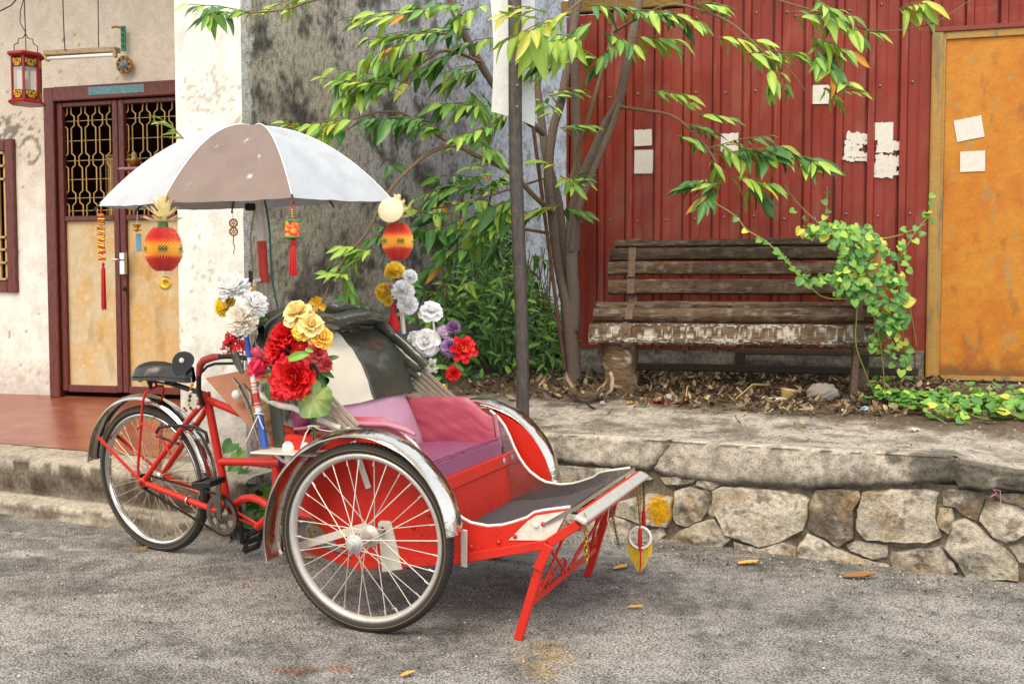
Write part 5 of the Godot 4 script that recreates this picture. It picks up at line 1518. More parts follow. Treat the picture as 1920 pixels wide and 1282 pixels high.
	solo("straw_packing", G.new().sheet(20, 14, func(u, v):
		var d := Vector3(cos(u * TAU) * sin(v * PI), cos(v * PI), sin(u * TAU) * sin(v * PI))
		return d * Vector3(.05, .075, .045) * (1 + .35 * nB.get_noise_3d(d.x * 2, d.y * 2, d.z * 2))), M.palewood, "brown crumpled sack wedged behind the grey green strap", "sack", Transform3D(Basis(), cpl(500, 775, .22)))
	# torch clipped to the pole
	t = thing("torch", "yellow and white plastic torch standing beside the umbrella pole", "torch", Transform3D(Basis(), at(475, 556, 4.15)))
	put("grip", G.new().tube([Vector3(0, -.09, 0), Vector3(.004, .045, 0)], .0085, 8), M.yellowplastic, t)
	put("head", G.new().tube([Vector3(.004, .045, 0), Vector3(.004, .065, 0), Vector3(.03, .07, 0)], .008, 8), M.pearl, t)
	# twine coil hanging at the near hub
	var tw := G.new()
	for i in 5: tw.tube(spiral(Vector3(rf(-.01, .01), rf(-.01, .01), i * .003), Vector3(.8, -.6, 0), Vector3(.4, .7, .3), .045 + rf(-.012, .012), .03, rf(0, 3), 1.2, 24), .0022, 4)
	solo("twine", tw, M.twine, "loose coil of straw twine behind the near front wheel", "twine", Transform3D(Basis(), cpl(596, 1000, .36)))

# ---------------------------------------------------------------- porch fittings, bench, pole, rubbish
func build_porch_things() -> void:
	rng.seed = 9
	# red lantern
	var d := 6.35
	var p := at(50, 196, d)
	var s := d / FPX
	var t := thing("porch_lantern", "red wooden hexagonal lantern with gold fretwork hanging at the porch's left end", "lantern", Transform3D(Basis(Vector3.UP, .25), p))
	var hx := Transform3D(Basis(Vector3.UP, PI / 6), Vector3.ZERO)
	put("base", G.new().lathe([Vector2(.001, 0), Vector2(33 * s, 0), Vector2(34 * s, 3 * s), Vector2(27 * s, 8 * s), Vector2(.001, 8 * s)], hx, 6, false), M.lanternred, t)
	put("roof", G.new().lathe([Vector2(.001, 94 * s), Vector2(32 * s, 93 * s), Vector2(34 * s, 88 * s), Vector2(26 * s, 84 * s), Vector2(.001, 84 * s)], hx, 6, false), M.lanternred, t)
	for k in 6:
		var a := TAU * k / 6 + PI / 6
		var a2 := a + TAU / 6
		var c := Vector3(cos(a), 0, sin(a)) * 25 * s
		var c2 := Vector3(cos(a2), 0, sin(a2)) * 25 * s
		put("post", G.new().box(c + Vector3(0, 46 * s, 0), Vector3(4 * s, 78 * s, 4 * s), Basis(Vector3.UP, -a)), M.lanternred, t)
		for y in [[16.0, 16.0], [74.0, 15.0]]:
			var m := (c + c2) * .5
			var bb := Basis((c2 - c).normalized(), Vector3.UP, (c2 - c).normalized().cross(Vector3.UP))
			put("fret_panel", G.new().box(m + Vector3(0, y[0] * s, 0), Vector3(22 * s, y[1] * s, 1.5 * s), bb), M.lanterndark, t)
			var fg := G.new()
			for e in [[-6, 0, 3.5], [6, 0, 3.5], [0, 2, 4.5], [-3, -4, 2.5], [3, -4, 2.5], [-8, 5, 2.0], [8, 5, 2.0], [0, -5, 2.5]]: fg.tube(spiral(m + bb.x * e[0] * s + Vector3(0, (y[0] + e[1]) * s, 0) + m.normalized() * 1.6 * s, bb.x, Vector3.UP, e[2] * s, e[2] * .4 * s, e[0], 1.2, 12), 1.0 * s, 4)
			put("gold_fret", fg, M.goldpaint2, t)
		put("pane", G.new().box((c + c2) * .5 * .97 + Vector3(0, 45 * s, 0), Vector3(21 * s, 42 * s, .8 * s), Basis((c2 - c).normalized(), Vector3.UP, (c2 - c).normalized().cross(Vector3.UP))), M.glass, t)
	put("candle", G.new().lathe([Vector2(.001, 8 * s), Vector2(5 * s, 8 * s), Vector2(5 * s, 38 * s), Vector2(2 * s, 44 * s), Vector2(.001, 50 * s)], Transform3D(), 10), M.redplastic, t)
	var hk := G.new()
	for sd in [-1, 1]: hk.tube([Vector3(20 * s * sd, 92 * s, 0), Vector3(20 * s * sd, 108 * s, 0), Vector3(13 * s * sd, 112 * s, 0), Vector3(12 * s * sd, 120 * s, 0), Vector3(4 * s * sd, 122 * s, 0), Vector3(0, 130 * s, 0)], .9 * s, 5)
	hk.tube([Vector3(0, 92 * s, 0), Vector3(0, 130 * s, 0)], .8 * s, 5)
	hk.tube([Vector3(0, 130 * s, 0), Vector3(-1 * s, 200 * s, 0), Vector3(0, 4.8 - p.y, 0)], 1.0 * s, 5)
	hk.tube([Vector3(0, 132 * s, 0), Vector3(-9 * s, 150 * s, 0), Vector3(-8 * s, 170 * s, 0), Vector3(-1 * s, 195 * s, 0)], .8 * s, 5)
	put("hanger", hk, M.darkmetal, t)
	# fluorescent batten on two wires
	d = 6.7
	s = d / FPX
	var a0 := at(86, 104, d + .1)
	var a1 := at(220, 97, d - .1)
	t = thing("fluorescent_light", "unlit fluorescent batten hanging on two wires under the porch ceiling", "light fitting", Transform3D(Basis(), a0))
	put("batten", G.new().bar(Vector3(0, .012, 0), a1 - a0 + Vector3(0, .012, 0), .06, .032, Vector3.UP, .003), M.creamold, t)
	put("tube", G.new().tube([Vector3(.02, -.022, .015), a1 - a0 + Vector3(-.02, -.022, .015)], .013, 10), M.tubeglass, t)
	for q in [Vector3(.012, -.016, .012), a1 - a0 + Vector3(-.012, -.016, .012)]: put("lamp_holder", G.new().box(q, Vector3(.022, .045, .03), Basis(), .003), M.creamold, t)
	put("wire", G.new().tube([at(121, 95, d) - a0, at(119, 60, d) - a0, at(117, 0, d) - a0, Vector3(at(117, 0, d).x - a0.x, 4.8 - a0.y, at(117, 0, d).z - a0.z)], .0035, 5), M.darkmetal, t)
	put("wire", G.new().tube([at(184, 92, d) - a0, at(183, 0, d) - a0, Vector3(at(183, 0, d).x - a0.x, 4.8 - a0.y, at(183, 0, d).z - a0.z)], .0032, 5), M.darkmetal, t)
	solo("loose_cable", G.new().tube([Vector3.ZERO, at(20, 10, 6.3) - at(-8, 24, 6.3), at(33, -6, 6.3) - at(-8, 24, 6.3)], .004, 5), M.darkmetal, "black cable sagging across the porch's top left corner", "cable", Transform3D(Basis(), at(-8, 24, 6.3)))
	# eight-sided mirror and green tablet
	d = 7.12
	s = d / FPX
	p = at(232, 121, d)
	t = thing("octagonal_mirror", "yellow eight-sided board with a round grey mirror on the wall above the door", "mirror", Transform3D(Basis(Vector3.UP, -.26), p))
	put("board", G.new().lathe([Vector2(.001, .008), Vector2(16 * s, .008), Vector2(17.5 * s, .004), Vector2(17.5 * s, -.004), Vector2(.001, -.004)], Transform3D(Basis(Vector3.RIGHT, PI / 2) * Basis(Vector3.UP, PI / 8), Vector3.ZERO), 8, false), M.yellowboard, t)
	put("mirror", G.new().lathe([Vector2(.001, .016), Vector2(6 * s, .014), Vector2(8.5 * s, .009), Vector2(8.5 * s, .006)], Transform3D(Basis(Vector3.RIGHT, PI / 2), Vector3.ZERO), 20), M.greymirror, t)
	for k in 8:
		var a := TAU * k / 8
		for j in 3: put("trigram_stroke", G.new().box(Vector3(cos(a), sin(a), 0) * (10.2 + j * 1.8) * s + Vector3(0, 0, .009), Vector3(1.0 * s, 6 * s, .002), Basis(Vector3.BACK, a)), M.blackplastic, t)
	p = at(231, 95, d)
	t = thing("green_tablet", "narrow green tablet with dark marks on the wall above the octagonal mirror", "tablet", Transform3D(Basis(Vector3.UP, -.26), p))
	put("board", G.new().box(Vector3(0, 22 * s, 0), Vector3(9 * s, 46 * s, .012), Basis(), .001), M.greentablet, t)
	for j in 4:
		for e in [[0, 0, 5, 1], [0, -2.5, 4, 1], [0, -1, 1, 6], [1.5, -4, 2, 1]]: put("stroke", G.new().box(Vector3(e[0] * s, (39 - j * 10 + e[1]) * s, .007), Vector3(e[2] * s, e[3] * s, .003)), M.darkgreen, t)
	put("bracket", G.new().tube([Vector3(-4 * s, 42 * s, .01), Vector3(-12 * s, 43 * s, .03), Vector3(-18 * s, 41 * s, .03)], 2.2 * s, 6), M.yellowboard, t)
	# blue door plate
	solo("blue_plate", G.new().sheet(60, 8, func(u, v): return Vector3((u - .5) * .445, (v - .5) * .055, .001 * sin(u * 9)), func(q): return mix3(lin(Color("5f95a8")), lin(Color("8f9a8c")), sm(.0, .3, nC.get_noise_2d(q.x * 22, q.y * 50)))), M.plaster, "worn pale blue strip nailed over the red door frame", "plate", BF * Transform3D(Basis(), Vector3(-1.795, 2.562, -1.438)))
	# gilt signboard inside, brush characters
	t = thing("gilt_board", "gilt board with dark brush characters standing inside behind the door grille", "signboard", BF * Transform3D(Basis(Vector3.UP, .15), Vector3(-1.985, 1.93, -1.72)))
	put("board", G.new().box(Vector3.ZERO, Vector3(.21, .46, .02), Basis(), .006), M.giltboard, t)
	put("border", G.new().tube([Vector3(-.09, -.215, .012), Vector3(.09, -.215, .012), Vector3(.09, .215, .012), Vector3(-.09, .215, .012)], .006, 5, true), M.darkwood, t)
	for j in 3:
		var y := .13 - j * .135
		for e in [[-.04, .03, .04, .035], [0, .05, 0, -.045], [-.045, -.005, .045, .0], [-.02, .0, -.045, -.045], [.015, -.01, .05, -.05], [-.03, -.03, .03, -.03]]:
			put("brush_stroke", G.new().tube([Vector3(e[0] + .006 * j, y + e[1], .013), Vector3((e[0] + e[2]) / 2 + .004, y + (e[1] + e[3]) / 2, .014), Vector3(e[2], y + e[3] - .006 * j, .013)], [.004, .008, .003], 6, false, .6), M.darkwood, t)
	t = thing("incense_dish", "small dish with a pale candle on a pink shelf on the right door leaf", "dish", BF * Transform3D(Basis(), Vector3(-1.64, 2.02, -1.41)))
	put("shelf", G.new().box(Vector3(-.02, -.012, .0), Vector3(.16, .02, .09), Basis(), .006), M.palepink, t)
	put("dish", G.new().lathe([Vector2(.001, .0), Vector2(.02, .0), Vector2(.04, .035), Vector2(.06, .045), Vector2(.055, .05), Vector2(.001, .03)], Transform3D(), 16), M.brass, t)
	put("candle", G.new().tube([Vector3(0, .03, 0), Vector3(0, .10, 0)], .016, 10), M.creamold, t)

func build_bench() -> void:
	var bf := frame(Vector3(.627, .553, -5.786), 11)
	var b := thing("park_bench", "weathered wooden slat bench with rusty metal straps in front of the red sheeting", "bench", bf)
	var wood := func(q: Vector3, k: int) -> Color:
		var n1 := nC.get_noise_3d(q.x * 2.2, q.y * 40 + k * 7, q.z * 40)
		var n2 := nC.get_noise_3d(q.x * 9, q.y * 90 + k * 5, q.z * 90)
		var c := mix3(lin(Color("7d6b59")), lin(Color("523f33")), .5 + n1)
		c = mix3(c, lin(Color("a3978a")), sm(.05, .5, n2) * .7)
		c = mix3(c, lin(Color("6e5640")), sm(.1, .5, nC.get_noise_3d(q.x * 3 + 9, q.y * 12, k)) * .5)
		if k == 0:   # flaking white paint on the front slat
			c = mix3(c, lin(Color("d6d0c4")), sm(.05, .15, .9 * nC.get_noise_3d(q.x * 26, q.y * 110, q.z * 110) + .55 * nC.get_noise_2d(q.x * 4.5 + 3, q.y * 9) - .10 + .08 * sm(.42, .36, q.y)) * .75)
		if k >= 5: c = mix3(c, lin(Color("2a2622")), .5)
		return c
	# slats: [y, z, height, depth, x0, x1, tilt]
	var slats := [[.372, .045, .125, .05, -.178, 1.372, -.5], [.478, -.045, .085, .06, -.163, 1.375, -.95], [.508, -.150, .06, .09, -.158, 1.388, -1.35], [.638, -.305, .088, .05, -.103, 1.36, -.22], [.750, -.350, .078, .05, -.110, 1.36, -.22], [.836, -.395, .076, .05, -.104, 1.36, -.25], [.895, -.445, .05, .06, -.075, 1.36, -.6]]
	for k in slats.size():
		var s: Array = slats[k]
		var xf := Transform3D(Basis(Vector3.RIGHT, s[6]), Vector3(0, s[0], s[1]))
		var g := G.new()
		var nr := 36 if k == 0 else 20
		g.sheet(460 if k == 0 else 150, nr, func(u, v):
			var a: float = TAU * v
			var ca := cos(a)
			var sa := sin(a)
			var q := Vector2(signf(ca) * pow(absf(ca), .42) * s[3] * .5, signf(sa) * pow(absf(sa), .42) * s[2] * .5)
			var x: float = lerpf(s[4], s[5], u) + .006 * nC.get_noise_2d(v * 9.0, k * 4.0) * (1.0 if u < .01 or u > .99 else 0.0)
			var w := .0035 * nC.get_noise_3d(x * 4, q.y * 60 + k, q.x * 60) + .002 * nC.get_noise_3d(x * 1.5, q.y * 190, q.x * 190 + k)
			return xf * Vector3(x, q.y * (1 + w * 14), q.x * (1 + w * 14)) + Vector3(0, .006 * nA.get_noise_2d(x * 1.2, k * 9.0), 0), func(q): return wood.call(q, k))
		for e in [s[4], s[5]]:
			var cap := []
			for i in nr:
				var a := TAU * i / nr
				cap.append(Vector2(-signf(cos(a)) * pow(absf(cos(a)), .42) * s[3] * .49, signf(sin(a)) * pow(absf(sin(a)), .42) * s[2] * .49))
			g.color(lin(Color("6b5f50")))
			g.prism(cap, Transform3D(xf.basis * Basis(Vector3.UP, PI / 2), Vector3(e + (.001 if e > 0 else -.001) + .002, 0, 0) + Vector3(0, s[0], s[1])), .004)
		put("slat", g, M.oldwood, b)
	# straps: rusty bands over the slat ends
	for x in [.03, 1.285]:
		var path := [Vector3(x, .30, .058), Vector3(x, .345, .082), Vector3(x, .405, .074), Vector3(x + .01, .432, .040), Vector3(x + .01, .455, .020), Vector3(x + .012, .505, -.01), Vector3(x + .015, .522, -.06), Vector3(x + .015, .54, -.12), Vector3(x + .015, .545, -.19), Vector3(x + .0, .56, -.25), Vector3(x, .60, -.265), Vector3(x, .685, -.285), Vector3(x, .70, -.31), Vector3(x, .795, -.332), Vector3(x + .0, .80, -.36), Vector3(x, .875, -.382), Vector3(x, .915, -.42), Vector3(x, .925, -.47)]
		var g := G.new()
		for i in path.size() - 1:
			if i in [3, 8, 9, 11, 13, 15]: continue
			if i in [4, 10, 12, 14, 16]:
				put("strap", g, M.rust, b)
				g = G.new()
			g.bar(path[i], path[i + 1] + (path[i + 1] - path[i]).normalized() * .003, .056 if i < 4 else .044, .006, Vector3(0, .5, 1), .001)
		put("strap", g, M.rust, b)
		put("bolt", G.new().ball(Vector3(x, .38, .082), Vector3(.012, .012, .006), 8, 5), M.rust, b)
	var fr := G.new()
	fr.bar(Vector3(.04, .30, -.02), Vector3(.04, .53, -.26), .05, .03); fr.bar(Vector3(.04, .45, -.26), Vector3(.04, .93, -.49), .05, .03)
	fr.bar(Vector3(1.285, .30, -.02), Vector3(1.285, .53, -.26), .05, .03); fr.bar(Vector3(1.285, .45, -.26), Vector3(1.285, .93, -.49), .05, .03)
	put("iron_frame", fr, M.rust, b)
	# left leg: a gnarled block of bare timber; right leg: rusty iron post on a foot
	put("leg", G.new().sheet(34, 20, func(u, v):
		var a: float = TAU * u
		var q := Vector2(signf(cos(a)) * pow(absf(cos(a)), .55), signf(sin(a)) * pow(absf(sin(a)), .55))
		var w: float = lerpf(.082, .105, v) * (1 + .10 * nC.get_noise_2d(q.x * 5, v * 2.0 + 3))
		var groove := .012 * nC.get_noise_2d(u * 34, v * 2.2)
		return Vector3(-.012 + q.x * (w + groove), -.03 + v * .35, -.10 + q.y * (.13 + groove)), func(q): return mix3(mix3(lin(Color("8a7258")), lin(Color("6a5643")), .5 + nC.get_noise_2d(q.x * 40, q.y * 4)), lin(Color("c9bda6")), sm(.28, .4, nC.get_noise_2d(q.x * 16 + 7, q.y * 9)) * .8)), M.oldwood, b)
	put("leg", G.new().bar(Vector3(1.272, .0, -.03), Vector3(1.286, .31, -.02), .07, .035, Vector3.RIGHT, .003), M.rust, b)
	put("leg", G.new().box(Vector3(1.33, .09, -.12), Vector3(.07, .18, .07), Basis(), .004), M.rust, b)
	put("foot", G.new().box(Vector3(1.262, -.0, .0), Vector3(.13, .045, .12), Basis(Vector3.UP, .2), .006), M.rust, b)
	# planks lying behind the bench
	var pl := thing("timber_skid", "dark timber skid of two beams lying against the concrete base behind the bench", "timber", SF * Transform3D(Basis(), Vector3(1.0, .60, .20)))
	put("beam", G.new().box(Vector3(.62, .10, .0), Vector3(1.75, .045, .05), Basis(), .006), M.darkwood, pl)
	put("beam", G.new().box(Vector3(.95, .20, -.10), Vector3(1.0, .035, .06), Basis(), .006), M.rottenwood, pl)
	for x in [.48, 1.2]: put("block", G.new().box(Vector3(x, .15, -.10), Vector3(.06, .066, .06), Basis(), .004), M.darkwood, pl)

func build_pole() -> void:
	var foot := Vector3(.056, .495, -5.28)
	var top := at(961, -90, 5.24)
	var t := thing("sign_post", "weathered grey brown steel post leaning slightly in front of the small tree", "post", Transform3D(Basis(), foot))
	var pts := []
	for i in 25: pts.append(Vector3.ZERO.lerp(top - foot, i / 24.0) - Vector3(0, .08 if i == 0 else 0, 0) + Vector3(.006 * sin(i * .35), 0, 0))
	put("pole", G.new().tube(pts, .0345, 18), M.polemetal, t)
	var up := (top - foot).normalized()
	var hg := G.new()
	for v in [20, 160, 200]: hg.ball(at(970, v, 5.21) - foot, Vector3(.008, .008, .004), 7, 4)
	put("bolt", hg, M.screw, t)
	# back of the sign plate: two white sheets bent round the post
	var sg := G.new()
	var bl := at(921, 208, 5.33) - foot
	var br := at(1003, 236, 5.37) - foot
	var tl := at(913, -80, 5.33) - foot
	var tr := at(1003, -80, 5.37) - foot
	for k in 2:
		sg.sheet(14, 30, func(u, v):
			var a := bl.lerp(br, u)
			var b := tl.lerp(tr, u)
			var q := a.lerp(b, v)
			return q + Vector3(0, 0, .03 * sin(u * PI) - .02 + .012 * sin(v * 5 + u * 3) - .003 * k) + Vector3(.02 * sin(v * 3.5) * (1 - u), 0, 0))
	put("sign_plate", sg, M.signback, t)

func leafy_bit(u: float, v: float, h: float, l: float, m: Material, label: String, spin: float) -> void:
	var g := G.new()
	petal(g, Vector3(-l * .5, 0, 0), Vector3.RIGHT, Vector3.UP, l, l * .34, .12, 4, 8, .12, .96)
	solo("fallen_leaf", g, m, label, "leaf", Transform3D(Basis(Vector3.UP, spin) * Basis(Vector3.RIGHT, .15), on_ground(u, v, h) + Vector3(0, .009, 0)), "dead leaves fallen on the road")
func on_pave(u: float, v: float) -> Vector3:
	var h := .55
	var p := Vector3.ZERO
	for i in 6:
		p = on_ground(u, v, h)
		h = pave_at(p)
	p.y = h
	return p
func crumple(called: String, u: float, v: float, w: float, l: float, m: Material, label: String, cat: String, sp: float) -> void:
	var g := G.new().sheet(14, 10, func(a, b): return Vector3((a - .5) * w, .012 + .02 * nC.get_noise_2d(a * 7 + u, b * 7), (b - .5) * l))
	solo(called, g, m, label, cat, Transform3D(Basis(Vector3.UP, sp) * Basis(Vector3.RIGHT, .25), on_pave(u, v)))
func build_litter() -> void:
	rng.seed = 31
	leafy_bit(1405, 1060, 0, .095, M.deadyellow, "pale yellow fallen leaf on the road in front of the big stone", .05)
	leafy_bit(1613, 1086, 0, .125, M.deadbrown, "largest fallen leaf on the road, brown with a yellow edge, near the wall's foot", -.12)
	leafy_bit(1193, 1143, 0, .055, M.deadyellow, "small ochre leaf on the road right of the trishaw's near front leg", -.1)
	leafy_bit(1165, 1068, 0, .075, M.deadyellow, "curled yellow leaf on the road under the fringed hoop", .5)
	leafy_bit(1028, 1062, 0, .03, M.leafmid, "tiny green leaf on the road between the trishaw's front legs", .3)
	leafy_bit(580, 1051, 0, .06, M.deadyellow, "ochre leaf on the road behind the near front wheel's spokes", -.5)
	leafy_bit(460, 1100, 0, .03, M.deadbrown, "small brown scrap of leaf on the road left of the near front wheel", .9)
	leafy_bit(765, 1269, 0, .05, M.deadyellow, "straw coloured leaf at the bottom of the road", .6)
	leafy_bit(1470, 1141, 0, .022, M.deadbrown, "tiny reddish leaf in the middle of the open road", .2)
	leafy_bit(310, 1033, 0, .05, M.deadbrown, "brown leaf lying against the rear tyre", -.3)
	leafy_bit(262, 1034, 0, .07, M.deadbrown, "dull brown leaf under the rear wheel's left edge", .5)
	# shard of a clay pot by the tree
	var p := on_pave(1097, 745)
	var t := thing("broken_pot", "broken cream clay pot lying at the foot of the tree beside the bench leg", "pot", Transform3D(Basis(Vector3.RIGHT, .5) * Basis(Vector3.UP, .4), p + Vector3(0, .03, .02)))
	put("shard", G.new().sheet(30, 12, func(u, v):
		var a: float = lerpf(.3, 4.0, u)
		var r: float = .05 + .075 * sin(v * 1.4)
		var y: float = v * (.10 + .05 * nC.get_noise_1d(u * 18))
		return Vector3(cos(a) * r, y, sin(a) * r)), M.clay, t)
	put("shard", G.new().sheet(30, 12, func(u, v):
		var a: float = lerpf(.3, 4.0, u)
		var r: float = .043 + .075 * sin(v * 1.4)
		var y: float = v * (.10 + .05 * nC.get_noise_1d(u * 18))
		return Vector3(cos(a) * r, y + .003, sin(a) * r)), M.clay, t)
	put("rim_piece", G.new().tube([Vector3(.06, .01, .08), Vector3(.13, .03, .06), Vector3(.17, .05, .0), Vector3(.18, .07, -.05)], .012, 6, false, .5), M.clay, t)
	p = on_pave(1478, 737)
	var cup := G.new()
	cup.lathe([Vector2(.001, 0), Vector2(.038, 0), Vector2(.044, .055), Vector2(.046, .06), Vector2(.042, .06), Vector2(.036, .005), Vector2(.001, .004)], Transform3D(), 22)
	solo("cup", cup, M.cupcream, "cream cup lying among dead leaves under the bench", "cup", Transform3D(Basis(Vector3.BACK, -.12), p))
	var rag := G.new().sheet(26, 16, func(u, v):
		var d := Vector3(cos(u * TAU) * sin(v * PI), cos(v * PI), sin(u * TAU) * sin(v * PI))
		return d * Vector3(.085, .055, .06) * (1 + .4 * nB.get_noise_3d(d.x * 2.2, d.y * 2.2, d.z * 2.2)) + Vector3(0, .04, 0))
	solo("grey_bundle", rag, M.greyrag, "crumpled grey bundle under the right end of the bench", "bundle", Transform3D(Basis(), on_pave(1543, 740)))
	crumple("sweet_wrapper", 1250, 752, .15, .05, M.redwrap, "red and orange wrapper among the leaves under the bench", "wrapper", -.25)
	crumple("paper_scrap", 1459, 752, .085, .05, M.paper, "crumpled white paper scrap in the leaves below the cup", "paper", .3)
	crumple("carton_piece", 1612, 770, .11, .04, M.bluewhite, "flattened blue and white carton under the bench's iron foot", "carton", -.1)
	crumple("paper_scrap", 1588, 772, .07, .03, M.paper, "torn cream paper left of the blue and white carton", "paper", .4)
	crumple("paper_scrap", 1715, 814, .045, .02, M.paper, "white paper scrap alone on the bare pavement at the vine's edge", "paper", .1)
	crumple("yellow_petal", 1180, 786, .035, .02, M.deadyellow, "yellow petal on the pavement edge left of the white stone", "petal", .4)
	var st := G.new().sheet(18, 12, func(u, v):
		var d := Vector3(cos(u * TAU) * sin(v * PI), cos(v * PI), sin(u * TAU) * sin(v * PI))
		return d * Vector3(.04, .026, .034) * (1 + .25 * nC.get_noise_3d(d.x * 3, d.y * 3, d.z * 3)) + Vector3(0, .02, 0))
	solo("white_stone", st, M.coral, "pitted white stone in front of the leaf litter", "stone", Transform3D(Basis(), on_pave(1257, 782)))
	for e in [[1522, 772, "small round pale pebble near the middle of the litter's edge"], [1100, 775, "small pale pebble at the pavement's left part"], [1130, 748, "pale rounded stone beside the bench's timber leg"]]:
		solo("pebble", G.new().ball(Vector3(0, .012, 0), Vector3(.018, .014, .016), 9, 6), M.coral, e[2], "pebble", Transform3D(Basis(), on_pave(e[0], e[1])), "pebbles on the pavement")
	solo("pink_string", G.new().tube([Vector3.ZERO, Vector3(.02, .02, .01), Vector3(.005, .035, .01), Vector3(.03, .03, .015), Vector3(.035, -.02, .015)], .003, 5), M.palepink, "bit of pink string caught between the stones at the right", "string", Transform3D(Basis(), KF * Vector3(2.06, .345, .05)))
	# loose dead twigs in the litter
	for e in [[1380, 755, 1440, 722, "forked dry twig under the middle of the bench"], [1285, 760, 1292, 735, "thin upright straw in front of the litter"]]:
		var a := on_pave(e[0], e[1])
		var bq := on_pave(e[2], e[3]) + Vector3(0, .05, 0)
		solo("twig", G.new().tube([Vector3(0, .02, 0), (bq - a) * .5 + Vector3(0, .05, 0), bq - a], .004, 5), M.twine, e[4], "twig", Transform3D(Basis(), a))
	# leaf litter
	var lm := G.new()
	petal(lm, Vector3(-.5, 0, 0), Vector3.RIGHT, Vector3.UP, 1.0, .42, .5, 2, 5, .25, .96)
	var mesh := lm.mesh()
	var xfs := []
	var cols := []
	var tones := ["8a7358", "6b5640", "a08a6a", "54432f", "7b6b57", "b39c78", "473a2c", "95836b"]
	while xfs.size() < 3800:
		var x := rf(-.9, 2.7)
		var dd := rf(.38, 2.4)
		if x < -.1: dd = rf(.3, 3.6)
		var lim := .62 + .16 * nA.get_noise_1d(x * 2.2) + .22 * sm(1.0, 2.2, x) - .1 * sm(.2, -.6, x)
		if dd < lim and rng.randf() < .95: continue
		if x > 1.75 and rng.randf() < .75: continue
		var h := pave_h(x, dd)
		xfs.append(KF * Transform3D(Basis(Vector3.UP, rf(0, TAU)) * Basis(Vector3.RIGHT, rf(-.55, .55)) * Basis(Vector3.BACK, rf(-.4, .4)) * Basis.from_scale(Vector3.ONE * rf(.022, .066)), Vector3(x, h + rf(.003, .026), -dd)))
		cols.append(lin(Color(tones[rng.randi() % tones.size()])) * rf(.7, 1.15))
	var o := many("leaf_litter", mesh, M.litter, xfs, cols)
	tag(o, "brown dead leaves heaped under and around the bench", "leaf litter", "", "stuff")
	# grit on pavement and road
	var gm := G.new().ball(Vector3.ZERO, Vector3.ONE, 5, 3).mesh()
	xfs = []; cols = []
	for i in 1900:
		var q: Vector3
		if i < 620: 
			var x := rf(-.6, 2.6)
			var dd := rf(.03, .75)
			q = KF * Vector3(x, pave_h(x, dd) + .001, -dd)
		elif i < 1100: q = KF * Vector3(rf(-.2, 2.5), .007, rf(.05, .28) + absf(rf(-.1, .1)))
		else: q = Vector3(rf(-2.6, 2.4), .008, rf(-4.9, -3.0))
		xfs.append(Transform3D(Basis.from_scale(Vector3(rf(.002, .006), rf(.0015, .004), rf(.002, .006))), q))
		cols.append(lin(Color(["3a342d", "8b8276", "c8c0b2", "5d5347", "6b5238"][rng.randi() % 5])))
	tag(many("grit", gm, M.litter, xfs, cols), "loose grit and crumbs scattered on pavement and road", "grit", "", "stuff")

# ---------------------------------------------------------------- plants
# long leaf along +y, folded at the midrib and drooping towards -z; one unit long
func long_leaf(sd: int, w := .15, droop := .25) -> ArrayMesh:
	rng.seed = sd
	var g := G.new()
	var tw := rf(-.3, .3)
	g.sheet(4, 7, func(u, v):
		var s: float = u * 2 - 1
		var ww: float = w * pow(sin(pow(clampf(.02 + v * .98, 0, 1), .85) * PI), .8) * (1.0 - .25 * v)
		var wave := .012 * sin(v * 14 + sd) * absf(s)
		return Vector3(s * ww * cos(.45), v * (1.0 - .1 * droop), absf(s) * ww * .5 - droop * v * v + wave + tw * s * ww * v), func(q): return Color.WHITE * lerpf(1.0, .86, clampf(absf(q.x) / .08, 0, 1)) + Color(.02, .03, 0) * (1.0 - clampf(absf(q.x) / .03, 0, 1)))
	return g.mesh()
func heart_leaf(sd: int) -> ArrayMesh:
	rng.seed = sd
	var g := G.new()
	var b := rf(.0, .25)
	g.sheet(6, 6, func(u, v):
		var s: float = u * 2 - 1
		var t: float = v
		var ww := .56 * pow(sin(pow(clampf(.06 + t * .94, 0, 1), .62) * PI), .75)
		var y: float = t - .16 * absf(s) * (1.0 - t) * 1.2
		return Vector3(s * ww, y, absf(s) * .14 - b * t * t + .04 * sin(s * 5 + sd)))
	return g.mesh()
var LL := []
var HL := []
# leaves gathered for one plant: the biggest become parts, the rest one mass
func plant_leaves(parent: Node3D, meshes: Array, mats: Array, list: Array, most: int, called: String, mass: String, vcm: Material, tones: Array) -> void:
	# list entries: [xf (world), size, mat index]
	var inv := parent.transform.affine_inverse()
	list.sort_custom(func(a, b): return a[1] > b[1])
	var xfs := []
	var cols := []
	for i in list.size():
		var e: Array = list[i]
		if i < most: node_of(called, meshes[i % meshes.size()], mats[e[2]], parent, inv * e[0])
		else:
			xfs.append(inv * e[0]); cols.append(tones[e[2]])
	if xfs.size(): many(mass, meshes[0], vcm, xfs, cols, parent)
func leaf_xf(p: Vector3, dir: Vector3, face: Vector3, l: float) -> Transform3D:
	var y := dir.normalized()
	var z := (face - y * face.dot(y)).normalized()
	return Transform3D(Basis(y.cross(z), y, z) * Basis.from_scale(Vector3.ONE * l), p)
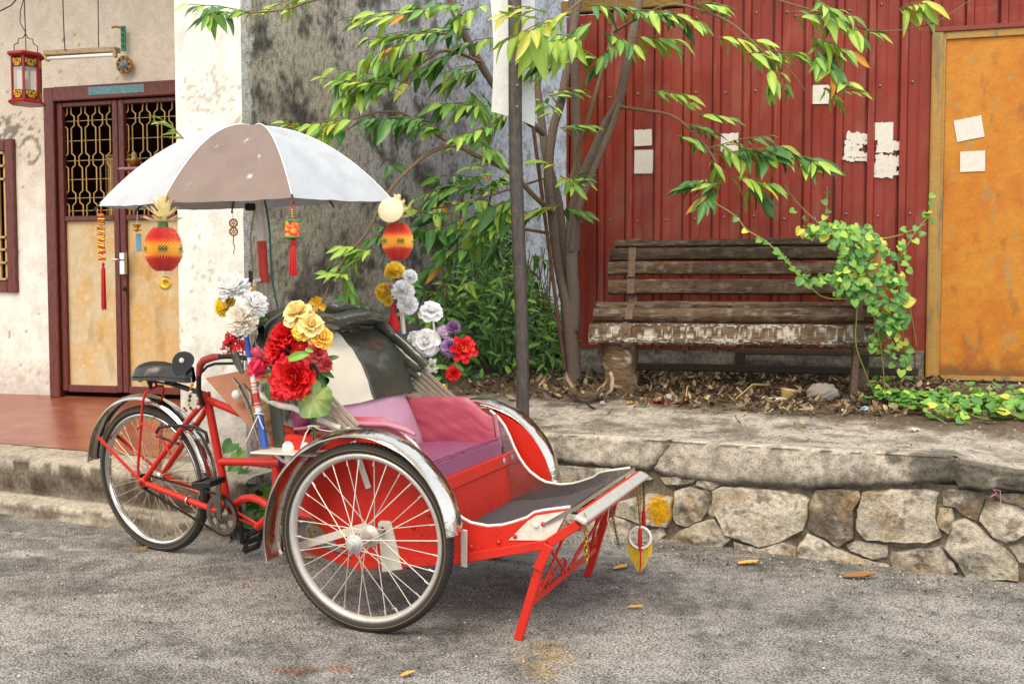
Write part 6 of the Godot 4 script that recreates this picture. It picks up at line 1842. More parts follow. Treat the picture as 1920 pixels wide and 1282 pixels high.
# leaves set along a twig from a to b
func spray(list: Array, a: Vector3, b: Vector3, n: int, l: float, hang: float, mode: int) -> void:
	var d := (b - a).normalized()
	var side := d.cross(Vector3.UP).normalized()
	if side.length() < .1: side = Vector3.RIGHT
	for i in n:
		var t := (i + .6) / n
		var s := 1.0 if i % 2 else -1.0
		var p := a.lerp(b, t) + Vector3(rf(-.006, .006), rf(-.006, .006), rf(-.006, .006))
		var dir := d * rf(.35, .95) + side * s * rf(.55, 1.1) * (1.0 - .4 * t) + Vector3(rf(-.15, .15), -hang * rf(.25, 1.25), rf(-.15, .15))
		if i == n - 1: dir = d + Vector3(0, -hang * .8, 0)
		var face := Vector3(rf(-.6, .6), .8, rf(.3, .9)) + side * s * -.25
		var m := rng.randi() % 3
		if mode == 1: m = 0 if rng.randf() < .75 else (1 if rng.randf() < .6 else 4)
		if mode == 4: m = 4 if rng.randf() < .5 else 0
		if mode == 2 and rng.randf() < .6: m = 2
		if rng.randf() < .014: m = 3
		list.append([leaf_xf(p, dir, face, l * (rf(.45, .8) if rng.randf() < .2 else rf(.75, 1.22)) * (.8 + .3 * sin(t * PI))), l * (1.0 / maxf(1.0, -p.z)), m])
func px_path(a: Array) -> Array:
	var o := []
	for e in a: o.append(at(e[0], e[1], e[2]))
	return o
func bend(pts: Array, n := 4) -> Array:   # smooth a rough path
	var c := Curve3D.new()
	for i in pts.size():
		var t: Vector3 = (pts[mini(i + 1, pts.size() - 1)] - pts[maxi(i - 1, 0)]) / 6.0
		c.add_point(pts[i], -t, t)
	var o := []
	for i in (pts.size() - 1) * n + 1: o.append(c.sample((i / n) if i < (pts.size() - 1) * n else pts.size() - 2, (i % n) / float(n) if i < (pts.size() - 1) * n else 1.0))
	return o
func limb(parent: Node3D, called: String, pts: Array, r0: float, r1: float, m: Material, sides := 10) -> void:
	var q := bend(pts, 5)
	var rr := []
	for i in q.size(): 
		rr.append(.88 * lerpf(r0, r1, pow(float(i) / (q.size() - 1), .8)) * (1.0 + .13 * nC.get_noise_1d(i * 2.3 + r0 * 900)))
		q[i] = q[i] - parent.position
	put(called, G.new().tube(q, rr, sides), m, parent)

func build_tree() -> void:
	rng.seed = 4
	for i in 9: LL.append(long_leaf(40 + i, .165 + .018 * (i % 4), [.1, .22, .3, .45, .18, -.1, .35, .05, .6][i]))
	var foot := at(1076, 706, 6.25)
	foot.y = pave_at(foot) - .02
	var t := thing("small_tree", "small many-stemmed tree with long drooping green leaves between the post and the bench", "tree", Transform3D(Basis(), foot))
	var D := 6.25
	limb(t, "trunk", [foot, at(1072, 660, D), at(1066, 600, D), at(1064, 570, D)], .062, .048, M.bark, 14)
	limb(t, "trunk", [at(1066, 610, D), at(1060, 560, D), at(1048, 500, D + .02), at(1037, 416, D), at(1028, 327, D), at(1037, 243, D), at(1052, 190, D), at(1068, 100, D), at(1084, 0, D), at(1090, -70, D)], .040, .026, M.bark)
	limb(t, "trunk", [at(1074, 620, D), at(1076, 560, D), at(1072, 500, D - .03), at(1073, 416, D), at(1084, 357, D), at(1108, 298, D), at(1136, 235, D), at(1160, 190, D - .05), at(1180, 100, D - .1), at(1198, 0, D - .1), at(1208, -70, D)], .050, .028, M.bark)
	limb(t, "trunk", [at(1072, 470, D - .06), at(1083, 400, D - .1), at(1112, 320, D - .12), at(1146, 240, D - .1), at(1163, 195, D - .1)], .024, .022, M.bark)
	limb(t, "branch", [at(1066, 360, D - .1), at(1086, 277, D - .14), at(1106, 214, D - .15), at(1130, 130, D - .15), at(1152, 50, D - .15), at(1160, -60, D - .1)], .018, .013, M.barklight)
	limb(t, "trunk", [at(1062, 530, D + .1), at(1056, 470, D + .12), at(1048, 380, D + .13), at(1026, 300, D + .14), at(1014, 215, D + .15), at(1000, 90, D + .15), at(992, -60, D + .1)], .034, .024, M.bark)
	limb(t, "trunk", [at(1078, 470, D + .1), at(1082, 330, D + .15), at(1080, 200, D + .15), at(1076, 60, D + .15), at(1072, -60, D + .15)], .034, .03, M.bark)
	limb(t, "branch", [at(1160, 200, D - .08), at(1200, 206, 5.95), at(1258, 216, 5.8), at(1300, 248, 5.75), at(1335, 290, 5.7), at(1352, 330, 5.65)], .013, .006, M.barklight, 8)
	limb(t, "branch", [at(1040, 400, D), at(1004, 370, 6.0), at(957, 323, 5.75), at(885, 288, 5.5), at(856, 273, 5.45), at(810, 284, 5.4), at(764, 320, 5.35), at(731, 357, 5.32), at(711, 390, 5.3), at(688, 436, 5.3), at(655, 475, 5.3), at(622, 525, 5.3), at(600, 585, 5.3)], .019, .006, M.barklight, 8)
	limb(t, "branch", [at(885, 288, 5.5), at(829, 259, 5.45), at(797, 238, 5.42), at(757, 213, 5.4), at(710, 210, 5.35), at(669, 221, 5.3), at(600, 240, 5.25)], .011, .005, M.barklight, 8)
	limb(t, "branch", [at(1020, 250, D), at(940, 180, 6.0), at(862, 46, 5.8), at(840, -40, 5.8)], .024, .028, M.bark, 9)
	limb(t, "branch", [at(906, 118, 5.9), at(836, 95, 5.6), at(790, 120, 5.5), at(757, 152, 5.45)], .012, .006, M.barklight, 8)
	limb(t, "branch", [at(870, 60, 5.8), at(760, 70, 5.5), at(690, 80, 5.4)], .009, .004, M.barklight, 7)
	limb(t, "branch", [at(840, -20, 5.8), at(700, -25, 5.4), at(590, 0, 5.1), at(537, 17, 5.0), at(470, 24, 4.95), at(390, 23, 4.9)], .010, .004, M.barklight, 7)
	limb(t, "branch", [at(1150, 60, D - .15), at(1250, 10, 5.6), at(1330, 25, 5.5), at(1380, 50, 5.4), at(1430, 95, 5.3), at(1480, 130, 5.3), at(1510, 170, 5.3)], .010, .004, M.barklight, 7)
	limb(t, "branch", [at(1200, -20, D), at(1340, -40, 5.6), at(1460, 0, 5.4), at(1560, 30, 5.3), at(1640, 58, 5.3), at(1745, 45, 5.3), at(1820, 0, 5.3)], .007, .003, M.barklight, 7)
	limb(t, "branch", [at(985, 60, 5.1), at(1030, 45, 5.2), at(1085, 5, 5.4), at(1150, -50, 5.6)], .006, .008, M.barklight, 7)
	limb(t, "branch", [at(760, 430, 5.9), at(850, 432, 6.0), at(940, 425, 6.15), at(1046, 440, D)], .005, .012, M.barklight, 7)
	limb(t, "branch", [at(720, 400, 6.2), at(850, 385, 6.2), at(970, 350, 6.2), at(1035, 330, D)], .004, .010, M.barklight, 7)
	# sprays: u0, v0, u1, v1, distance, leaves, leaf length in picture units, hang, tone
	var S := [
		[470, 24, 352, 8, 4.9, 13, 52, .9, 0], [545, 20, 440, 24, 5.0, 9, 34, .6, 1], [420, 22, 385, 30, 4.9, 5, 60, 1.6, 0], [590, -4, 500, 12, 5.05, 8, 40, .9, 1],
		[345, 262, 300, 222, 4.6, 7, 46, .5, 1], [662, 224, 560, 238, 5.2, 9, 60, .7, 1], [640, 236, 600, 258, 5.2, 6, 62, 1.3, 0], [575, 246, 530, 230, 5.2, 6, 52, .6, 1],
		[770, 158, 625, 128, 5.4, 14, 62, .9, 1], [735, 160, 630, 155, 5.38, 12, 60, 1.3, 0], [700, 165, 640, 185, 5.4, 8, 56, 1.2, 1],
		[800, 20, 660, 42, 5.3, 12, 56, .8, 1], [820, 60, 690, 75, 5.4, 12, 58, .9, 0], [780, 75, 680, 110, 5.35, 12, 60, 1.2, 1], [800, 95, 720, 125, 5.5, 12, 62, 1.2, 0], [850, 100, 780, 135, 5.6, 11, 60, 1.1, 0],
		[870, 10, 770, 10, 5.5, 10, 56, .9, 0], [880, 55, 800, 55, 5.6, 10, 54, .8, 0], [905, 10, 850, 35, 5.6, 9, 55, 1.0, 0], [930, 70, 850, 88, 5.7, 10, 54, .9, 2], [900, 130, 830, 155, 5.7, 9, 56, .8, 0], [935, 130, 960, 160, 5.7, 6, 50, 1.0, 0],
		[800, 225, 690, 222, 5.4, 13, 62, 1.0, 2], [840, 250, 760, 222, 5.42, 11, 60, .8, 0], [900, 200, 820, 195, 5.7, 11, 58, .9, 0], [880, 170, 900, 215, 5.7, 7, 54, .9, 0], [930, 235, 850, 260, 5.6, 10, 54, .7, 0], [960, 205, 900, 255, 5.7, 8, 54, .8, 0], [890, 262, 930, 285, 5.6, 6, 56, .9, 0],
		[1075, 20, 950, 75, 4.95, 12, 66, .9, 4], [1040, 40, 990, 60, 4.9, 6, 84, 1.6, 4], [1010, 35, 940, 30, 4.95, 6, 60, .4, 4], [1090, 75, 1020, 80, 5.2, 12, 66, 1.6, 1], [1110, 40, 1050, 80, 5.3, 9, 60, 1.3, 0], [1060, 100, 1000, 110, 5.3, 9, 58, 1.0, 0], [1030, 130, 975, 150, 5.4, 8, 52, .9, 1],
		[1100, 10, 1180, 15, 5.8, 9, 52, .9, 0], [1180, 20, 1260, 25, 5.7, 9, 54, .9, 0], [1130, 60, 1190, 85, 5.8, 9, 52, 1.1, 0], [1190, 70, 1275, 75, 5.7, 11, 60, 1.2, 1], [1240, 30, 1310, 40, 5.6, 9, 58, 1.0, 0], [1300, 5, 1360, 10, 5.5, 8, 54, .9, 0], [1120, 110, 1080, 90, 5.8, 8, 50, .8, 0], [1150, 85, 1110, 130, 5.9, 7, 48, .9, 2],
		[1345, 70, 1440, 80, 5.4, 12, 56, 1.0, 1], [1400, 100, 1500, 100, 5.3, 11, 60, .8, 1], [1440, 110, 1450, 160, 5.3, 6, 58, .9, 0], [1490, 30, 1600, 30, 5.3, 10, 60, .9, 0], [1520, 70, 1600, 100, 5.3, 11, 60, .9, 1], [1550, 90, 1560, 140, 5.3, 6, 60, .9, 0], [1560, 30, 1620, 70, 5.3, 8, 52, .9, 0], [1690, 20, 1740, 5, 5.3, 6, 62, 1.2, 4], [1530, 0, 1560, 20, 5.3, 6, 52, 1.0, 0], [1620, 60, 1650, 60, 5.3, 4, 44, .9, 0],
		[1555, 160, 1600, 155, 5.3, 5, 46, .5, 1], [1545, 165, 1570, 190, 5.3, 4, 44, 1.0, 1], [1225, 170, 1290, 180, 5.85, 8, 48, .5, 1], [1310, 215, 1370, 222, 5.75, 8, 48, .5, 1], [1290, 235, 1330, 240, 5.75, 6, 44, .8, 0], [1270, 255, 1320, 270, 5.75, 6, 44, .7, 0],
		[1345, 290, 1470, 275, 5.65, 14, 66, .9, 2], [1400, 280, 1540, 300, 5.55, 14, 66, .9, 2], [1500, 300, 1540, 305, 5.5, 5, 54, .9, 0], [1370, 330, 1450, 345, 5.6, 10, 58, .7, 1], [1350, 345, 1280, 350, 5.65, 9, 56, .5, 2], [1340, 350, 1320, 380, 5.65, 6, 58, .9, 2], [1400, 345, 1430, 370, 5.6, 7, 56, .9, 2], [1350, 270, 1390, 300, 5.6, 5, 50, .8, 1], [1335, 300, 1345, 330, 5.65, 5, 44, .9, 1],
		[1050, 240, 1110, 235, 6.0, 9, 50, .5, 0], [1045, 215, 1020, 190, 5.9, 7, 46, .6, 1], [1030, 180, 1090, 175, 6.0, 7, 44, .5, 0], [1050, 330, 1080, 350, 6.0, 6, 44, .6, 1], [1040, 310, 1010, 300, 6.0, 5, 40, .6, 1], [1050, 385, 1010, 395, 6.0, 7, 48, .5, 1], [1060, 390, 1100, 400, 6.0, 7, 50, .5, 2], [1070, 350, 1085, 330, 6.0, 4, 40, .6, 0], [1010, 390, 980, 410, 6.1, 5, 44, .7, 2], [1000, 480, 1025, 490, 6.3, 5, 44, .6, 0],
		[970, 372, 900, 400, 6.0, 10, 60, .7, 0], [960, 420, 890, 405, 6.0, 10, 58, .9, 0], [930, 430, 880, 445, 6.0, 9, 62, 1.2, 0], [880, 432, 760, 428, 5.9, 14, 60, 1.5, 2], [870, 445, 800, 430, 5.95, 9, 58, 1.2, 2], [850, 480, 790, 515, 6.0, 11, 58, .8, 0], [890, 470, 830, 470, 6.0, 10, 56, .9, 2], [940, 440, 925, 480, 6.0, 6, 56, 1.0, 2], [800, 400, 740, 385, 6.1, 9, 50, .6, 1], [860, 350, 800, 375, 6.2, 9, 50, .7, 0], [900, 345, 840, 350, 6.2, 9, 48, .6, 2], [920, 375, 870, 380, 6.2, 8, 48, .7, 0], [850, 400, 790, 405, 6.1, 9, 52, .7, 2],
		[700, 470, 640, 462, 5.3, 9, 52, .7, 1], [680, 485, 620, 500, 5.3, 9, 50, .8, 0], [660, 520, 610, 510, 5.3, 6, 44, .4, 1], [650, 510, 660, 560, 5.3, 6, 44, .9, 0], [720, 440, 690, 450, 5.4, 5, 44, .8, 0], [735, 390, 715, 400, 5.4, 5, 40, .8, 0]]
	var list := []
	var more := []
	for e in S:
		more.append(e)
		if rng.randf() < .45:
			var dx := rf(-34, 34)
			var dy := rf(-26, 20)
			more.append([e[0] + dx * .6, e[1] + dy * .6, e[2] + dx, e[3] + dy, e[4] + rf(-.12, .25), maxi(5, e[5] - 3), e[6] * rf(.6, .85), e[7] * rf(.6, 1.0), e[8]])
	for e in more:
		var a := at(e[0], e[1], e[4] + rf(-.05, .05))
		var b := at(e[2], e[3], e[4] + rf(-.16, .08))
		spray(list, a, b, roundi(e[5] * 1.25), e[6] / FPX * e[4] * .88, e[7] * .8, e[8])
		put("twig", G.new().tube([a - foot, a.lerp(b, .5) + Vector3(0, .012, 0) - foot, b - foot], [.0035, .0028, .0015], 5), M.barkgreen, t)
	plant_leaves(t, LL, [M.leafbright, M.leafmid, M.leafdark, M.leaforange, M.leafyellow], list, 300, "leaf", "foliage", M.leafvc, tone_list())
	# flat board tied up with the stems
	var st := at(1059, 677, 6.2)
	solo("leaning_board", G.new().bar(Vector3(0, -.05, 0), at(998, 225, 6.12) - st, .02, .07, Vector3(0, 0, 1), .003), M.brownboard, "reddish brown board leaning up between the tree stems", "board", Transform3D(Basis(), st))
func tone_list() -> Array:
	return [lin(Color("a4c450")), lin(Color("77a843")), lin(Color("4f803c")), lin(Color("cc8f34")), lin(Color("c4c552"))]

func build_vines() -> void:
	rng.seed = 14
	for i in 4: HL.append(heart_leaf(70 + i))
	# the creeper that has climbed over the bench's right end
	var foot := on_pave(1640, 742)
	var t := thing("creeper", "bright green heart-leaved creeper climbing over the right end of the bench", "vine", Transform3D(Basis(), foot))
	var list := []
	var add_leaf := func(u: float, v: float, d: float, s: float, li: Array) -> void:
		var p := at(u, v, d)
		var dir := Vector3(rf(-1, 1), rf(-1.1, .15), rf(.0, .5))
		var m: int = [0, 1, 1, 1, 2, 2, 2, 1, 0, 2, 2, 2][rng.randi() % 12] if rng.randf() < .97 else 4
		li.append([leaf_xf(p, dir, Vector3(rf(-.5, .5), rf(.2, .9), 1), s), s * rf(.9, 1.1), m])
	var blobs := [[1570, 432, 70, 14, 5.45, 46], [1545, 430, 30, 10, 5.5, 14], [1600, 460, 45, 28, 5.35, 60], [1610, 510, 45, 32, 5.3, 62], [1640, 480, 40, 40, 5.4, 46], [1600, 545, 40, 20, 5.3, 34], [1655, 545, 36, 40, 5.4, 50], [1670, 600, 28, 30, 5.45, 28], [1650, 640, 25, 20, 5.5, 16], [1690, 660, 18, 40, 5.6, 12], [1530, 520, 40, 8, 5.35, 14], [1690, 520, 14, 60, 5.5, 16]]
	for b in blobs:
		for i in int(b[5] * 1.45):
			var r := sqrt(rng.randf())
			var a := rf(0, TAU)
			add_leaf.call(b[0] + cos(a) * r * b[2], b[1] + sin(a) * r * b[3], b[4] + rf(-.16, .14), rf(.024, .046), list)
	for i in 8: add_leaf.call(1680 + rf(-10, 20), 575 + rf(-30, 30), 5.4, .07, list)
	# stems
	var stems := [[[1660, 735, 5.5], [1652, 650, 5.45], [1630, 560, 5.35], [1600, 470, 5.35], [1570, 430, 5.45], [1505, 440, 5.5]], [[1700, 690, 5.65], [1690, 600, 5.5], [1660, 520, 5.4], [1620, 450, 5.4]], [[1640, 740, 5.5], [1620, 690, 5.4], [1605, 640, 5.35], [1610, 560, 5.3]], [[1720, 650, 5.7], [1705, 570, 5.6], [1680, 480, 5.5]],
		[[1590, 560, 5.3], [1540, 555, 5.3], [1490, 505, 5.3], [1440, 455, 5.4], [1400, 430, 5.5], [1380, 405, 5.55], [1340, 380, 5.6]], [[1690, 480, 5.5], [1720, 430, 5.6], [1745, 400, 5.6], [1752, 360, 5.6]], [[1640, 450, 5.4], [1690, 440, 5.5], [1735, 420, 5.6]], [[1545, 430, 5.5], [1550, 390, 5.55], [1552, 350, 5.6]], [[1560, 440, 5.5], [1500, 385, 5.6], [1470, 345, 5.65]]]
	for s in stems:
		var q := bend(px_path(s), 4)
		var rel := []
		for p in q: rel.append(p - foot)
		put("stem", G.new().tube(rel, .003, 5), M.vinestem, t)
	for e in [[1440, 455], [1452, 470], [1470, 480], [1490, 505], [1500, 512], [1515, 530], [1425, 448], [1400, 432], [1383, 408], [1480, 490], [1750, 365], [1745, 380], [1738, 400], [1745, 410], [1720, 425], [1705, 440], [1715, 450], [1698, 430], [1690, 452], [1725, 440], [1740, 398], [1550, 360], [1545, 375], [1555, 395], [1548, 405], [1490, 395], [1510, 410]]: add_leaf.call(e[0], e[1], 5.5, rf(.03, .045), list)
	plant_leaves(t, HL, [M.leafbright, M.leafmid, M.leafvine, M.leaforange, M.leafyellow], list, 300, "leaf", "foliage", M.leafvc, tone_list())
	solo("hanging_leaf", node_leaf(.13), M.deadbrown, "large dead brown leaf caught in the creeper beside the bench back", "leaf", leaf_xf(at(1648, 478, 5.2), Vector3(-.4, -1, .1), Vector3(.2, .3, 1), .16))
	# the same plant running over the ground by the orange door
	var gl := []
	var gfoot := on_pave(1780, 770)
	var gt := thing("ground_creeper", "heart-leaved creeper spreading over the pavement in front of the orange door", "ground cover", Transform3D(Basis(), gfoot))
	for i in 520:
		var u := rf(1625, 2000)
		var v := 745.0 + 22 * sm(1640, 1760, u) + rf(-26, 26) * (.6 + .5 * sm(1640, 1800, u))
		if u < 1720 and rng.randf() < .3: v -= 40
		if u < 1700 and v > 770: continue
		var p := on_pave(u, v) + Vector3(0, rf(.01, .07), 0)
		gl.append([leaf_xf(p, Vector3(rf(-1, 1), rf(-.3, .3), rf(-.6, 1)), Vector3(rf(-.4, .4), 1, .5), rf(.028, .054)), rf(.04, .06), [0, 1, 1, 2, 1, 2, 2, 2, 1, 1, 2, 2][rng.randi() % 12] if rng.randf() < .97 else 4])
	for i in 7:
		var a := on_pave(1650 + i * 12, 735)
		var b := on_pave(1730 + i * 45, 790 + rf(-25, 15))
		put("stem", G.new().tube(bend([a + Vector3(0, .02, 0) - gfoot, a.lerp(b, .4) + Vector3(0, .05, 0) - gfoot, a.lerp(b, .7) + Vector3(0, .02, .04) - gfoot, b + Vector3(0, .015, 0) - gfoot], 4), .0028, 5), M.vinestem, gt)
	plant_leaves(gt, HL, [M.leafbright, M.leafmid, M.leafvine, M.leaforange, M.leafyellow], gl, 300, "leaf", "foliage", M.leafvc, tone_list())
	# ivy at the foot of the pillar
	var il := []
	var ifoot := at(455, 930, 5.2)
	var it := thing("drain_plant", "sprigs of green leaves growing from the drain at the pillar's foot behind the bicycle frame", "plant", Transform3D(Basis(), ifoot))
	for e in [[436, 832], [455, 845], [447, 855], [457, 884], [462, 890], [445, 918], [440, 950], [452, 955], [462, 940], [470, 945], [480, 930], [495, 925], [505, 915], [472, 965], [482, 960], [468, 985], [488, 945], [500, 935], [462, 1000], [446, 870], [476, 975], [492, 960], [458, 920]]: il.append([leaf_xf(at(e[0], e[1], 4.95 + rf(-.08, .1)), Vector3(rf(-1, 1), rf(-.9, .4), .4), Vector3(0, .5, 1), rf(.045, .075)), .06, rng.randi() % 3])
	put("stem", G.new().tube(bend(px_path([[470, 1000, 5.0], [462, 940, 5.02], [452, 880, 5.0], [446, 830, 5.0]]).map(func(p): return p - ifoot), 4), .003, 5), M.vinestem, it)
	plant_leaves(it, HL, [M.leafmid, M.leafvine, M.leafdark], il, 60, "leaf", "foliage", M.leafvc, tone_list())
func node_leaf(_l: float) -> G:
	var g := G.new()
	petal(g, Vector3.ZERO, Vector3.UP, Vector3.BACK, 1.0, .34, -.3, 4, 8, .15, .96)
	return g

func build_undergrowth() -> void:
	rng.seed = 21
	# the dim thicket that fills the alley: nobody could count its leaves
	var xfs := []
	var cols := []
	var tones := [lin(Color("4a7a34")), lin(Color("3a662c")), lin(Color("5f9440")), lin(Color("82b04c")), lin(Color("2e5324"))]
	while xfs.size() < 4300:
		var u := rf(800, 1075)
		var d := rf(6.6, 10.5)
		var p := at(u, 600, d)
		var hmax := .92 * sm(1.2, .0, absf((u - 915) / 125.0)) + .25
		hmax *= 1.0 - .45 * sm(7.5, 6.6, d)
		var y := pave_at(p) + rng.randf() * hmax
		p.y = y
		var q := BF.affine_inverse() * p
		if q.x < .06: continue
		var s := SF.affine_inverse() * p
		if s.x > .30 and s.z < .2: continue
		if u > 985 and y > 1.35 and rng.randf() < .8: continue
		xfs.append(leaf_xf(p, Vector3(rf(-1, 1), rf(-.9, .5), rf(-.2, .9)), Vector3(rf(-.5, .5), .7, .8), rf(.05, .12)))
		cols.append(tones[rng.randi() % 5])
	tag(many("alley_undergrowth", LL[1], M.leafvc, xfs, cols), "thicket of dark green undergrowth filling the alley behind the post", "undergrowth", "", "stuff")
	var sg := G.new()
	for i in 90:
		var p := at(rf(830, 1040), 640, rf(6.8, 9.5))
		p.y = pave_at(p)
		if (BF.affine_inverse() * p).x < .05: continue
		sg.tube([p, p + Vector3(rf(-.05, .05), .3, rf(-.05, .05)), p + Vector3(rf(-.15, .15), rf(.5, .9), rf(-.1, .1))], .0035, 4)
	solo("undergrowth_stems", sg, M.barkgreen, "thin bare stems standing in the alley undergrowth", "stems", Transform3D(), "", "stuff")
	# fronds near the ground behind the trishaw
	var ff := on_pave(940, 690)
	var f := thing("grassy_plant", "arching strap-leaved plant at the alley's mouth left of the post", "plant", Transform3D(Basis(), ff))
	for i in 16:
		var a := rf(-2.6, .6)
		var g := G.new()
		petal(g, Vector3(rf(-.05, .05), 0, rf(-.05, .05)), Vector3(cos(a) * .6, .9, -sin(a) * .4).normalized(), Vector3(cos(a) * .2, -.1, .9).normalized(), rf(.25, .45), .022, -.5, 2, 7, 0, .97)
		put("blade", g, M.leafdark, f)
	# leafy shoots along the party wall
	var list := []
	var wf := at(860, 420, 7.4)
	var w := thing("wall_shrub", "shrub with pale green shoots growing against the mouldy wall above the trishaw's far flowers", "shrub", Transform3D(Basis(), wf))
	for e in [[840, 350, 860, 330, 7.2, 8], [870, 345, 900, 330, 7.3, 8], [890, 365, 930, 340, 7.3, 9], [850, 385, 830, 370, 7.2, 8], [900, 390, 950, 385, 7.3, 9], [830, 350, 815, 335, 7.1, 6], [880, 320, 890, 300, 7.3, 6], [930, 400, 980, 395, 7.3, 8], [870, 410, 850, 420, 7.2, 8], [920, 360, 945, 330, 7.3, 7], [840, 560, 790, 545, 6.4, 8], [820, 545, 800, 575, 6.4, 7], [700, 610, 740, 590, 6.0, 7], [690, 575, 660, 560, 5.9, 8], [720, 625, 680, 600, 5.9, 9], [800, 610, 820, 580, 6.3, 6], [770, 600, 790, 590, 6.3, 6], [730, 320, 745, 310, 6.0, 4], [815, 360, 825, 390, 7.0, 5], [860, 540, 880, 530, 6.8, 7]]:
		var a := at(e[0], e[1], e[4])
		var b := at(e[2], e[3], e[4] - .05)
		spray(list, a, b, e[5], .135, .5, 2 if e[4] < 6.5 else 0)
		put("twig", G.new().tube([a - wf, b - wf], .003, 5), M.barkgreen, w)
	for s in [[[850, 560, 7.4], [858, 450, 7.35], [870, 350, 7.3]], [[900, 560, 7.4], [905, 430, 7.4], [925, 345, 7.3]], [[830, 600, 7.2], [830, 480, 7.2], [828, 350, 7.1]]]: put("stem", G.new().tube(px_path(s).map(func(p): return p - wf), .007, 6), M.barklight, w)
	plant_leaves(w, LL, [M.leafbright, M.leafmid, M.leafdark, M.leaforange, M.leafyellow], list, 200, "leaf", "foliage", M.leafvc, tone_list())

# ---------------------------------------------------------------- materials
func petal_mat(c: String, b := .35) -> StandardMaterial3D:
	var col := Color(c)
	return mat(col, .6, 0, {"vc": true, "back": Color(lin(col).r * b, lin(col).g * b, lin(col).b * b).linear_to_srgb()})
func leaf_mat(c: String, b: float) -> StandardMaterial3D:
	var col := Color(c)
	return mat(col, .42, 0, {"back": Color(lin(col).r * b * .85, lin(col).g * b * 1.15, lin(col).b * b * .6).linear_to_srgb(), "spec": .5, "vc": true})
func build_materials() -> void:
	T.fine = grey_tex(512, 1, [[.35, 2, 1.0], [.08, 3, .8], [.02, 3, .6]], .80, 1.06)
	T.asphalt = grey_tex(1024, 3, [[.14, 1, 1.2, FastNoiseLite.TYPE_CELLULAR], [.28, 2, 1.2], [.10, 2, .9], [.02, 3, .4]], -.45, 2.4)
	T.mottle = grey_tex(512, 5, [[.02, 5, 1.0], [.006, 3, .6], [.09, 3, .6]], .50, 1.40)
	T.asph_h = grey_tex(1024, 3, [[.17, 1, 1.5, FastNoiseLite.TYPE_CELLULAR], [.33, 2, .6], [.05, 3, .6]], .0, 1.0)
	T.rock = grey_tex(512, 21, [[.30, 3, 1.0], [.10, 3, 1.0], [.03, 4, 1.0]], .30, 1.45)
	T.rock_h = grey_tex(512, 21, [[.22, 3, .7], [.08, 4, 1.0], [.02, 4, 1.0]], .0, 1.0)
	T.plaster = grey_tex(512, 41, [[.25, 2, .5], [.05, 4, 1.0], [.012, 4, 1.0]], .84, 1.08)
	T.plaster_h = grey_tex(512, 51, [[.2, 3, .5], [.03, 4, 1.0]], .0, 1.0)
	T.wear = grey_tex(512, 61, [[.02, 5, 1.0], [.1, 3, .6]], .55, 1.2)
	T.rough = grey_tex(512, 66, [[.015, 5, 1.0], [.06, 3, .5]], .12, .75)
	T.chips = grey_tex(512, 91, [[.05, 4, 1.0], [.16, 3, .9], [.012, 3, .7]], .0, 2.75)
	T.speck = grey_tex(512, 95, [[.33, 2, 1.2], [.12, 3, 1.0], [.03, 3, .6]], .05, 1.75)
	T.grain = grey_tex(512, 81, [[.05, 4, 1.0], [.2, 3, .7], [.015, 3, .5]], -.15, 1.9)
	T.cloth = grey_tex(256, 71, [[.03, 3, 1.0]], .0, 1.0)
	M.asphalt = mat(Color.WHITE, .92, 0, {"tex": "asphalt", "scale": Vector3(.78, .78, .78), "world": true, "vc": true, "bump": "asph_h", "depth": 1.3, "spec": .35})
	M.asphalt.detail_enabled = true
	M.asphalt.detail_blend_mode = BaseMaterial3D.BLEND_MODE_MUL
	M.asphalt.detail_albedo = T.mottle
	M.asphalt.detail_uv_layer = BaseMaterial3D.DETAIL_UV_2
	M.asphalt.uv2_triplanar = true
	M.asphalt.uv2_world_triplanar = true
	M.asphalt.uv2_scale = Vector3.ONE * .31
	M.concrete = mat(Color.WHITE, .9, 0, {"tex": "rock", "scale": 1.7, "vc": true, "bump": "rock_h", "depth": .5, "spec": .3})
	M.oldconcrete = mat(Color("8c857a"), .92, 0, {"tex": "rock", "scale": 2.1, "bump": "rock_h", "depth": .8, "spec": .3})
	M.stone = mat(Color.WHITE, .92, 0, {"tex": "rock", "scale": 2.6, "vc": true, "bump": "rock_h", "depth": 1.0, "spec": .3})
	M.redfloor = mat(Color.WHITE, .28, 0, {"tex": "fine", "scale": .9, "vc": true, "bump": "plaster_h", "depth": .15, "spec": .5})
	M.plaster = mat(Color.WHITE, .9, 0, {"tex": "plaster", "scale": 1.3, "vc": true, "bump": "plaster_h", "depth": .16, "spec": .3})
	M.mould = mat(Color.WHITE, .92, 0, {"tex": "speck", "scale": 1.1, "vc": true, "bump": "rock_h", "depth": .25, "spec": .25})
	M.plainwall = mat(Color("ded6ca"), .9)
	M.innerwall = mat(Color("6b4c38"), .9)
	M.redwood = mat(Color("73342c"), .45, 0, {"tex": "wear", "scale": Vector3(5, .9, 5), "bump": "plaster_h", "depth": .12})
	M.paintedwood = mat(Color.WHITE, .5, 0, {"tex": "fine", "scale": 1.5, "vc": true})
	M.paintmetal = mat(Color.WHITE, .6, 0, {"tex": "fine", "scale": 1.4, "vc": true, "bump": "plaster_h", "depth": .2})
	M.goldpaint = mat(Color("b8965c"), .5)
	M.goldpaint2 = mat(Color("d5a13a"), .35, .6)
	M.redmetal = mat(Color.WHITE, .36, .0, {"tex": "fine", "scale": .8, "vc": true, "spec": .42})
	M.redmetal2 = mat(Color("7a2f26"), .45)
	M.yellowwood = mat(Color("9c7a3d"), .8, 0, {"tex": "wear", "scale": Vector3(1, 9, 9)})
	M.darkwood = mat(Color("3f3128"), .8, 0, {"tex": "wear", "scale": Vector3(2, 14, 14), "bump": "plaster_h", "depth": .3})
